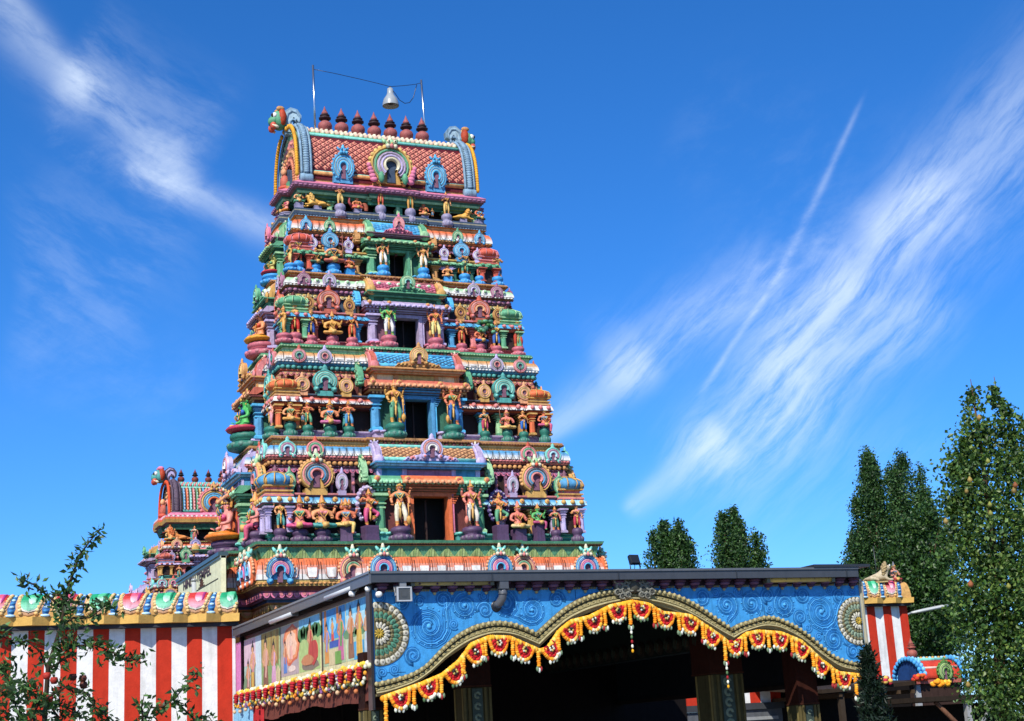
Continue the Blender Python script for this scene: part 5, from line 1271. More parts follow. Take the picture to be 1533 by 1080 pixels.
# figures on the left face, seen in profile
def lrow(k, ys, out=.0):
    x = TX - Wf(ZL[k]); return x
def left(kind, k, y, h, ph, lab, pal, ped, ex=(), o=.05, w=.5):
    x = TX - Wf(ZL[k]) + o; statue(kind, (x, y, ZL[k] + .006), -90, h, lab, pal, ('disc', w, ph, ped), 'statue', 'carved figures on the tower ledges', ex, 1.16 if kind == 'guard4' else 1.34 if kind in ('woman', 'man', 'dance') else 1.25)
d0 = C('57405c'); d1 = C('2f7160'); d2 = C('b9636f'); d3 = C('3b92cf')
left('cross2', 0, 32.25, 1.08, .34, 'large pink seated statue on orange cushion, profile on the side face', dict(skin=C('dd8c7e'), legs=C('e8822e'), top=C('d0527a'), crown=C('50302c')), d0, (('cushion', C('e07a2a')), ('halo', C('e09a4a'))), -.2, .85)
left('leg2', 0, 30.85, .86, .34, 'pink seated statue with green shawl and tall headdress on the side face', dict(skin=C('dc8478'), legs=C('cf5a74'), top=p['green'], crown=C('e09a5a')), d0, (), .1, .6)
left('woman', 0, 33.6, .9, .3, 'small rust coloured statue behind the large pink one', dict(skin=C('c8623e'), legs=p['rust'], top=C('c8623e')), d0, (), .1, .5)
left('cross4', 1, 32.4, .98, .42, 'green seated statue on red cushion jutting from the side face', dict(skin=C('4fae5a'), legs=C('57b060'), top=C('2a60b0'), crown=p['gold']), d1, (('cushion', C('b83a50')),), -.15, .85)
left('woman', 1, 31.05, .62, .28, 'small pale pink statue on the side face above the green disc', dict(skin=C('dd9684'), legs=C('c98a90'), top=p['white']), d1, (), .1, .4)
left('cross2', 2, 32.6, .86, .36, 'golden orange seated statue in profile on the side face, pink disc', dict(skin=C('dd9060'), legs=C('e0982e'), top=C('d0583a')), d2, (('cushion', C('e09a30')),), -.12, .75)
left('woman', 2, 31.3, .66, .24, 'gold standing statue in teal sash on the side face', dict(skin=gd, legs=gd, top=gd, sash=p['teal']), d2, (), .08, .4)
left('cross4', 3, 32.9, .62, .26, 'many armed statue in lime and red on the side face near the top', dict(skin=C('b8b060'), legs=C('c04030'), top=p['green']), d3, (('cushion', C('b83040')),), -.08, .6)
left('woman', 3, 31.8, .5, .2, 'yellow standing statue on the side face near the sky blue discs', dict(skin=gd, legs=p['yellow'], top=p['dgreen']), d3, (), .06, .34)
left('cross2', 4, 32.9, .5, .12, 'pink seated statue under the gable on the side face', dict(skin=C('dd8c7e'), legs=C('e0862e'), top=C('d0527a')), C('8d86a0'), (), -.02, .44)
left('cross2', 4, 33.8, .42, .12, 'magenta seated statue behind the one under the gable', dict(skin=C('d0789a'), legs=C('c05a8a'), top=C('b04070')), C('8d86a0'), (), -.02, .36)
# ================================================================ entrance canopy
p = P
GY = 20.585; YP = 20.82; GX0, GX1 = 6.41, 14.84; YB = 29.72; ZT = 4.10; XL = 6.55
G_DARK = C('3c3e42'); KH = C('8f8358'); KH2 = C('6b6242'); KH3 = C('a89d72')
canopy = empty('entrance_canopy', ((GX0 + GX1) / 2, GY + .3, 0))
tag(canopy, 'blue carved temple porch with wavy gilded arch and flat dark roof', 'canopy')
CO = Vector(canopy.location)
def cbuild(m, name, mat, parent=None):
    o = m.build(name, MAT[mat], parent or canopy); o.location = -CO if (parent is None or parent is canopy) else (0, 0, 0); return o
def pxs(lst, Y=YP): return [(lambda q: (q.x, q.z))(atY(u, v, Y)) for u, v in lst]
OUT = [[(561, 1022), (572.4, 1020), (614, 1009), (635, 997), (661, 969), (682, 950), (710, 935), (742, 929), (767, 932), (789, 940.5), (801, 947)],
       [(801, 947), (816, 932.6), (845.5, 907), (875, 891.5), (904, 884), (945, 880), (987.6, 884), (1014, 890.5), (1042.6, 905), (1073, 927), (1092.5, 940.5)],
       [(1092.5, 940.5), (1104, 933), (1122, 929), (1140, 922), (1158, 923), (1189, 936.7), (1211, 953), (1244, 982), (1269, 991), (1298, 994)]]
INN = [[(561, 1044), (576, 1042), (620, 1026), (645, 1008), (668, 986), (700, 965), (735, 953), (765, 955), (788, 964), (805, 971)],
       [(805, 971), (825, 951), (850, 931), (880, 918), (910, 909), (945, 901), (985, 908), (1020, 920), (1052, 937), (1080, 953), (1095.5, 960)],
       [(1095.5, 960), (1110, 951), (1125, 945), (1142, 941), (1165, 944), (1196, 960), (1225, 984), (1255, 1003), (1298, 1011)]]
ROPE = [(573, 1046), (630, 1025.7), (662, 1012), (688.4, 990.5), (706, 966), (733, 955), (763, 956), (784, 965), (808, 975.7), (820, 972), (837.6, 946), (855, 931.7), (882.7, 925), (914, 909), (946, 902), (971, 906), (991.7, 919), (1032, 923), (1042.6, 929),
        (1075, 951.7), (1095.6, 967), (1100, 964), (1118, 950), (1135.6, 946.7), (1169, 949), (1200, 962), (1226.7, 987.8), (1255.6, 1009), (1294, 1013)]
def resample(pts, n):
    d = [0]
    for a, b in zip(pts, pts[1:]): d.append(d[-1] + math.hypot(b[0] - a[0], b[1] - a[1]))
    out = []; j = 0
    for i in range(n):
        s = d[-1] * i / (n - 1)
        while j < len(d) - 2 and d[j + 1] < s: j += 1
        t = (s - d[j]) / max(1e-9, d[j + 1] - d[j]); a, b = pts[j], pts[j + 1]; out.append((a[0] + (b[0] - a[0]) * t, a[1] + (b[1] - a[1]) * t))
    return out
def smooth(pts, k=2):
    for _ in range(k):
        pts = [pts[0]] + [((a[0] + 2 * b[0] + c[0]) / 4, (a[1] + 2 * b[1] + c[1]) / 4) for a, b, c in zip(pts, pts[1:], pts[2:])] + [pts[-1]]
    return pts
NS = 40
OC = [smooth(resample(pxs(s), NS)) for s in OUT]; IC = [smooth(resample(pxs(s), NS)) for s in INN]
allo = [q for s in OC for q in s]; X0, X1 = allo[0][0], allo[-1][0]; ZTP = 3.93
def zo(x):
    for a, b in zip(allo, allo[1:]):
        if a[0] <= x <= b[0] and b[0] > a[0]: return a[1] + (b[1] - a[1]) * (x - a[0]) / (b[0] - a[0])
    return allo[-1][1] if x > X1 else allo[0][1]
BL = C('3d90ca'); BL2 = C('4e9ed4')
def canopy_front():
    m = MB()
    a = allo
    for q, r in zip(a, a[1:]):
        if r[0] - q[0] < 1e-6: continue
        v = [(q[0], YP, q[1] - .02), (r[0], YP, r[1] - .02), (r[0], YP, ZTP), (q[0], YP, ZTP)]
        m.add(v + [(x, YP + .14, z) for x, y, z in v], [(0, 1, 2, 3), (7, 6, 5, 4), (0, 4, 5, 1)], BL)
    # carved scrollwork in relief
    rr = random.Random(21); circ = []
    for R_, tries in ((.40, 900), (.30, 2500), (.20, 5000), (.13, 6000), (.08, 8000)):
        for _ in range(tries):
            x = rr.uniform(X0 + .1, X1 - .1); z = rr.uniform(2.4, 3.82)
            if z + R_ > 3.84 or x - R_ < X0 + .02 or x + R_ > X1 - .02: continue
            if any(zo(x + R_ * c) + .03 > z - R_ * math.sqrt(max(0, 1 - c * c)) for c in (-1, -.7, -.35, 0, .35, .7, 1)): continue
            if math.hypot(x - (X0 + .08), z - ROS_L[1]) < R_ + .44 or math.hypot(x - (X1 - .06), z - ROS_R[1]) < R_ + .40: continue
            if any(math.hypot(x - a_, z - b_) < R_ + c_ * .97 for a_, b_, c_ in circ): continue
            circ.append((x, z, R_))
    for x, z, r in circ:
        sg = rr.choice((-1, 1)); a0 = rr.uniform(0, 6.28)
        for off, th in ((0, .012), (.075, .009), (-.06, .008), (.15, .008), (-.13, .007)):
            pts = []
            for i in range(26):
                t = i / 25; rad = (r * (1 - off)) * (1 - .86 * t) - off * r * .6; an = a0 + sg * t * 4.3 * math.pi * .92
                pts.append((x + rad * math.cos(an), YP - .004, z + rad * math.sin(an)))
            # tail leaving the spiral
            tx, tz = pts[0][0] - x, pts[0][2] - z
            if r > .15: pts = [(pts[0][0] + sg * tz * .9 + tx * .25, YP - .004, pts[0][2] - sg * tx * .9 + tz * .25), (pts[0][0] + sg * tz * .45 + tx * .06, YP - .004, pts[0][2] - sg * tx * .45 + tz * .06)] + pts
            pts = [q for q in pts if zo(q[0]) + .02 < q[2] < 3.88 and X0 < q[0] < X1]
            if len(pts) > 3: m.tube(pts, th * .72 * (.7 + r), BL2 if off == 0 else C('2a78b8'), 5)
        if r > .16:
            for i in range(int(18 * r / .3)):
                an = a0 + i * 6.28 / int(18 * r / .3); q = (x + r * .93 * math.cos(an), z + r * .93 * math.sin(an)); m.ell(q[0], YP - .003, q[1], .013, .012, .013, BL2, None, 6, 4)
            m.ell(x, YP, z, r * .14, .03, r * .14, BL2, None, 8, 5)
    for u in (731, 862, 1010, 1143):
        x = atY(u, 900, YP).x; zb_ = zo(x); m.box(x - .004, x + .004, YP - .003, YP + .002, zb_ + .01, 3.87, C('173f66'))
    x0_, x1_ = X0 + .02, atY(655, 975, YP).x; z_ = atY(575, 1008, YP).z; m.box(x0_, x0_ + .45, YP - .003, YP + .002, z_, z_ + .008, C('173f66'))
    fp = cbuild(m, 'front_panel', 'panel_paint')
    # gilded moulding along the arches
    m = MB(); n = NS
    for O, I in zip(OC, IC):
        def at(t, y): return [(o[0] + (i_[0] - o[0]) * t, YP + y, o[1] + (i_[1] - o[1]) * t) for o, i_ in zip(O, I)]
        bands = [(0, -.02), (.05, -.07), (.30, -.075), (.34, -.03), (.38, -.03), (.42, -.06), (.62, -.07), (.66, -.05), (.68, -.09), (.76, -.095), (.80, -.05), (.95, -.045), (1.0, -.02), (1.0, .14)]
        cs = [KH2, KH, KH2, KH2, KH2, KH, KH2, KH3, KH3, KH3, KH, KH, KH2]
        m.loft([at(t, y) for t, y in bands], cs, None, False)
        pts = at(.13, -.08)
        L = sum(math.dist(a, b) for a, b in zip(pts, pts[1:])); k = int(L / .085)
        q2 = resample([(a[0], a[2]) for a in pts], k)
        for x, z in q2: m.ell(x, YP - .085, z, .030, .03, .034, KH3, None, 6, 5)
        q3 = resample([(a[0], a[2]) for a in at(.52, 0)], int(L / .05))
        for i, (x, z) in enumerate(q3): m.ell(x + .01 * (-1) ** i, YP - .062, z + .012 * (-1) ** i, .02, .018, .012, KH3 if i % 2 else KH, None, 5, 4)
    cbuild(m, 'arch_moulding', 'panel_paint')
    # rosettes at the two ends
    for (cx, cz), side, rs in ((ROS_L, 1, .46), (ROS_R, -1, .40)):
        m = MB(); lim = (X0 + .015) if side > 0 else (X1 - .015)
        ok = lambda x: (x > lim if side > 0 else x < lim)
        for n_, r0, r1, c, y in ((30, .98, .78, C('b9b5a4'), -.02), (30, .80, .66, C('7a7050'), -.025), (24, .70, .46, C('4c8068') if side > 0 else C('7d8f78'), -.03), (20, .50, .38, C('6f6a4a'), -.035), (16, .36, .16, C('c0bcaa'), -.045), (10, .16, .02, C('b89a3a'), -.06)):
            for i in range(n_):
                a = 2 * math.pi * (i + .5 * (n_ % 4 == 0)) / n_; rm = (r0 + r1) / 2 * rs; x, z = cx + rm * math.cos(a), cz + rm * math.sin(a)
                if not ok(x - side * .02): continue
                M = T(x, YP + y * .6, z) @ RY(-math.degrees(a)) ; m.ell(0, 0, 0, (r0 - r1) * rs * .58, .013, math.pi * rm / n_ * .96, c, M, 10, 5)
                M2 = T(x, YP + y * .6 - .008, z) @ RY(-math.degrees(a))
                m.ell(0, 0, 0, (r0 - r1) * rs * .26, .009, math.pi * rm / n_ * .38, lerpc(c, P['dark'], .6), M2, 6, 4)
        pl = [(cx + rs * math.cos(a), cz + rs * math.sin(a)) for a in np.linspace(0, 2 * math.pi, 40)[:-1]]
        pl = [(max(lim, x) if side > 0 else min(lim, x), z) for x, z in pl]
        m.extr(pl, YP - .012, YP + .02, C('5f5a40')); cbuild(m, 'rosette', 'panel_paint')
    # hanging lotus buds under the gutter, crest, end posts
    m = MB(); pc = C('4a2f44')
    nb = int((X1 - X0) / .27)
    for i in range(nb):
        x = X0 + (i + .5) * (X1 - X0) / nb
        for j in range(3): m.ell(x, YP - .02 - .03 * (2 - j), 3.93 - .045 * j, .11 - .022 * j, .09, .035, pc if j % 2 == 0 else C('6a4a62'), None, 8, 5)
        m.ell(x, YP - .02, 3.80, .03, .03, .03, KH3, None, 6, 4)
        for j in (-2, -1, 0, 1, 2): m.ell(x + .135 + j * .026, YP - .01, 3.845, .012, .012, .02, KH, None, 5, 4)
    m.box(X0, X1, YP - .015, YP + .16, 3.86, 3.97, C('2a1d28')); cbuild(m, 'lotus_row', 'panel_paint')
    m = MB(); q = atY(945, 882, YP); gc = C('4a4940')  # crest greys darkened, with the gutter's shade put into the colour
    for sx in (-1, 1):
        for i, (dx, dz, r) in enumerate(((.06, .02, .09), (.16, -.02, .09), (.25, .03, .08), (.20, .12, .08), (.10, .14, .08), (.30, -.06, .06), (.12, -.1, .06), (.22, -.12, .06), (.30, .12, .06))):
            m.ell(q.x + sx * dx, YP - .07, q.z + dz, r, .06, r * .9, gc if i % 2 else C('5c5b50'), None, 8, 6)
            m.arc(q.x + sx * dx, q.z + dz, r * .5, r * .95, 0, 330, YP - .11, .03, C('77766a'), None, 10)
    m.ell(q.x, YP - .09, q.z + .05, .1, .08, .13, gc); m.ell(q.x, YP - .12, q.z + .16, .07, .07, .07, C('6d6b5c')); cbuild(m, 'crest', 'panel_paint')
    for x, c, w_ in ((X0 - .03, C('2a2622'), .02), (X1 + .03, C('b0aa90'), .025)):
        m = MB(); m.box(x - w_, x + w_, YP - .03, YP + .16, 2.16, 3.93, c); m.box(x - w_ * .4, x + w_ * .4, YP - .045, YP - .03, 2.18, 3.9, lerpc(c, P['dark'], .3)); cbuild(m, 'end_post', 'metal_paint')
q_ = atY(569, 949, YP); ROS_L = (q_.x - .02, q_.z); q_ = atY(1284, 930, YP); ROS_R = (q_.x, q_.z)
canopy_front()
def canopy_roof():
    m = MB()
    m.box(GX0 + .04, GX1 - .02, GY + .05, YB, 3.97, ZT - .02, C('35363a'))
    g = MB()
    # gutter profile along front and left side
    for y0, y1, z0, z1, c in ((GY, GY + .03, 3.945, ZT, G_DARK), (GY - .02, GY + .02, ZT - .03, ZT + .004, C('55585c')), (GY + .03, GY + .16, 3.945, 3.965, C('2c2d30'))): g.box(GX0, GX1, y0, y1, z0, z1, c)
    for x in np.arange(GX0 + 1.9, GX1, 2.1): g.box(x - .012, x + .012, GY - .006, GY + .02, 3.946, ZT - .032, C('2c2e31'))
    g.box(GX0 + 7.55, GX1 + .22, GY - .04, GY + .5, ZT + .006, ZT + .05, C('2a2b2d'))
    for x0, x1, z0, z1, c in ((GX0 - .012, GX0 + .02, 3.93, ZT - .001, C('54565a')), (GX0 - .03, GX0 + .01, ZT - .03, ZT + .004, C('6d7074'))): g.box(x0, x1, GY - .01, YB + .05, z0, z1, c)
    cbuild(m, 'roof_slab', 'metal_paint'); cbuild(g, 'gutter', 'metal_paint')
    m = MB(); e = atY(752, 868, GY + .08)
    m.box(e.x - .07, e.x + .07, GY + .01, GY + .15, e.z - .14, e.z + .03, C('4a4c50'))
    pts = [(e.x, GY + .08, e.z - .12), (e.x, GY + .085, e.z - .2), (e.x - .005, GY + .10, e.z - .27), (e.x - .03, GY + .17, e.z - .34), (e.x - .06, YP + .02, e.z - .38)]
    m.tube(pts, .062, C('55575b'), 12); m.tube([pts[1], (pts[1][0], pts[1][1], pts[1][2] - .02)], .07, C('4a4c50'), 12); m.lathe([(.085, 0), (.085, .01), (.06, .012)], 14, C('15161a'), T(e.x - .06, YP - .002, e.z - .38) @ RX(90)); cbuild(m, 'drain_elbow', 'metal_paint')
    # ceiling, inner beams, back wall, columns; dark colours paint in the porch shade
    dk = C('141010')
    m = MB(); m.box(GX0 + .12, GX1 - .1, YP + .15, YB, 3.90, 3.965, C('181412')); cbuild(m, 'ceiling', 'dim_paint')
    m = MB()
    a = atY(1022, 1029, YB - .1); b = atY(1228, 1057, YB - .1)
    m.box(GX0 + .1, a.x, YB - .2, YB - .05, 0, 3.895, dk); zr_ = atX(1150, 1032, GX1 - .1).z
    s_ = MB(); s_.box(GX1 - .14, GX1 - .04, YP + .2, YB, zr_, 3.895, C('1a1f24')); s_.box(GX1 - .16, GX1 - .02, YP + .2, YB, zr_ - .03, zr_ + .04, C('2a2420')); cbuild(s_, 'right_side_panel', 'dim_paint')
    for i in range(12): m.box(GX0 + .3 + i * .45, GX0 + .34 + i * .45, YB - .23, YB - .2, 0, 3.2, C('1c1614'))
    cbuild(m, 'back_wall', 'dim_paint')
    m = MB(); bx = atY(1072, 968, YP + 1.2)
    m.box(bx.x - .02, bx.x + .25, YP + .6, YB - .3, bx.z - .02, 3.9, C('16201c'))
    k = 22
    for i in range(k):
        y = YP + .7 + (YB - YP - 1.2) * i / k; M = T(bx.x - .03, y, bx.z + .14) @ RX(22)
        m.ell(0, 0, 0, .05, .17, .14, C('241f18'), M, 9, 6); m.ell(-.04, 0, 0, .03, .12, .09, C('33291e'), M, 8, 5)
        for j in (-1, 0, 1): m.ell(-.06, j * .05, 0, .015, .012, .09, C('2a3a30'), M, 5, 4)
    cbuild(m, 'leaf_beam', 'dim_paint')
    for (u0, u1, v0, v1), y, lit in (((691, 735, 984, 1028), YP + 1.3, 0), ((1060, 1112, 968, 1008), YP + 1.3, 1), ((1192, 1226, 1012, 1054), YP + .55, 1), ((546, 577, 1050, 1062), YP + .35, 0)):
        a = atY(u0, v0, y); b = atY(u1, v1, y); cx, w_ = (a.x + b.x) / 2, (b.x - a.x) / 2
        m = MB(); br = C('341810') if lit else C('2a140e')  # brown darkened to carry the porch shade, less so on lit heads
        m.box(cx - w_, cx + w_, y, y + 2 * w_, b.z, max(a.z, 3.9) if v0 < 1050 else 3.0, br); m.box(cx - w_ * 1.04, cx + w_ * 1.04, y - .01, y + 2 * w_ + .01, b.z, b.z + .03, C('3c2014'))
        cbuild(m, 'column_head', 'dim_paint')
        m = MB(); w2 = w_ * .92
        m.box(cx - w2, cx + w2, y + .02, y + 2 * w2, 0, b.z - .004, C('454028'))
        for xx in (-1, -.62, .62, 1): m.box(cx + xx * w2 - .02, cx + xx * w2 + .02, y - .005, y + .03, .02, b.z - .01, C('5a5030'))
        for yy in (0, 1): m.box(cx - w2 - .01, cx - w2 + .02, y + .05 + yy * w2 * 1.6, y + .10 + yy * w2 * 1.6, .02, b.z - .01, C('7d6f42'))
        m.box(cx - w2 * .4, cx + w2 * .4, y, y + .03, .02, b.z - .02, C('3f4a42'))
        for i in range(9): m.arc(cx, b.z - .12 - .17 * i, w2 * .1, w2 * .28, 0, 300, y - .002, .015, C('6f7a66'), None, 10)
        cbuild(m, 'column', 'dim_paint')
canopy_roof()

# ---------------------------------------------------------------- painted side of the canopy
def yz(u, v): q = atX(u, v, XL); return q.y, q.z
def side_panels():
    zt = yz(556, 889)[1]; zb = yz(556, 982)[1]; zc = yz(556, 996)[1]
    m = MB(); m.box(XL + .02, XL + .12, YP + .16, YB - .02, 2.45, 3.94, C('1c1a18')); cbuild(m, 'side_wall', 'metal_paint')
    def person(m, M, x, z, h, skin, robe, hair=C('1c1414'), lean=0.0, robe2=None):
        """a painted figure, a few millimetres proud of the board"""
        M = M @ T(x, 0, 0) @ S(1.75, 1, 1) @ T(-x, 0, 0)
        lx = lambda t: x + lean * t
        m.extr([(lx(0) - .12 * h, z), (lx(0) + .12 * h, z), (lx(.3) + .10 * h, z + .3 * h), (lx(.5) + .075 * h, z + .52 * h), (lx(.5) - .075 * h, z + .52 * h), (lx(.3) - .11 * h, z + .3 * h)], -.006, 0, robe, M)
        m.extr([(lx(.5) - .065 * h, z + .5 * h), (lx(.5) + .065 * h, z + .5 * h), (lx(.8) + .10 * h, z + .78 * h), (lx(.8) + .03 * h, z + .84 * h), (lx(.8) - .03 * h, z + .84 * h), (lx(.8) - .10 * h, z + .78 * h)], -.007, 0, skin, M)
        if robe2: m.extr([(lx(.5) - .03 * h, z + .3 * h), (lx(.5) + .03 * h, z + .28 * h), (lx(.8) + .09 * h, z + .76 * h), (lx(.8) + .02 * h, z + .8 * h)], -.009, 0, robe2, M)
        for s_ in (-1, 1): m.extr([(lx(.78) + s_ * .09 * h, z + .78 * h), (lx(.6) + s_ * .16 * h, z + .60 * h), (lx(.5) + s_ * .08 * h, z + .50 * h), (lx(.5) + s_ * .05 * h, z + .53 * h), (lx(.6) + s_ * .11 * h, z + .61 * h), (lx(.78) + s_ * .055 * h, z + .76 * h)][::s_], -.008, 0, lerpc(skin, P['brown'], .15), M)
        c = [(lx(.9) + .055 * h * math.cos(t), z + .90 * h + .07 * h * math.sin(t)) for t in np.linspace(0, 6.283, 13)[:-1]]; m.extr(c, -.008, 0, skin, M)
        m.extr([(lx(.9) - .06 * h, z + .86 * h), (lx(.9) - .05 * h, z + .97 * h), (lx(.9), z + 1.03 * h), (lx(.9) + .05 * h, z + .97 * h), (lx(.9) + .06 * h, z + .86 * h), (lx(.9) + .035 * h, z + .94 * h), (lx(.9) - .035 * h, z + .94 * h)], -.010, 0, hair, M)
        m.extr([(lx(.9) - .02 * h, z + 1.0 * h), (lx(.9) + .02 * h, z + 1.0 * h), (lx(.9), z + 1.08 * h)], -.010, 0, hair, M)
    def blob(m, M, x, z, rx, rz, c, d=-.004, n=14, seed=0):
        rr = random.Random(seed); m.extr([(x + rx * (1 + rr.uniform(-.14, .14)) * math.cos(t), z + rz * (1 + rr.uniform(-.14, .14)) * math.sin(t)) for t in np.linspace(0, 6.283, n + 1)[:-1]], d, 0, c, M)
    V = 935
    spans = [(556.8, 518.2, 'forest'), (517, 483.2, 'shrine'), (478.5, 447.2, 'kneel'), (446.4, 420, 'flame'), (417.4, 391, 'court'), (390.6, 365, 'palace')][::1]
    for u1, u0, kind in spans:
        ya, yb_ = yz(u1, V)[0], yz(u0, V + 30)[0]         # near end, far end
        w_ = yb_ - ya; M = Matrix(((0, 1, 0, XL + .008), (-1, 0, 0, yb_), (0, 0, 1, 0), (0, 0, 0, 1)))   # x 0..w runs towards the viewer
        full = kind in ('court', 'palace'); z0 = zb if not full else zc - .12; H = zt - z0
        b = MB(); b.box(0.004, w_ - .004, -.004, .016, zc if not full else z0, zt, C('d9cf9a') if not full else C('a8b890'), M); M2 = M @ T(0, -.0045, 0)
        def rect(x0, x1, a0, a1, c, d=-.0015): b.extr([(x0 * w_, z0 + a0 * H), (x1 * w_, z0 + a0 * H), (x1 * w_, z0 + a1 * H), (x0 * w_, z0 + a1 * H)], d, 0, c, M2)
        X = lambda t: t * w_
        Z = lambda t: z0 + t * H
        skA, skB = C('d09a72'), C('c98a60')
        if kind == 'forest':
            rect(.01, .99, .40, .99, C('5fb2d8')); rect(.01, .99, .55, .78, C('a9d3dc'), -.002); rect(.01, .99, 0, .42, C('b9c6a0'), -.0025)
            for i, x in enumerate((.1, .35, .55, .9)): blob(b, M2, X(x), Z(.46), .2 * w_, .08 * H, C('5f8a5a'), -.003, 14, i)
            rect(.3, .7, 0, .3, C('3f9fc8'), -.0035)
            person(b, M2, X(.2), Z(.04), .84 * H, skA, C('8a5a3a'), robe2=C('c87a3a')); person(b, M2, X(.52), Z(.06), .86 * H, skB, C('d9a83a'), robe2=C('e0b84a')); person(b, M2, X(.82), Z(.04), .76 * H, skA, C('b8c8d0'), robe2=C('d0a0a8'))
        elif kind == 'shrine':
            rect(.01, .99, .40, .99, C('2f90c8')); rect(.01, .99, 0, .45, C('a3b58a'), -.002); rect(.3, .7, .30, .42, C('2b4fa0'), -.003); rect(.25, .75, .0, .28, C('cdb98a'), -.003)
            rect(.08, .18, .55, .99, C('c97a3a'), -.003); rect(.62, .72, .7, .99, C('c97a3a'), -.003)
            blob(b, M2, X(.45), Z(.70), .16 * w_, .15 * H, C('7fc8e8'), -.004); person(b, M2, X(.45), Z(.42), .40 * H, skA, C('c8403a'), robe2=C('e0a040'))
            person(b, M2, X(.18), Z(.05), .70 * H, skB, C('d08a3a'), robe2=C('7a86c8')); person(b, M2, X(.80), Z(.05), .84 * H, skB, C('c0608a'), robe2=C('4f9a4a')); rect(.55, .80, 0, .22, C('6a9a3a'), -.0095)
        elif kind == 'kneel':
            rect(.01, .99, .55, .99, C('79c0d8')); rect(.01, .99, 0, .62, C('a7bd72'), -.002)
            for i in range(7): blob(b, M2, X(.08 + .14 * i), Z(.70 + .03 * (i % 2)), .13 * w_, .13 * H, C('2e6030') if i % 2 else C('3f7a3c'), -.003, 14, i)
            blob(b, M2, X(.55), Z(.10), .4 * w_, .10 * H, C('7a6a58'), -.003, 14, 3); person(b, M2, X(.55), Z(.10), .80 * H, skB, C('b86038'), robe2=C('c03a2c'))
            blob(b, M2, X(.70), Z(.32), .20 * w_, .22 * H, C('b83428'), -.0095, 12, 5); blob(b, M2, X(.42), Z(.20), .28 * w_, .10 * H, C('c07a4a'), -.0105, 12, 6)
        elif kind == 'flame':
            rect(.01, .99, 0, .99, C('9a9a94')); rect(.01, .99, 0, .4, C('b09a98'), -.002)
            for r_, c in ((.42, C('d0603a')), (.36, C('e8905a')), (.28, C('f0c0a0'))): blob(b, M2, X(.60), Z(.58), r_ * w_, r_ * H * .95, c, -.003 - .001 * (.42 - r_) * 10, 18, 2)
            person(b, M2, X(.60), Z(.30), .52 * H, C('e8c0a8'), C('e8a898')); person(b, M2, X(.26), Z(.06), .62 * H, skA, C('4a78b8'), robe2=C('c86a3a')); blob(b, M2, X(.62), Z(.12), .2 * w_, .06 * H, C('e0c8b8'), -.006, 12, 4)
        elif kind == 'court':
            rect(.01, .99, .0, .99, C('7d9a58')); rect(.01, .99, .52, .99, C('9a8a48'), -.002)
            for i in range(6): rect(.06 + .16 * i, .13 + .16 * i, .45, .99, C('8a6a2c') if i % 2 else C('a88a3c'), -.003)
            person(b, M2, X(.25), Z(.03), .86 * H, skA, C('7a4a34'), robe2=C('d09a8a')); person(b, M2, X(.70), Z(.06), .74 * H, skB, C('c890b0'), robe2=C('d0a0b8'))
            blob(b, M2, X(.92), Z(.25), .12 * w_, .16 * H, C('c8b888'), -.006, 12, 4)
        else:
            rect(.01, .99, 0, .99, C('9fb8ac')); rect(.01, .99, .55, .99, C('d0b4c0'), -.002); rect(.68, .99, .1, .99, C('c4d4d8'), -.003); blob(b, M2, X(.15), Z(.2), .2 * w_, .22 * H, C('6f8a68'), -.003, 12, 7)
            person(b, M2, X(.52), Z(.06), .82 * H, skA, C('6a4030'), robe2=C('c88a8a')); person(b, M2, X(.25), Z(.02), .60 * H, skB, C('8a5a4a'), robe2=C('d0a8a0')); rect(.45, .58, .12, .42, C('c8a040'), -.0105)
        b.c = [lerpc(c_, (1, .98, .92), .04) for c_ in b.c]
        cbuild(b, 'painted_board', 'panel_paint')
    y0, y1 = yz(365, 985)[0], yz(353, 1000)[0]; b = MB()
    v = []; K = 14
    for i in range(K + 1):
        y = y0 + (y1 - y0) * i / K; x = XL - .03 + .03 * math.sin(i * 2.2); v += [(x, y, zt - .02), (x - .01, y, (zt + zb) / 2), (x, y, zb - .12)]
    f_ = [(i * 3 + k, i * 3 + k + 1, (i + 1) * 3 + k + 1, (i + 1) * 3 + k) for i in range(K) for k in (0, 1)]
    b.add(v, f_, C('c87cae'), None, True)
    for i in range(26): z = zt - .05 - i * (zt - zb) / 26; b.ell(XL - .06 + .02 * math.sin(i), y1 + .04, z, .03, .07, .035, C('c8b4b8'), None, 5, 4)
    o = b.build('curtain', MAT['cloth']); o.location = (0, 0, 0); tag(o, 'pink curtain with white frill at the far end of the painted boards', 'curtain')
    # brown valance under the boards
    b = MB(); v = []; K = 60; zv = zc + .02
    ya, yb_ = YP + .05, yz(400, 1040)[0]
    for i in range(K + 1):
        t = i / K; y = ya + (yb_ - ya) * t; x = XL - .05 + .02 * math.sin(i * 1.9)
        zl = zv - .50 - .03 * math.sin(t * 9) - .02 * math.sin(t * 23) - .06 * t
        v += [(x + .02, y, zv), (x, y, (zv + zl) / 2), (x - .02, y, zl)]
    f_ = [(i * 3 + k, i * 3 + k + 1, (i + 1) * 3 + k + 1, (i + 1) * 3 + k) for i in range(K) for k in (0, 1)]
    b.add(v, f_, C('6a3a30'), None, True)
    for i in range(K): b.ell(XL - .075 + .02 * math.sin(i * 1.9), ya + (yb_ - ya) * i / K, zv - .22, .02, .05, .012, C('8a5a48'), None, 5, 4)
    tag(b.build('valance', MAT['cloth']), 'brown fringed cloth valance hanging below the painted boards', 'valance')
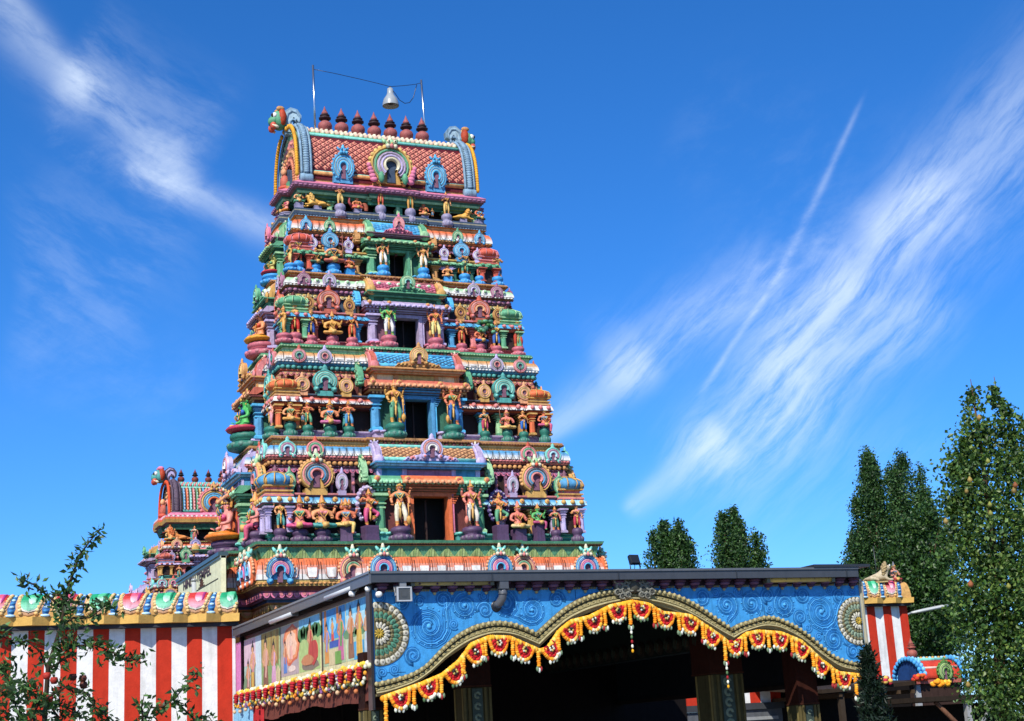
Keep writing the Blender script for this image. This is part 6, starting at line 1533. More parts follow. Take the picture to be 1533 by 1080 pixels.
    for u0, u1, c, lab in ((388, 355, C('7fb0cc'), 'pale blue cloth bunched at the far end of the porch side'), (402, 387, C('b02f30'), 'dark red cloth hanging beside the pale blue one')):
        b = MB(); v = []; ya, yb_ = yz(u0, 1050)[0], yz(u1, 1055)[0]; K = 16
        for i in range(K + 1):
            y = ya + (yb_ - ya) * i / K; x = XL - .06 + .045 * math.sin(i * 2.1); v += [(x + .03, y, zv - .08), (x - .02, y, zv - .3), (x - .03, y, zv - .62 - .05 * math.sin(i))]
        f_ = [(i * 3 + k, i * 3 + k + 1, (i + 1) * 3 + k + 1, (i + 1) * 3 + k) for i in range(K) for k in (0, 1)]
        b.add(v, f_, c, None, True); tag(b.build('hanging_cloth', MAT['cloth']), lab, 'cloth', 'cloths hung on the porch side')
    # flower garland along the side
    r = empty('flower_garland', (XL - .1, YP, zc)); tag(r, 'dense band of red and orange heart shaped flower swags below the painted boards', 'garland')
    o_ = Vector(r.location); rr = random.Random(4)
    ya, yb_ = YP + .02, YB - .15; n = 18
    b = MB(); K = 150
    for i in range(K):
        y = ya + (yb_ - ya) * i / K; b.ell(XL - .09 - o_.x + rr.uniform(-.02, .02), y - o_.y, .0 + rr.uniform(-.02, .03), .04, .04, .04, rr.choice((C('e8e0d0'), C('e0a83a'), C('e8c848'), C('d8d0b0'))), None, 6, 4)
    b.build('rope', MAT['petal'], r)
    for i in range(n):
        b = MB(); y = ya + (yb_ - ya) * (i + .5) / n - o_.y; w_ = (yb_ - ya) / n * .42
        for k in range(9):
            t = k / 8; a = R(180 + 180 * t); b.ell(-.055, y + w_ * math.cos(a), -.03 + .23 * math.sin(a), .03, .03, .034, rr.choice((C('e07a2a'), C('e8a030'), C('d8d2c0'), C('d8b040'), C('6a6a4a'))), None, 6, 4)
        for z_, ww in ((-.05, .6), (-.09, .5), (-.13, .32), (-.165, .15)): b.ell(-.085, y, z_, .045, w_ * ww * .8, .034, C('b8202c'), None, 7, 5)
        for k in range(14): b.ell(-.05 + rr.uniform(-.02, .02), y + w_ * 1.18 + rr.uniform(-.05, .05), -.02 - .02 * k, .026, .034, .024, rr.choice((C('d8d4c0'), C('4a4a58'), C('5a6a40'), C('e0b040'), C('8a5a90'))), None, 5, 4)
        b.ell(-.07, y + w_ * 1.18, -.33 + rr.uniform(-.03, .03), .036, .04, .036, rr.choice((C('dca070'), C('d8b490'), C('c87a4a'))), None, 7, 5); b.build('swag', MAT['petal'], r)
side_panels()

# ---------------------------------------------------------------- marigold garland on the front arches
def front_garland():
    pts = resample(pxs(ROPE, YP - .12), 210); c0 = pts[105]
    r = empty('flower_garland', (c0[0], YP - .12, c0[1])); tag(r, 'yellow marigold rope with red half round swags along the wavy arch', 'garland')
    rr = random.Random(9); loc = lambda x, z: (x - c0[0], 0.0, z - c0[1])
    b = MB(); L = sum(math.dist(a, c) for a, c in zip(pts, pts[1:])); q = resample(pts, int(L / .034))
    for i, (x, z) in enumerate(q):
        s = loc(x, z); b.ell(s[0], rr.uniform(-.012, .012), s[2], .042, .045, .045, rr.choice((C('f0b429'), C('f2c04a'), C('ea9a1e'), C('f4cc6a'), C('eeb030'))), None, 7, 5)
    b.build('rope', MAT['petal'], r)
    step = L / 20.5; d = 0; dist = [0]
    for a, c in zip(q, q[1:]): dist.append(dist[-1] + math.dist(a, c))
    def pt(s):
        for k in range(len(dist) - 1):
            if dist[k + 1] >= s: return q[k]
        return q[-1]
    for i in range(20):
        s0 = step * (i + .27); s1 = step * (i + .93); A, B = pt(s0), pt(s1); A, B = loc(*A), loc(*B); b = MB()
        wv = Vector(B) - Vector(A); mid = (Vector(A) + Vector(B)) / 2; hl_ = wv.length / 2; ux = wv.normalized(); dn = Vector((0, 0, -1)) - ux * (-ux.z); dn = (dn.normalized() * .75 + Vector((0, 0, -1)) * .35).normalized()
        for ring, (rad, col_, n_) in enumerate(((1.0, (C('f09a1e'), C('f2b038'), C('ee8a18')), 24), (.80, (C('c81e22'), C('a8161c'), C('d42a2a')), 20), (.58, (C('c81e22'), C('a8161c')), 15), (.38, (C('a8161c'), C('8a1418')), 9))):
            for k in range(n_):
                a = math.pi * (k + .5) / n_; pz = mid + ux * (-hl_ * .92 * rad * math.cos(a)) + dn * (.225 * rad * math.sin(a))
                cc_ = rr.choice(col_) if not (ring == 0 and .33 < (k + .5) / n_ < .67) else rr.choice((C('f2d9a8'), C('e9e4d2'), C('f0b858')))
                b.ell(pz.x, rr.uniform(-.02, 0) - .01 * (ring == 0), pz.z, .031, .036, .031, cc_, None, 7, 5)
        pz = mid + dn * .07
        for k in range(6): a = k; b.ell(pz.x + .03 * math.cos(a), -.055, pz.z + .03 * math.sin(a), .02, .02, .02, rr.choice((C('d8d4c4'), C('303030'), C('c8b060'))), None, 5, 4)
        for k in range(5):
            pz = mid + ux * ((k - 2) * .055) + dn * (.255 - .02 * abs(k - 2)); b.ell(pz.x, -.02, pz.z, .024, .024, .035, rr.choice((C('e6e6de'), C('9aa88a'), C('5a7a50'))), None, 6, 4)
        b.build('swag', MAT['petal'], r)
    for i in range(21):
        b = MB(); A = loc(*pt(min(L * .999, step * (i + .10)))); ln = .24 if i not in (0, 10, 14, 20) else .34
        for k in range(int(ln / .032)): b.ell(A[0] + rr.uniform(-.006, .006), -.03, A[2] - .03 - .032 * k, .032, .034, .026, rr.choice((C('f0a020'), C('ee9018'), C('f2b840'))), None, 7, 5)
        z = A[2] - .03 - ln
        for k in range(3): b.ell(A[0] + (k - 1) * .03, -.03, z - .02 * (k % 2), .024, .026, .04, rr.choice((C('e2e2da'), C('7a9070'), C('a03030'))), None, 6, 4)
        if i in (10, 14):
            for k in range(5): b.ell(A[0], -.03, z - .08 - .07 * k, .022, .022, .03, (C('e8e4da'), C('5a7a50'), C('a02028'), C('e8e4da'), C('f0b020'))[k], None, 6, 4)
        b.build('tassel', MAT['petal'], r)
front_garland()

# ---------------------------------------------------------------- lamps, cameras and lights on the canopy
def fixtures():
    q = atY(604, 890, YP - .22); r = empty('floodlight', q); tag(r, 'square grey floodlight on the blue front beside the rosette', 'floodlight')
    m = MB(); m.box(-.115, .115, -.03, .03, -.105, .105, C('5e6062')); m.box(-.09, .09, -.05, -.03, .086, .105, C('a5a7a8')); m.box(-.115, -.09, -.05, -.03, -.105, .105, C('a5a7a8')); m.box(.09, .115, -.05, -.03, -.105, .105, C('a5a7a8')); m.box(-.09, .09, -.05, -.03, -.105, -.086, C('a5a7a8'))
    for i in range(6): m.box(-.1 + .036 * i, -.08 + .036 * i, .03, .08, -.09, .09, C('6e7072'))
    m.build('housing', MAT['metal_paint'], r); m = MB(); m.box(-.088, .088, -.038, -.0305, -.084, .084, C('3a3a34')); m.box(-.04, .04, -.043, -.0385, -.04, .04, C('6a6648')); m.build('lens', MAT['glass'], r)
    m = MB(); m.box(-.05, .05, .0, .2, .112, .24, C('77797b')); m.box(-.13, -.117, -.02, .02, -.02, .02, C('8e9092')); m.box(.117, .13, -.02, .02, -.02, .02, C('8e9092')); m.tube([(-.124, 0, 0), (-.124, .05, .12), (0, .1, .13), (.124, .05, .12), (.124, 0, 0)], .01, C('77797b'), 6); m.build('bracket', MAT['metal_paint'], r)
    for (u0, v0, u1, v1), lab in (((616, 872, 735, 872), 'long khaki tube light under the gutter near the drain elbow'), ((1148, 867.5, 1245, 867.5), 'long yellowish tube light under the gutter near the right rosette')):
        a = atY(u0, v0, GY + .12); b = atY(u1, v1, GY + .12); r = empty('tube_light', ((a.x + b.x) / 2, GY + .12, (a.z + b.z) / 2)); L = (b.x - a.x) / 2
        tag(r, lab, 'tube light', 'tube lights under the canopy edge'); m = MB(); M = RY(90); m.lathe([(.035, -L), (.05, -L + .01), (.05, L - .01), (.035, L)], 12, C('8f8450') if u0 < 800 else C('b89c4c'), M); m.build('tube', MAT['metal_paint'], r)
        m = MB(); m.box(-L, L, .02, .07, .02, .07, C('4a4632'))
        for s in (-1, 1): m.box(s * L - .03, s * L + .03, -.055, .08, -.055, .08, C('5a5640'))
        m.build('batten', MAT['metal_paint'], r)
    for (u0, v0, u1, v1), lab in (((488, 898, 527, 878), 'silver tube light under the side gutter nearer the corner'), ((405, 934, 438, 916), 'silver tube light under the side gutter near the far end')):
        a = atX(u0, v0, XL - .12); b = atX(u1, v1, XL - .12); r = empty('tube_light', (XL - .12, (a.y + b.y) / 2, (a.z + b.z) / 2)); L = abs(b.y - a.y) / 2
        tag(r, lab, 'tube light', 'tube lights under the canopy edge'); m = MB(); m.lathe([(.03, -L), (.042, -L + .01), (.042, L - .01), (.03, L)], 12, C('c8cac8'), RX(90)); m.build('tube', MAT['metal_paint'], r)
        m = MB(); m.box(.01, .12, -L * .98, L * .98, .02, .06, C('8a8c8c')); m.box(-.01, .1, -L - .02, -L + .03, -.045, .06, C('6a6c6c')); m.box(-.01, .1, L - .03, L + .02, -.045, .06, C('6a6c6c')); m.build('batten', MAT['metal_paint'], r)
    m0 = None
    for (u, v), X_, Y_, az, lab in (((527.5, 889), XL - .12, None, -100, 'white bullet camera aimed along the painted side, lowest of the three'), ((551, 882), XL - .10, None, -35, 'white dome camera at the porch corner with dark lens facing the viewer'), ((567, 890), None, YP - .14, 15, 'white camera on the blue front next to the corner post')):
        q = atX(u, v, X_) if X_ else atY(u, v, Y_); r = empty('security_camera', q, R(az)); tag(r, lab, 'camera', 'security cameras at the porch corner'); r.scale = (.62,) * 3
        m = MB(); m.lathe([(.03, .09), (.058, .07), (.068, .03), (.068, -.02), (.06, -.05), (.045, -.06)], 14, C('dcdcd8'), RX(90)); m.lathe([(.07, -.03), (.07, .03)], 14, C('dcdcd8'), RX(90) @ T(0, 0, -.02)); m.build('housing', MAT['metal_paint'], r)
        m = MB(); m.lathe([(.044, .0), (.03, .012), (.004, .018)], 12, C('101014'), T(0, -.058, 0) @ RX(90)); m.build('lens', MAT['glass'], r)
        m = MB(); m.tube([(0, .06, .02), (0, .10, .06), (0, .12, .13)], .016, C('c8c8c4'), 8); m.lathe([(.04, .0), (.04, .03)], 10, C('c8c8c4'), T(0, .12, .12)); m.build('bracket', MAT['metal_paint'], r)
    q = atY(951, 850, GY + .4); r = empty('floodlight', (q.x, GY + .4, ZT), R(8)); tag(r, 'black floodlight on two legs standing on the canopy roof', 'floodlight')
    m = MB(); M = T(0, .02, .2) @ RX(-18); m.box(-.085, .085, -.03, .03, -.075, .075, C('17181a'), M); m.box(-.078, .078, -.04, -.03, -.068, .068, C('232427'), M)
    for i in range(5): m.box(-.07 + .03 * i, -.062 + .03 * i, .03, .055, -.07, .07, C('101112'), M)
    m.build('housing', MAT['metal_paint'], r); m = MB()
    for s in (-1, 1): m.tube([(s * .09, .0, -.05), (s * .092, .0, .08), (s * .086, .02, .16)], .009, C('17181a'), 6)
    m.tube([(-.09, 0, -.04), (.0, .03, .0), (.02, .03, .14)], .006, C('17181a'), 5); m.build('bracket', MAT['metal_paint'], r)
fixtures()
# ================================================================ striped walls with painted coping
def striped_wall(name, label, x0, x1, Y, zt, ze, sw=.30, pitch=.63, phase=0.0, depth=.45, first=0):
    r = empty(name, ((x0 + x1) / 2, Y, 0)); tag(r, label, 'wall'); ox = (x0 + x1) / 2
    m = MB(); n = int(math.ceil((x1 - x0) / sw)); RD, WH = C('b8331f'), C('dcdbd6')
    for i in range(n + 1):
        a = x0 + (i - phase) * sw; b = min(a + sw, x1); a = max(a, x0)
        if b <= a: continue
        m.box(a - ox, b - ox, 0.0 if (i + first) % 2 else .002, depth, 0, ze - .005, RD if (i + first) % 2 else WH)
    m.build('striped_face', MAT['plaster'], r)
    m = MB(); oh = .28; DK = C('34363c')
    m.box(x0 - ox, x1 - ox + .02, -oh + .09, depth + .3, ze - .07, ze, DK)
    # zigzag fascia
    zz0, zz1 = ze + .005, ze + .16; k = int((x1 - x0) / (pitch / 2)); L = (x1 - x0) / k
    for i in range(k):
        a, b = x0 - ox + L * i, x0 - ox + L * (i + 1); ya, yb_ = (-oh - .09, -oh + .07) if i % 2 == 0 else (-oh + .07, -oh - .09)
        m.add([(a, ya, zz0), (b, yb_, zz0), (b, yb_ - .03, zz1), (a, ya - .03, zz1), (a, .2, zz0), (b, .2, zz0), (a, .2, zz1), (b, .2, zz1)], [(0, 1, 2, 3), (0, 4, 5, 1), (3, 2, 7, 6)], C('d8ac5c'))
    m.add([(x1 - ox, -oh + .035, zz0), (x1 - ox, .2, zz0), (x1 - ox, .2, zz1), (x1 - ox, -oh, zz1)], [(0, 1, 2, 3)], C('d8ac5c'))
    m.build('fascia', MAT['plaster'], r)
    # curved coping with painted lotus tongues
    m = MB(); K = 8; zb = zz1 + .005; H = zt - zb
    def sp(x, t, o=0.0):       # t 0 bottom .. 1 top, bulging outward
        a = R(88 * t); y = -oh + .01 + (oh + .02) * (1 - math.cos(a)) ; return (x, y - o * math.cos(a * .6), zb + H * math.sin(a) + o * math.sin(a) * .8)
    m.loft([[sp(x, t / K) for x in (x0 - ox, x1 - ox)] for t in range(K + 1)], [C('c99a58')] * K, None, False)
    m.box(x0 - ox, x1 - ox, .0, depth + .2, zb, zt - .02, C('b89a60'))
    m.add([sp(x1 - ox, t / K) for t in range(K + 1)] + [(x1 - ox, .1, zb)], [tuple(range(K + 2))], C('d8b878'))
    nl = int((x1 - x0) / pitch) + 2
    def tongue(xc, w, tb, o, c, c2=None, sk=.26):
        G = 10; v = []; f = []; fc = []; J = 14
        for j in range(J + 1):
            t = tb + (1.0 - tb) * j / J; ww = w * (max(.0, 1 - (1 - j / J * 2.0) ** 2.6) ** .5 if j / J < .5 else 1.0)
            for i in range(5):
                s = -1 + 2 * i / 4; x = xc + sk * pitch * (t ** 1.5) + s * ww
                v.append(sp(min(max(x, x0 - ox), x1 - ox), t, o + .012 * (1 - s * s)))
        for j in range(J):
            for i in range(4): f.append((j * 5 + i, j * 5 + i + 1, (j + 1) * 5 + i + 1, (j + 1) * 5 + i)); fc.append(lerpc(c2 or c, c, min(1, j / 6)))
        m.add(v, f, fc, None, True)
    for i in range(nl):
        xc = x0 - ox + (i + .12) * pitch; g = i % 2 == 0
        if xc < x0 - ox - .1 or xc > x1 - ox - .16: continue
        tongue(xc, pitch * .42, .03, .010, C('d0a078')); tongue(xc, pitch * .36, .10, .018, C('2b2622')); tongue(xc, pitch * .34, .12, .026, C('e4dccb')); tongue(xc, pitch * .29, .16, .036, C('1f9a68') if g else C('c93a34'), C('9adcb8') if g else C('f0b8c4'))
        tongue(xc + .03, pitch * .13, .36, .046, C('56c08c') if g else C('e0607a'), C('d8f0e0') if g else C('f8d8e0')); tongue(xc + pitch * .17, pitch * .045, .42, .046, C('137a52') if g else C('a83a7a'))
        for sd in (-1, 1):
            for j in range(9):
                t = .10 + .1 * j; q = sp(xc + sd * pitch * .36 * math.sqrt(min(1, .3 + t)) + .26 * pitch * t ** 1.5, t, .02)
                if x0 - ox < q[0] < x1 - ox: m.ell(*q, .05, .025, .035, C('e0c48c') if j % 2 else C('d9b070'), None, 5, 4)
        xb = xc + pitch * .5
        if xb < x1 - ox - .05:
            for j in range(8):
                t = .04 + .13 * j; wq = pitch * (.17 - .012 * j) * (1.0 if j else 1.6); q = sp(xb + .26 * pitch * t ** 1.5, t, .012)
                m.ell(q[0], q[1], q[2], wq * .55, .035, .028, C('3f86bc') if j % 2 else C('b8dcec'), None, 8, 5)
            tongue(xb, pitch * .13, .0, .004, C('2a5f94'))
    m.build('coping', MAT['paint'], r); return r
a_ = atY(0, 905, 30.0)
# stripe edge at pixel 303 fixes the phase
xe = atY(302.6, 1000, 30.0).x; xl = xe - .30 * 24; xr = 6.50
zt_, ze_ = 4.80, 4.22
striped_wall('striped_wall', 'red and white striped wall with lotus tile coping behind the apple tree', xl, xr, 30.0, zt_, ze_, .30, .63, 0.0, .5, 0)
YR = 38.0; xr1 = atY(1358, 912, YR).x; ztr = atY(1310, 872, YR).z; zer = atY(1310, 905, YR).z
striped_wall('striped_wall', 'short red and white striped wall under a lion, right of the blue porch', xr1 - .30 * 9.0, xr1, YR, ztr, zer, .30, .63, 0.0, .6, 1)
a = atY(1015, 1058, 33.0); b = atY(1180, 1020, 33.0)
r = empty('striped_wall', ((a.x + b.x) / 2, 33, 0)); tag(r, 'low strip of red and white wall seen through the porch between columns', 'wall')
m = MB(); n = 9
for i in range(n): m.box(-1.35 + .3 * i, -1.05 + .3 * i, .002 * (i % 2), .3, a.z, b.z + .6, C('dcdbd6') if i % 2 else C('b8331f'))
m.build('striped_face', MAT['plaster'], r); m = MB(); m.box(-1.4, 1.4, -.06, .3, a.z - .16, a.z - .004, C('3a3c40')); m.box(-1.35, 1.35, 0, .3, 0, a.z - .165, C('55585c')); m.box(-.4, 1.2, -.04, -.001, a.z - .42, a.z - .34, C('8a8c8c')); m.build('base_panel', MAT['plaster'], r)

# ---------------------------------------------------------------- sign building beside the tower
XS = 6.38
def sign():
    f = lambda u, v: atX(u, v, XS)
    a, b = f(269, 866), f(316, 836); zt = (a.z + b.z) / 2; y0, y1 = f(331, 838).y, f(267, 870).y
    r = empty('sign_building', (XS, (y0 + y1) / 2, 0)); tag(r, 'cream parapet wall lettered HINDU TEMPEL beside the great tower', 'sign wall'); oy = (y0 + y1) / 2
    m = MB(); m.box(0, .1, y0 - oy, y1 - oy, 0, zt - .08, C('d8d6b0')); m.build('wall', MAT['plaster'], r)
    m = MB(); m.box(-.06, .15, y0 - oy, y1 - oy + .05, zt - .08, zt, C('3a4a4c')); m.box(-.02, .11, y0 - oy, y1 - oy, zt - .13, zt - .081, C('9aa090')); m.build('cap_rail', MAT['metal_paint'], r)
    def text(s, size, y, z, name, sx=1.0):
        cu = bpy.data.curves.new('lettering', 'FONT'); cu.body = s; cu.size = size; cu.extrude = .006; cu.offset = .004; cu.align_x = 'CENTER'
        o = bpy.data.objects.new('tmp', cu); col.objects.link(o); dg = bpy.context.evaluated_depsgraph_get(); me = bpy.data.meshes.new_from_object(o.evaluated_get(dg)); bpy.data.objects.remove(o)
        xs = [v_.co.x for v_ in me.vertices]; sx = w_ / (max(xs) - min(xs)); t = bpy.data.objects.new(name, me); col.objects.link(t); t.parent = r; t.matrix_local = T(-.008, y, z) @ RZ(-90) @ RX(90) @ S(sx, 1, 1); me.materials.clear(); me.materials.append(MAT['ink'])
    p0, p1 = f(275, 872), f(316, 845); t0, b0 = f(296, 852), f(296, 866)
    w_ = abs(p0.y - p1.y)
    text('HINDU TEMPEL', .27, (p0.y + p1.y) / 2 - oy, zt - .34, 'lettering')
    q = f(302, 879); m = MB(); es = .5
    for i, (hw, h) in enumerate(((.36, .03), (.20, .10), (.27, .02), (.15, .09), (.2, .02), (.10, .08), (.04, .07))):
        z = q.z + es * sum(x[1] for x in ((.36, .03), (.20, .10), (.27, .02), (.15, .09), (.2, .02), (.10, .08), (.04, .07))[:i]); m.box(-.008, 0, q.y - oy - hw, q.y - oy + hw, z, z + h * es, C('55382c'))
    m.box(-.008, 0, -(y1 - y0) * .44, (y1 - y0) * .44, q.z - .03, q.z - .012, C('4a4038')); m.build('emblem', MAT['plaster'], r)
plain('ink', (.055, .03, .035), .7)
sign()
q = atY(290.5, 868, 31.2); r = empty('grey_post', (q.x, 31.2, 0)); tag(r, 'plain light grey post rising behind the coping in front of the sign wall', 'post')
m = MB(); m.lathe([(.055, 0), (.05, q.z)], 12, C('a8aaa6')); m.build('shaft', MAT['metal_paint'], r); m = MB(); m.lathe([(.062, q.z - .04), (.062, q.z), (.04, q.z + .02)], 12, C('8d908c')); m.build('cap', MAT['metal_paint'], r)

# ---------------------------------------------------------------- second, smaller gopuram behind
def second_tower():
    Y = 45.0; fz = lambda v: atY(285, v, Y).z
    cx = atY(325, 780, Y).x; zA, zB, zC_, zD = fz(808), fz(866), fz(935), 0
    zl = fz(775); wl = cx - atY(262, 776, Y).x; wb = cx - atY(234, 866, Y).x; sl_ = (wb - wl) / (zl - zB)
    W2 = lambda z: wl + (zl - z) * sl_; D2 = lambda z: 1.05 + (zl - z) * .26; B2 = lambda z: .9 + (zl - z) * .1
    r = empty('temple_tower', (cx, Y + D2(zB), 0)); tag(r, 'smaller painted gateway tower with rainbow ribbed roof, half hidden behind the great one', 'tower')
    def sc(sp, **k):
        q = dict(sp); q.update(bay=.62, door=.18, dome_w=.42, dome_h=.34, pw=.10, bpw=.12, p=.06, q=.1, e=.07); q.update(k); q['bells'] = None
        q['mid'] = [(xf, w * .62, h * .62, st, cs, tp if tp != 'face' else None) for xf, w, h, st, cs, tp in q['mid']]; q['top'] = [(xf, w * .8, h * .75, st, cs, tp) for xf, w, h, st, cs, tp in q['top']]; return q
    s1 = sc(SPEC[2], pkind='petal', psp=.14, dome=(p['blue'], p['brick'], p['rose'], p['maroon']), dome_p=(p['gold'], p['ochre']))
    s1['c'] = dict(s1['c'], upper=p['dark'], pet=p['orange'], pet2=p['white'], lip=p['ochre'], lip2=p['gold'], led1=p['maroon'], led2=p['lime'], strip=p['dark'], base=p['teal'], base2=p['dgreen'], eave=p['lav'], eave2=p['lilac'])
    s1['mid'] = [(.80, .22, .30, 'arch', [p['lav'], p['lilac'], p['lav']], p['lav']), (.55, .36, .42, 'arch', [p['green'], p['lgreen'], p['green']], p['green']), (.34, .2, .3, 'arch', [p['lav'], p['lilac'], p['lav']], p['lav'])]
    s1['top'] = [(.80, .34, .34, 'shoe', [p['tan'], p['peach'], p['rose']], p['peach']), (.42, .34, .34, 'shoe', [p['lav'], C('6a6ac0'), p['lilac']], p['lav'])]
    storey(r, s1, W2, D2, B2, zB, zA); storey(r, sc(SPEC[0]), W2, D2, B2, zC_, zB)
    m = MB(); pl = Plan(W2(zC_), D2(zC_), .8, .06, .6, .1, B2(zC_)); steps(m, pl, [(0, -.3, p['brick']), (zC_ - .6, -.3, p['gold']), (zC_ - .4, 0, p['orange']), (zC_ - .05, .05, p['green']), (zC_, .05, p['green']), (zC_, -.5, p['green'])]); m.build('plinth', MAT['paint'], r)
    # attic ledge
    m = MB(); W, D, B = W2(zA), D2(zA), B2(zA); h = zl - zA
    P2 = Plan(W, D, .5, .05, .4, .1, B)
    steps(m, P2, [(zA, -.4, p['dark']), (zA + h * .55, -.4, p['dark']), (zA + h * .55, -.12, p['dgreen']), (zA + h * .8, -.06, p['plum']), (zA + h * .85, .02, p['gold']), (zl, .05, p['orange']), (zl + .06, .05, p['pink']), (zl + .22, -.14, p['rose']), (zl + .24, -.5, p['rose'])])
    scallops(m, P2, zl + .12, .0, .14, .09, p['rose'], p['white']); m.build('storey', MAT['paint'], r)
    for x in (-.9, -.45, .45, .9):
        b = MB(); pillar(b, T(x * W, -D + .2, zA), h * .55, .1, p['teal'], p['aqua']); b.build('pillar', MAT['paint'], r)
    zr = fz(711)
    rf2, sp2 = roof(r, 0, wl - .16, .85, zl + .16, zr, .62, dict(kind='ribs', bg=C('5c3a20'), ribs=[p['green'], p['gold'], p['blue'], p['orange'], p['aqua'], p['rose']], t1=p['teal'], t2=p['aqua'], t3=p['green'], leaf=(p['aqua'], p['rose']),
       gable=(p['terra'], C('5a4a58'), p['lilac'], C('d8502a')), face=[p['peach'], p['tan'], p['ochre'], p['rose']], monster=(p['teal'], C('b04020'), p['red'], p['pink'])))
    b = MB(); M = T(0, -1.0, zl + .14); w, hh = .92, 1.0
    zt = kudu(b, M, w, hh, [p['rose'], p['gold'], p['blue'], p['sky'], p['orange']], 'arch', None, open_col=p['plum']); flame_fringe(b, M, w * .5, w / 2 * .95 * hh * .62 / (w / 2 * 1.45), hh * .62 / (w / 2 * 1.45), 60, w, p['rose'], 19)
    lion_face(b, M @ T(0, -.03, zt), .32, (p['ochre'], p['gold'], p['plum'])); b.build('arch_ornament', MAT['paint'], r)
    u0 = [271, 292, 312, 331, 351, 371]
    for u in u0:
        q = atY(u, 716, Y + D2(zB)); b = MB(); finial(b, T(q.x - cx, 0, zr - .03), .50, C('7a3a30'), C('2c2020')); b.build('roof_urn', MAT['paint'], r)
    # its figures
    ty = r.location.y; g = 'small figures on the rear tower'
    for kind, u, vb, hh, lab, pal, rz in (('cross2', 247, 806, .42, 'small green seated statue on the rear tower ledge', dict(skin=C('c8a060'), legs=p['green'], top=p['dgreen']), 0), ('lion', 268, 806, .42, 'orange lion statue lying on the rear tower ledge', dict(skin=C('d98a4a'), top=C('d0703a')), 0), ('woman', 294, 806, .46, 'small pink standing statue on the rear tower ledge', dict(skin=C('d8907a'), legs=C('c86a70'), top=p['white']), 0),
                                          ('woman', 229, 803, .55, 'slim orange statue at the outer edge of the rear tower', dict(skin=C('d8844a'), legs=p['red'], top=p['pink']), -60)):
        q = atY(u, vb, Y + .1); statue(kind, (max(q.x, cx - W + .12), ty - D + .08, zA + .006), rz, hh, lab, pal, ('block', .26, .03, p['maroon']), 'statue', g, (), 1.3)
    for x_, z_, hh, lab, pal in ((-.62, zB, .40, 'small teal skirted statue on the lower ledge of the rear tower', dict(skin=C('d88c5c'), legs=p['teal'], top=p['rose'])), (-.30, zB, .42, 'small orange statue with purple skirt on the lower ledge of the rear tower', dict(skin=C('d07a4a'), legs=p['purple'], top=p['gold'])), (-.82, zA, .36, 'small red skirted statue on the upper ledge of the rear tower near its corner', dict(skin=C('d88c5c'), legs=C('b83a30'), top=p['green']))):
        W_, D_ = W2(z_), D2(z_); statue('woman', (cx + x_ * W_, ty - D_ + .1, z_ + .006), 0, hh, lab, pal, ('block', .22, .04, p['teal']), 'statue', g, (), 1.3)
    for y_, z_, hh, lab, pal in ((-.2, zB, .55, 'coral statue on the side face of the rear tower', dict(skin=C('d07050'), legs=p['brick'], top=p['rose'])), (.3, zB, .5, 'red statue on the lower side face of the rear tower', dict(skin=C('c85a4a'), legs=p['red'], top=p['brick']))):
        statue('woman', (cx - W2(z_) + .08, ty + y_, z_ + .006), -90, hh, lab, pal, ('block', .26, .05, p['teal']), 'statue', g, (), 1.3)
second_tower()

# ---------------------------------------------------------------- wire, lamp and rods over the roof
def roof_lamp():
    rods = []
    for u0, v0, u1, v1, lab in ((468.5, 98, 472, 200, 'thin steel rod on the lattice roof at the wire end far from the lamp'), (630.5, 120, 638, 216, 'thin steel rod on the lattice roof beside the last urn')):
        a = atY(u0, v0, TY); b = atY(u1, v1, TY); r = empty('steel_rod', (b.x, TY, zt_roof)); tag(r, lab, 'rod', 'rods on the roof')
        m = MB(); m.tube([(0, 0, -.05), (a.x - b.x, 0, a.z - zt_roof)], .028, C('b8b4ae'), 8); m.build('rod', MAT['steel'], r); m = MB(); m.lathe([(.07, -.02), (.07, .03), (.04, .05)], 10, C('8a8680')); m.build('foot', MAT['steel'], r); rods.append((a, b))
    a, b = rods[0][0], rods[1][0]; q = atY(584, 132, TY)
    r = empty('hanging_lamp', q); tag(r, 'grey bell shaped lamp hanging from a wire between two rods', 'lamp')
    s = .0178; m = MB(); m.lathe([(2.2 * s, 0), (4.2 * s, -1.5 * s), (4.6 * s, -8 * s), (6 * s, -12 * s), (10 * s, -18 * s), (11.6 * s, -24 * s), (11.9 * s, -28 * s)], 20, C('8f9496'), caps=False)
    m.lathe([(11.4 * s, -28 * s), (9 * s, -20 * s), (4 * s, -12 * s)], 20, C('c8c6ba'), caps=False); m.build('shade', MAT['metal_paint'], r); m = MB(); m.ell(0, 0, -21 * s, 5 * s, 5 * s, 6 * s, C('d8d4c8')); m.build('bulb', MAT['glass'], r)
    m = MB(); m.tube([(0, 0, -1 * s), (0, 0, 2.4 * s)], 1.3 * s, C('2a2c30'), 8); m.build('hook', MAT['metal_paint'], r)
    W_ = lambda u, v: tuple(atY(u, v, TY) - q)
    r2 = empty('wire', q); tag(r2, 'thin dark wire sagging from rod to lamp with a loop at the right', 'wire')
    m = MB(); m.tube([W_(469, 104), W_(500, 110), W_(540, 119), W_(565, 125), W_(584, 130), W_(605, 128.5), W_(622, 126.5), W_(632, 124)], .008, C('202430'), 5)
    m.tube([W_(586, 133), W_(592, 141), W_(598, 150), W_(606, 155), W_(613, 154), W_(619, 146), W_(622, 134), W_(624, 127)], .010, C('202430'), 5); m.build('cable', MAT['metal_paint'], r2)
roof_lamp()

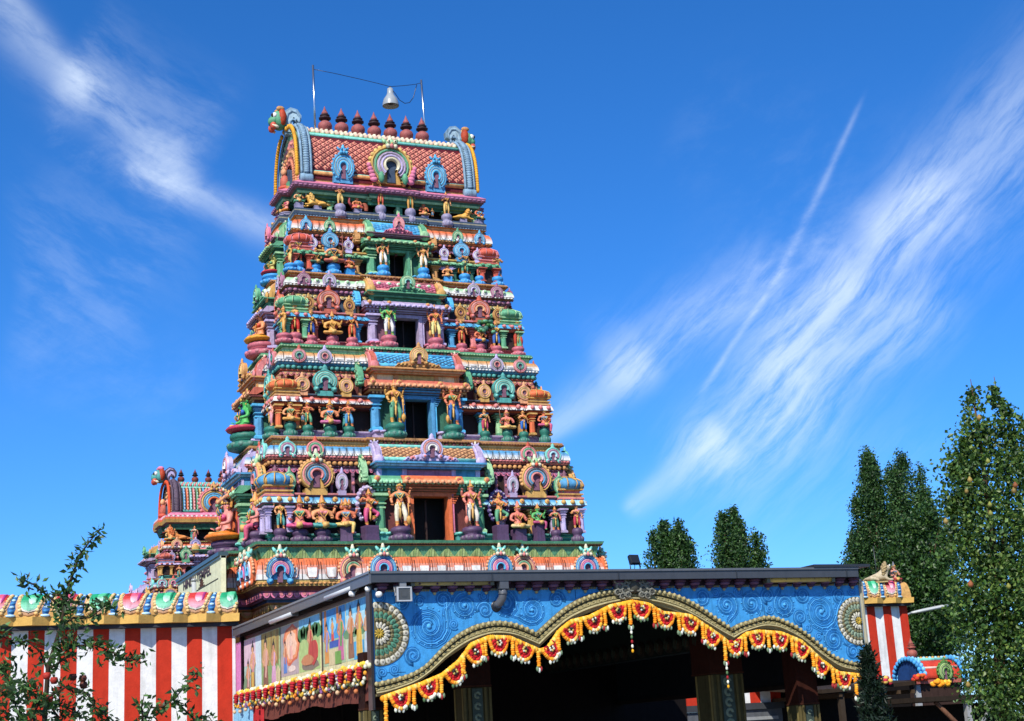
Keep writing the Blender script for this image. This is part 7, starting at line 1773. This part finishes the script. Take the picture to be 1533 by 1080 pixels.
# ---------------------------------------------------------------- right hand corner: lean-to, shrine roof, lamp, figures
def right_corner():
    Y = 36.6
    q = atY(1321, 869, YR + .05)
    statue('lion', (q.x - .15, YR + .05, ztr - .03), 150, .62, 'pale stone lion statue on the coping, beside the little seated figure', dict(skin=C('b8a888'), top=C('a08a60'), lip=C('7a2a2a')), ('block', .7, .05, C('b8a070')), 'statue', None, (), .95)
    q = atY(1334, 869, YR + .05); statue('cross2', (q.x + .12, YR + .02, ztr - .03), 0, .62, 'small seated statue in grey top and red trousers on the coping', dict(skin=C('d09078'), legs=C('a83a3a'), top=C('6a7a88'), crown=C('6a6a70')), ('block', .36, .05, C('a06a5a')), 'statue', None, (), 1.1)
    a = atY(1308, 818, YR + .3); r = empty('thin_pole', (a.x, YR + .3, ztr - .05)); tag(r, 'thin dark rod standing behind the stone lion', 'pole'); m = MB(); m.tube([(0, 0, 0), (-.02, 0, a.z - ztr + .05)], .014, C('2a2c2c'), 6); m.build('rod', MAT['metal_paint'], r); m = MB(); m.lathe([(.06, -.0), (.06, .06), (.02, .08)], 8, C('3a3c3c')); m.build('foot', MAT['metal_paint'], r)
    # lean-to roof with posts
    Yl = 30.0; a = atY(1258, 1034, Yl); b = atY(1372, 1022, Yl); r = empty('lean_to', ((a.x + b.x) / 2, Yl, 0)); tag(r, 'dark wooden lean-to roof on posts below the short striped wall', 'shed'); ox = (a.x + b.x) / 2
    m = MB(); w_ = (b.x - a.x) / 2; m.add([(-w_ - .5, 0, a.z - .05), (w_, 0, b.z - .05), (w_, 0, b.z + .04), (-w_ - .5, 0, a.z + .04), (-w_ - .5, 6, a.z + .35), (w_, 6, b.z + .35), (w_, 6, b.z + .45), (-w_ - .5, 6, a.z + .45)], [(0, 1, 2, 3), (3, 2, 6, 7), (1, 5, 6, 2), (0, 4, 5, 1), (0, 3, 7, 4), (4, 7, 6, 5)], C('33291f'))
    for i in range(6): m.box(-w_ + i * w_ * .38, -w_ + i * w_ * .38 + .08, .05, 5.8, a.z - .14, a.z - .055, C('4a3a2a'))
    m.build('roof', MAT['dim_paint'], r)
    for x, c, ln in ((w_ + .12, C('9a9c9c'), 0), (-w_ + .1, C('3a3026'), 0)):
        m = MB(); m.box(x - .06, x + .06, .1, .22, 0, b.z - .06, c); m.build('post', MAT['plaster'], r)
    m = MB(); m.box(-w_ - 1.2, w_ + 2.2, 3.2, 3.3, 0, a.z + .26, C('17120f')); m.build('back_wall', MAT['dim_paint'], r)
    rr = random.Random(5)
    for lab, u, v, cs, n, name, sp_ in (('crumpled orange and red cloth at the corner of the lean-to roof', 1377, 1016, ('e0642a', 'c83a26', 'f08a2c'), 26, 'cloth_bundle', .13), ('small heap of red flowers on the lean-to roof edge', 1318, 1022, ('a82030', 'c8304a', 'e8c060'), 22, 'flower_heap', .2), ('yellow marigold bunch under the little shrine roof', 1408, 1025, ('f0b428', 'f0a020', 'f2c64a'), 30, 'flower_heap', .2)):
        q = atY(u, v, Yl); b2 = MB()
        for i in range(n): b2.ell(rr.uniform(-1, 1) * sp_ * 1.3, rr.uniform(-.1, .1), rr.uniform(-.4, 1) * sp_ * .5, .07, .06, .055, C(rr.choice(cs)), None, 6, 4)
        o = b2.build(name, MAT['petal']); o.location = (q.x, Yl - .05, q.z); tag(o, lab, 'flowers' if 'flower' in name else 'cloth')
    # shrine roof
    Ys = 33.0; a = atY(1380, 1020, Ys); b = atY(1443, 1020, Ys); zt = atY(1412, 987, Ys).z; r = empty('small_shrine', ((a.x + b.x) / 2, Ys + .5, 0)); tag(r, 'small shrine with red barrel roof, blue gable ends and green arch', 'shrine')
    hl = (b.x - a.x) / 2; h = zt - a.z
    m = MB(); K = 8; sec = [(-.5 * math.cos(R(-12 + 102 * i / K)), a.z + h * .1 + h * .9 * math.sin(R(max(0, -12 + 102 * i / K)))) for i in range(K + 1)]; sec = sec + [(-y, z) for y, z in reversed(sec[:-1])]
    m.loft([[(x, y, z) for y, z in sec] for x in (-hl, hl)], [C('c8402c')], None, False, True); z2 = a.z + h * .62
    m.tube([(-hl, -.40, z2), (hl, -.40, z2)], .035, C('e0c0b0'), 6); m.tube([(-hl, -.03, zt + .02), (hl, -.03, zt + .02)], .05, p['aqua'], 6)
    for i in range(14): m.ell(-hl + (i + .5) * hl / 7, 0, zt + .07, .05, .05, .04, p['pale'] if i % 2 else p['gold'], None, 6, 4)
    m.build('barrel_roof', MAT['paint'], r)
    for s in (-1, 1):
        m = MB(); M = T(s * hl, 0, 0)
        m.loft([[(x, y * 1.18, a.z + (z - a.z) * 1.1) for y, z in sec] for x in (-.09, .09)], [C('2a6aa8')], M, False); m.extr([(y, z) for y, z in sec], -.02, .02, C('1f3f70'), M @ RZ(90))
        for y, z in sec[::1]:
            for x in (-.07, .07): m.ell(x, y * 1.2, a.z + (z - a.z) * 1.12, .06, .06, .07, C('4aa0d8') if x < 0 else C('7cc0e8'), M, 6, 4)
        m.build('gable_end', MAT['paint'], r)
    m = MB(); zt2 = kudu(m, T(.05, -.56, a.z - .02), .48, h * 1.1, [C('4f7a3a'), C('7aa850'), C('3f6a30'), C('6a9a48')], 'arch', None); flame_fringe(m, T(.05, -.56, a.z - .02), .24, .26, 1.1, 50, .48, C('5f8f40'), 13); m.build('arch_ornament', MAT['paint'], r)
    m = MB(); finial(m, T(-hl * .75, 0, zt), .62, C('a0584a')); m.build('roof_urn', MAT['paint'], r)
    m = MB(); m.box(-hl * .9, hl * .9, -.4, .4, 0, a.z - .05, C('3a2a24')); m.box(-hl * 1.1, hl * 1.1, -.5, .5, a.z - .07, a.z + .03, p['terra']); m.build('walls', MAT['dim_paint'], r)
    # timber shed corner at far right
    Yt = 27.0; q = atY(1450, 1052, Yt); r = empty('timber_shed', (q.x, Yt, 0)); tag(r, 'open timber shed with slanted braces under the pear branches', 'shed')
    m = MB(); m.box(-1.5, 2.6, -.1, 2, q.z + .06, q.z + .16, C('2c241c')); m.build('roof', MAT['dim_paint'], r)
    for x in (.0, 2.3):
        m = MB(); m.box(x - .06, x + .06, 0, .12, 0, q.z + .055, C('8f9090')); m.build('post', MAT['plaster'], r)
    m = MB()
    for s in (-1, 1): m.tube([(0, .05, q.z - .75), (s * .85, .05, q.z + .05)], .05, C('6a4a38') if s < 0 else C('7a7c7c'), 6)
    m.build('brace', MAT['dim_paint'], r); m = MB(); m.box(-1.5, 2.6, 1.9, 2, 0, q.z, C('110e0c')); m.build('back_wall', MAT['dim_paint'], r)
    # street lamp
    Yq = 39.4; a = atY(1346, 925, Yq); b = atY(1364, 918, Yq); c = atY(1417, 907, Yq); r = empty('street_lamp', (a.x, Yq, 0)); tag(r, 'street lamp with pale flat head leaning out in front of the trees', 'street lamp')
    m = MB(); m.tube([(-.12, .3, 0), (-.12, .3, a.z - .3), (-.05, .15, a.z - .05), (0, 0, a.z), (b.x - a.x, 0, b.z)], [.06, .05, .04, .035, .03], C('9a9c9a'), 8); m.build('pole', MAT['metal_paint'], r)
    d = Vector((c.x - b.x, 0, c.z - b.z)); L = d.length; an = math.degrees(math.atan2(d.z, d.x)); m = MB(); M = T(b.x - a.x, 0, b.z) @ RY(-an)
    m.lathe([(.04, 0), (.10, .06), (.13, L * .3), (.13, L * .85), (.09, L)], 10, C('b4b6b2'), M @ RY(90) @ S(.45, 1.2, 1)); m.build('lamp_head', MAT['metal_paint'], r)
right_corner()

# ---------------------------------------------------------------- ground
m = MB(); m.add([(-600, -300, 0), (900, -300, 0), (900, 1200, 0), (-600, 1200, 0)], [(0, 1, 2, 3)], (.1, .1, .05)); tag(m.build('ground', MAT['earth']), kind='structure')
m = MB(); m.box(-12, 26, -12, 40, -.02, .01, C('8a8884')); tag(m.build('paved_yard', MAT['paving']), kind='structure')
# ================================================================ trees
def leaf_batch(cent, size, cols, seed, stretch=1.6, droop=.3, wd=.45, grp=1):
    """leaf-shaped faces at the given centres; folded along the midrib"""
    g = np.random.default_rng(seed); n = len(cent); cent = np.asarray(cent)
    d = g.normal(size=(n, 3)); d[:, 2] -= droop; d /= np.linalg.norm(d, axis=1)[:, None]
    u = g.normal(size=(n, 3)); u -= (u * d).sum(1)[:, None] * d; u /= np.linalg.norm(u, axis=1)[:, None]; nn = np.cross(d, u)
    s = size * g.uniform(.65, 1.25, size=(n, 1)); L = s * stretch
    v = np.stack([cent, cent + d * L * .45 + u * s * wd + nn * s * .12, cent + d * L, cent + d * L * .45 - u * s * wd + nn * s * .12], 1).reshape(-1, 3)
    f = []; b = np.arange(n) * 4
    f = [(i, i + 1, i + 2) for i in b] + [(i, i + 2, i + 3) for i in b]
    ci = g.integers(0, len(cols), n); br = g.uniform(.78, 1.22, n) * np.repeat(g.uniform(.7, 1.3, n // grp + 1), grp)[:n]
    c = [tuple(x * k for x in cols[i]) for i, k in zip(ci, br)]
    return v.tolist(), f, c + c
def leafy(m, cent, size, cols, seed, stretch=1.6, droop=.3, wd=.45, grp=1):
    if len(cent) == 0: return
    v, f, c = leaf_batch(cent, size, cols, seed, stretch, droop, wd, grp); m.add(v, f, c)
DKG = [C('2a4523'), C('335027'), C('233c1d'), C('3e5c2f'), C('4c6a36')]
PEA = [C('334e22'), C('3d5a26'), C('2a421c'), C('48662d'), C('566f33'), C('627434')]
def column_tree(name, label, group, base, leaders, n, size, cols, seed, trunk_r=.16, clump=.55, stretch=1.5):
    """upright tree of several leaders: (dx, dy, z0, z1, radius)"""
    rr = random.Random(seed); g = np.random.default_rng(seed); r = empty(name, base); tag(r, label, 'tree', group)
    t = MB(); top = max(l[3] for l in leaders); t.tube([(0, 0, -.05), (0, 0, .6), (0, 0, top * .3)], [trunk_r * 1.3, trunk_r, trunk_r * .8], P['bark'], 9)
    tot = sum((l[3] - l[2]) * l[4] for l in leaders); cents = []; per = 46
    for dx, dy, z0, z1, rad in leaders:
        t.tube([(0, 0, top * .12), (dx * .6, dy * .6, z0 + (z1 - z0) * .2), (dx, dy, z0 + (z1 - z0) * .6), (dx, dy, z1)], [trunk_r * .7, trunk_r * .5, trunk_r * .3, .012], P['bark'], 6)
        k = max(4, int(n / per * (z1 - z0) * rad / tot))
        for _ in range(k):
            q = rr.random() ** .9; z = z0 + (z1 - z0) * q; prof = rad * (min(1, .35 + 2.2 * q) if q < .3 else max(0, 1 - ((q - .3) / .71) ** 2.6) ** .75 if q < 1 else .05)
            prof *= 1 + .22 * math.sin(z * 3.1 + dx * 5) * math.sin(z * 1.3)
            a = rr.uniform(0, 6.283); ra = prof * rr.random() ** .38; c = np.array([dx + ra * math.cos(a), dy + ra * math.sin(a), z]); cl = clump * rr.uniform(.55, 1.5) * (.35 + .65 * min(1, prof / rad + .1))
            pts = g.normal(size=(per, 3)); pts *= (g.random((per, 1)) ** .4) / np.linalg.norm(pts, axis=1)[:, None]; pts = pts * np.array([cl * .62, cl * .62, cl * 1.0]) + c; cents.append(pts)
            if rr.random() < .16: t.tube([(dx * .9, dy * .9, z - rad * .9), tuple(c)], [.03, .008], P['bark'], 4)
    m = MB(); leafy(m, np.concatenate(cents), size, cols, seed, stretch, .3, .45, per)
    t.build('trunk', MAT['dim_paint'], r); m.build('crown', MAT['leaf'], r); return r
def far_tree(label, u, v_top, v_half, D, leaders_px, n, size, seed, group='dark upright trees behind the porch'):
    """leaders given as pixel columns: (u, v_top, half width px) at distance D"""
    g0 = atD(u, 1075, D); base = (g0.x, g0.y, 0); lt = Vector((RT.x, RT.y, 0)).normalized(); L = []
    rr = random.Random(seed)
    for uu, vt, hw in leaders_px:
        q = atD(uu, vt + 5, D); off = Vector((q.x - g0.x, q.y - g0.y, 0)); rad = hw / F * D * .98
        zb = max(.6, q.z - rad * 9); L.append((off.x + rr.uniform(-.3, .3), off.y + rr.uniform(-.8, .8), zb * .5, q.z, rad))
    return column_tree('upright_tree', label, group, base, L, n, size, DKG, seed, .22, .62 * D / 60)
far_tree('dark upright tree behind the roof with the thin spiky left leader', 1010, 0, 0, 66, [(976, 800, 12), (1000, 777, 20), (1012, 784, 18), (1024, 792, 18), (1041, 806, 15), (985, 812, 18)], 40000, .095, 31)
far_tree('dark upright tree behind the roof, the broader one with a pointed top', 1106, 0, 0, 66, [(1082, 769, 18), (1094, 770, 20), (1104, 759, 22), (1116, 776, 20), (1126, 796, 18), (1138, 824, 12), (1090, 800, 22)], 40000, .095, 32)
far_tree('tall dark twin-topped tree, its left column behind the striped wall', 1303, 0, 0, 58, [(1300, 668, 26), (1286, 684, 22), (1312, 676, 24), (1322, 706, 22), (1282, 740, 22), (1300, 790, 40)], 60000, .075, 33)
far_tree('tall dark tree with narrow column top between the twin and the pear tree', 1352, 0, 0, 59, [(1351, 676, 22), (1342, 690, 20), (1362, 690, 20), (1340, 740, 24), (1370, 730, 26), (1388, 784, 28), (1350, 800, 40)], 56000, .075, 34)
def blob_tree(name, label, cat, D, poly_clumps, n, size, cols, seed, group=None, fruit=None, thick=1.4, limbs=(), clump=.30, stretch=1.3):
    """crown sampled from clumps (u, v, ru, rv) seen at distance D, given real depth"""
    rr = random.Random(seed); g = np.random.default_rng(seed); u0 = sum(c[0] for c in poly_clumps) / len(poly_clumps); gb = atD(limbs[0][0][0] if limbs else u0, 1075, D); base = Vector((gb.x, gb.y, 0))
    r = empty(name, base); tag(r, label, cat, group); fwd = Vector((gb.x, gb.y, 0)).normalized(); k = D / F
    wts = [c[2] * c[3] for c in poly_clumps]; cents = []; per = 34
    for _ in range(n // per):
        u, v, ru, rv = rr.choices(poly_clumps, wts)[0]
        a, b = rr.uniform(0, 6.283), math.sqrt(rr.random()); dep = rr.uniform(-1, 1) * math.sqrt(max(.05, 1 - b * b)) * min(thick, ru * k * 1.2)
        q = atD(u + ru * b * math.cos(a), v + rv * b * math.sin(a), D + dep) - base
        cl = clump * rr.uniform(.5, 1.5) * min(1, max(.3, ru / 30)); pts = g.normal(size=(per, 3)); pts *= (g.random((per, 1)) ** .4) / np.linalg.norm(pts, axis=1)[:, None]; cents.append(pts * np.array([cl * .75, cl * .75, cl * .85]) + np.array(q))
    m = MB(); leafy(m, np.concatenate(cents), size, cols, seed, stretch, .6, .45, per)
    t = MB()
    for pts in limbs:
        w_ = [atD(u, v, D + dd) - base for u, v, dd in pts]; w_ = [tuple(q) for q in w_]; n_ = len(w_); t.tube(w_, [pts_r for pts_r in np.linspace(.085 if pts is limbs[0] else .03, .004, n_)], P['bark'], 6)
    t.build('trunk', MAT['dim_paint'], r); m.build('crown', MAT['leaf'], r)
    if fruit:
        for u, v, c, s in fruit:
            s *= .62
            q = atD(u, v, D - min(thick, 1.3) * .9) - base; b = MB(); b.lathe([(.002, -s), (s * .6, -s * .85), (s, -s * .2), (s * .9, s * .35), (s * .5, s * .9), (s * .3, s * 1.3), (.002, s * 1.4)] if fruit is not APPLES else [(.002, -s * .85), (s * .6, -s * .8), (s, 0), (s * .7, s * .75), (.002, s * .7)], 9, c, T(*q)); b.build('pear' if fruit is not APPLES else 'apple', MAT['paint'], r)
    return r
APPLES = []
rp = random.Random(77)
pears = [(1466, 626, C('96783c'), .05), (1452, 719, C('968040'), .05), (1520, 727, C('9a5a30'), .05), (1482, 756, C('80823a'), .045), (1483, 769, C('80823a'), .045), (1416, 781, C('8f7a42'), .05), (1479, 691, C('80843c'), .045), (1447, 736, C('8a743a'), .04), (1453, 875, C('9a5a34'), .055), (1518, 735, C('8f753a'), .05)] + \
        [(rp.uniform(1430, 1530), rp.uniform(800, 1040), C(rp.choice(('8a8a3a', '90783a', '7a863a'))), .045) for _ in range(2)]
blob_tree('pear_tree', 'tall loose pear tree with brown fruit at the frame edge', 'tree', 19.0,
 [(1453, 588, 8, 22), (1458, 625, 14, 32), (1466, 670, 22, 38), (1487, 580, 5, 18), (1495, 608, 7, 20), (1507, 640, 12, 26), (1424, 648, 5, 14), (1432, 682, 15, 38), (1436, 730, 16, 40), (1444, 650, 6, 20), (1450, 730, 30, 56), (1495, 700, 30, 52), (1524, 655, 12, 30), (1538, 700, 20, 60),
  (1442, 790, 22, 42), (1490, 790, 50, 66), (1542, 800, 34, 90), (1426, 772, 7, 18), (1462, 870, 34, 56), (1512, 880, 52, 76), (1458, 930, 26, 40), (1495, 965, 42, 56), (1545, 980, 36, 110), (1470, 1010, 26, 24), (1500, 1050, 28, 36), (1535, 1060, 30, 60)],
 27000, .047, PEA, 41, None, pears, 1.5,
 [[(1500, 1075, 0), (1495, 950, .1), (1485, 800, 0), (1470, 680, 0), (1453, 568, 0)], [(1490, 900, 0), (1510, 760, .2), (1506, 650, .2), (1488, 564, .2)], [(1500, 930, 0), (1540, 800, .3), (1540, 680, .3)]])
blob_tree('leafy_tree', 'yellowish green leafy tree between the twin columns and the pear tree', 'tree', 52.0,
 [(1398, 770, 26, 12), (1380, 778, 18, 16), (1365, 800, 22, 22), (1370, 850, 34, 40), (1395, 880, 34, 40), (1350, 880, 30, 40), (1400, 940, 40, 40), (1370, 960, 36, 36), (1420, 820, 12, 26), (1330, 840, 12, 20)],
 20000, .10, PEA[:4] + DKG[:3], 42, None, None, 2.2, [[(1385, 1075, 0), (1382, 950, 0), (1375, 850, 0), (1380, 780, 0)], [(1382, 900, 0), (1400, 820, 0), (1410, 766, 0)]], .6)
def cypress():
    D = 21.5; g0 = atD(1318, 1075, D); q = atD(1297, 978, D); r = empty('dark_conifer', (g0.x, g0.y, 0)); tag(r, 'narrow dark conifer standing against the right end of the porch', 'conifer')
    m = MB(); rr = random.Random(8); cents = []; h = q.z
    t = MB(); t.tube([(0, 0, 0), (q.x - g0.x, q.y - g0.y, h)], [.08, .01], P['bark'], 7); t.build('trunk', MAT['dim_paint'], r)
    for _ in range(1500):
        z = rr.random() ** .8; rad = .48 * (1 - z) + .02; a = rr.uniform(0, 6.28); ra = rad * rr.random() ** .4
        for j in range(6): cents.append(((q.x - g0.x) * z + ra * math.cos(a) + rr.gauss(0, .03), (q.y - g0.y) * z + ra * math.sin(a) + rr.gauss(0, .03), h * z + rr.gauss(0, .06)))
    leafy(m, np.array(cents), .03, [C('16261a'), C('1c2e1e'), C('122016')], 9, 3.2, -.6); m.build('crown', MAT['leaf'], r)
cypress()
def apple_tree():
    D = 13.0; gb = atD(66, 1075, D); base = Vector((gb.x, gb.y, 0)); r = empty('apple_tree', base); tag(r, 'young apple tree with red apples in front of the striped wall', 'tree')
    rr = random.Random(12); g = np.random.default_rng(12); m = MB(); t = MB(); cents = []
    br = [([(62, 1200), (66, 1090), (72, 1000), (92, 935), (100, 890), (106, 868), (120, 830), (135, 810), (150, 793)], 0, 3, 9, 2.6), ([(95, 915), (78, 897), (62, 885), (50, 875), (38, 869), (28, 866)], .15, 0, 10, 2.0),
          ([(78, 985), (110, 968), (140, 965), (165, 975), (190, 990), (218, 985)], -.3, 0, 14, 3.6), ([(74, 1010), (60, 975), (40, 960), (20, 962), (-10, 945)], .3, 0, 13, 2.4), ([(70, 1045), (100, 1028), (125, 1035), (140, 1050), (138, 1085)], -.3, 0, 13, 2.4),
          ([(88, 940), (110, 925), (135, 925), (160, 905), (175, 915)], -.2, 0, 11, 2.2), ([(100, 895), (118, 905), (140, 908), (165, 900)], .2, 0, 9, 2.0), ([(76, 1000), (100, 985), (85, 960), (110, 945)], -.4, 0, 10, 2.4), ([(190, 1190), (212, 1090), (225, 1060), (245, 1058), (262, 1045), (285, 1020), (297, 1003)], -.3, 1, 12, 2.4),
          ([(215, 1085), (212, 1060), (216, 1040)], -.4, 0, 7, 1.6), ([(260, 1048), (275, 1062), (300, 1085), (312, 1072), (330, 1100)], -.2, 0, 9, 2.0), ([(130, 1120), (150, 1080), (165, 1085), (150, 1055)], -.2, 0, 10, 2.4), ([(60, 1180), (30, 1080), (10, 1010), (4, 985)], .2, 0, 15, 4.2), ([(40, 1090), (60, 1050), (40, 1030), (20, 1040)], -.3, 0, 14, 4.0), ([(-10, 1090), (-5, 1040), (20, 1020), (45, 1030)], .1, 0, 15, 4.2), ([(88, 1075), (70, 1050), (95, 1058), (120, 1075)], -.1, 0, 14, 3.6), ([(90, 925), (98, 905), (90, 890), (76, 890)], 0, 0, 8, 2.0)]
    for pts, dd, skip, spread, dens in br:
        w_ = [Vector(atD(u, v, D + dd + .05 * rr.uniform(-1, 1))) - base for u, v in pts]; n_ = len(w_); big = pts is br[0][0]
        w_ = [Vector((q.x, q.y, max(q.z, 0))) for q in w_]
        t.tube([tuple(q) for q in w_], np.linspace(.024 if big else .011, .003, n_), C('3a2e24'), 6)
        for i in range(skip, n_ - 1):
            L = (w_[i + 1] - w_[i]).length; k = max(3, int(L / .035 * dens * 3.2))
            for _ in range(k):
                q = w_[i].lerp(w_[i + 1], rr.random()); s = spread / F * D * .62
                tip = 1 - .5 * (i / n_); cents.append((q.x + rr.gauss(0, s * tip), q.y + rr.gauss(0, s * tip), q.z + rr.gauss(0, s * tip)))
    leafy(m, np.array(cents), .037, [C('2a4220'), C('365228'), C('20361a'), C('446232'), C('4e6e3a')], 13, 1.85, .0, .42)
    t.build('trunk', MAT['dim_paint'], r); m.build('crown', MAT['leaf'], r)
    for u, v in ((86, 1033), (74, 1046), (125, 1026), (109, 1014), (81, 1019), (70, 1012), (124, 1016)):
        q = Vector(atD(u, v, D - .25)) - base; b = MB(); s = .034; b.lathe([(.002, -s * .85), (s * .6, -s * .8), (s, 0), (s * .75, s * .75), (.002, s * .65)], 10, C('a83226') if u < 100 else C('5a2c22'), T(*q)); b.build('apple', MAT['paint'], r)
apple_tree()
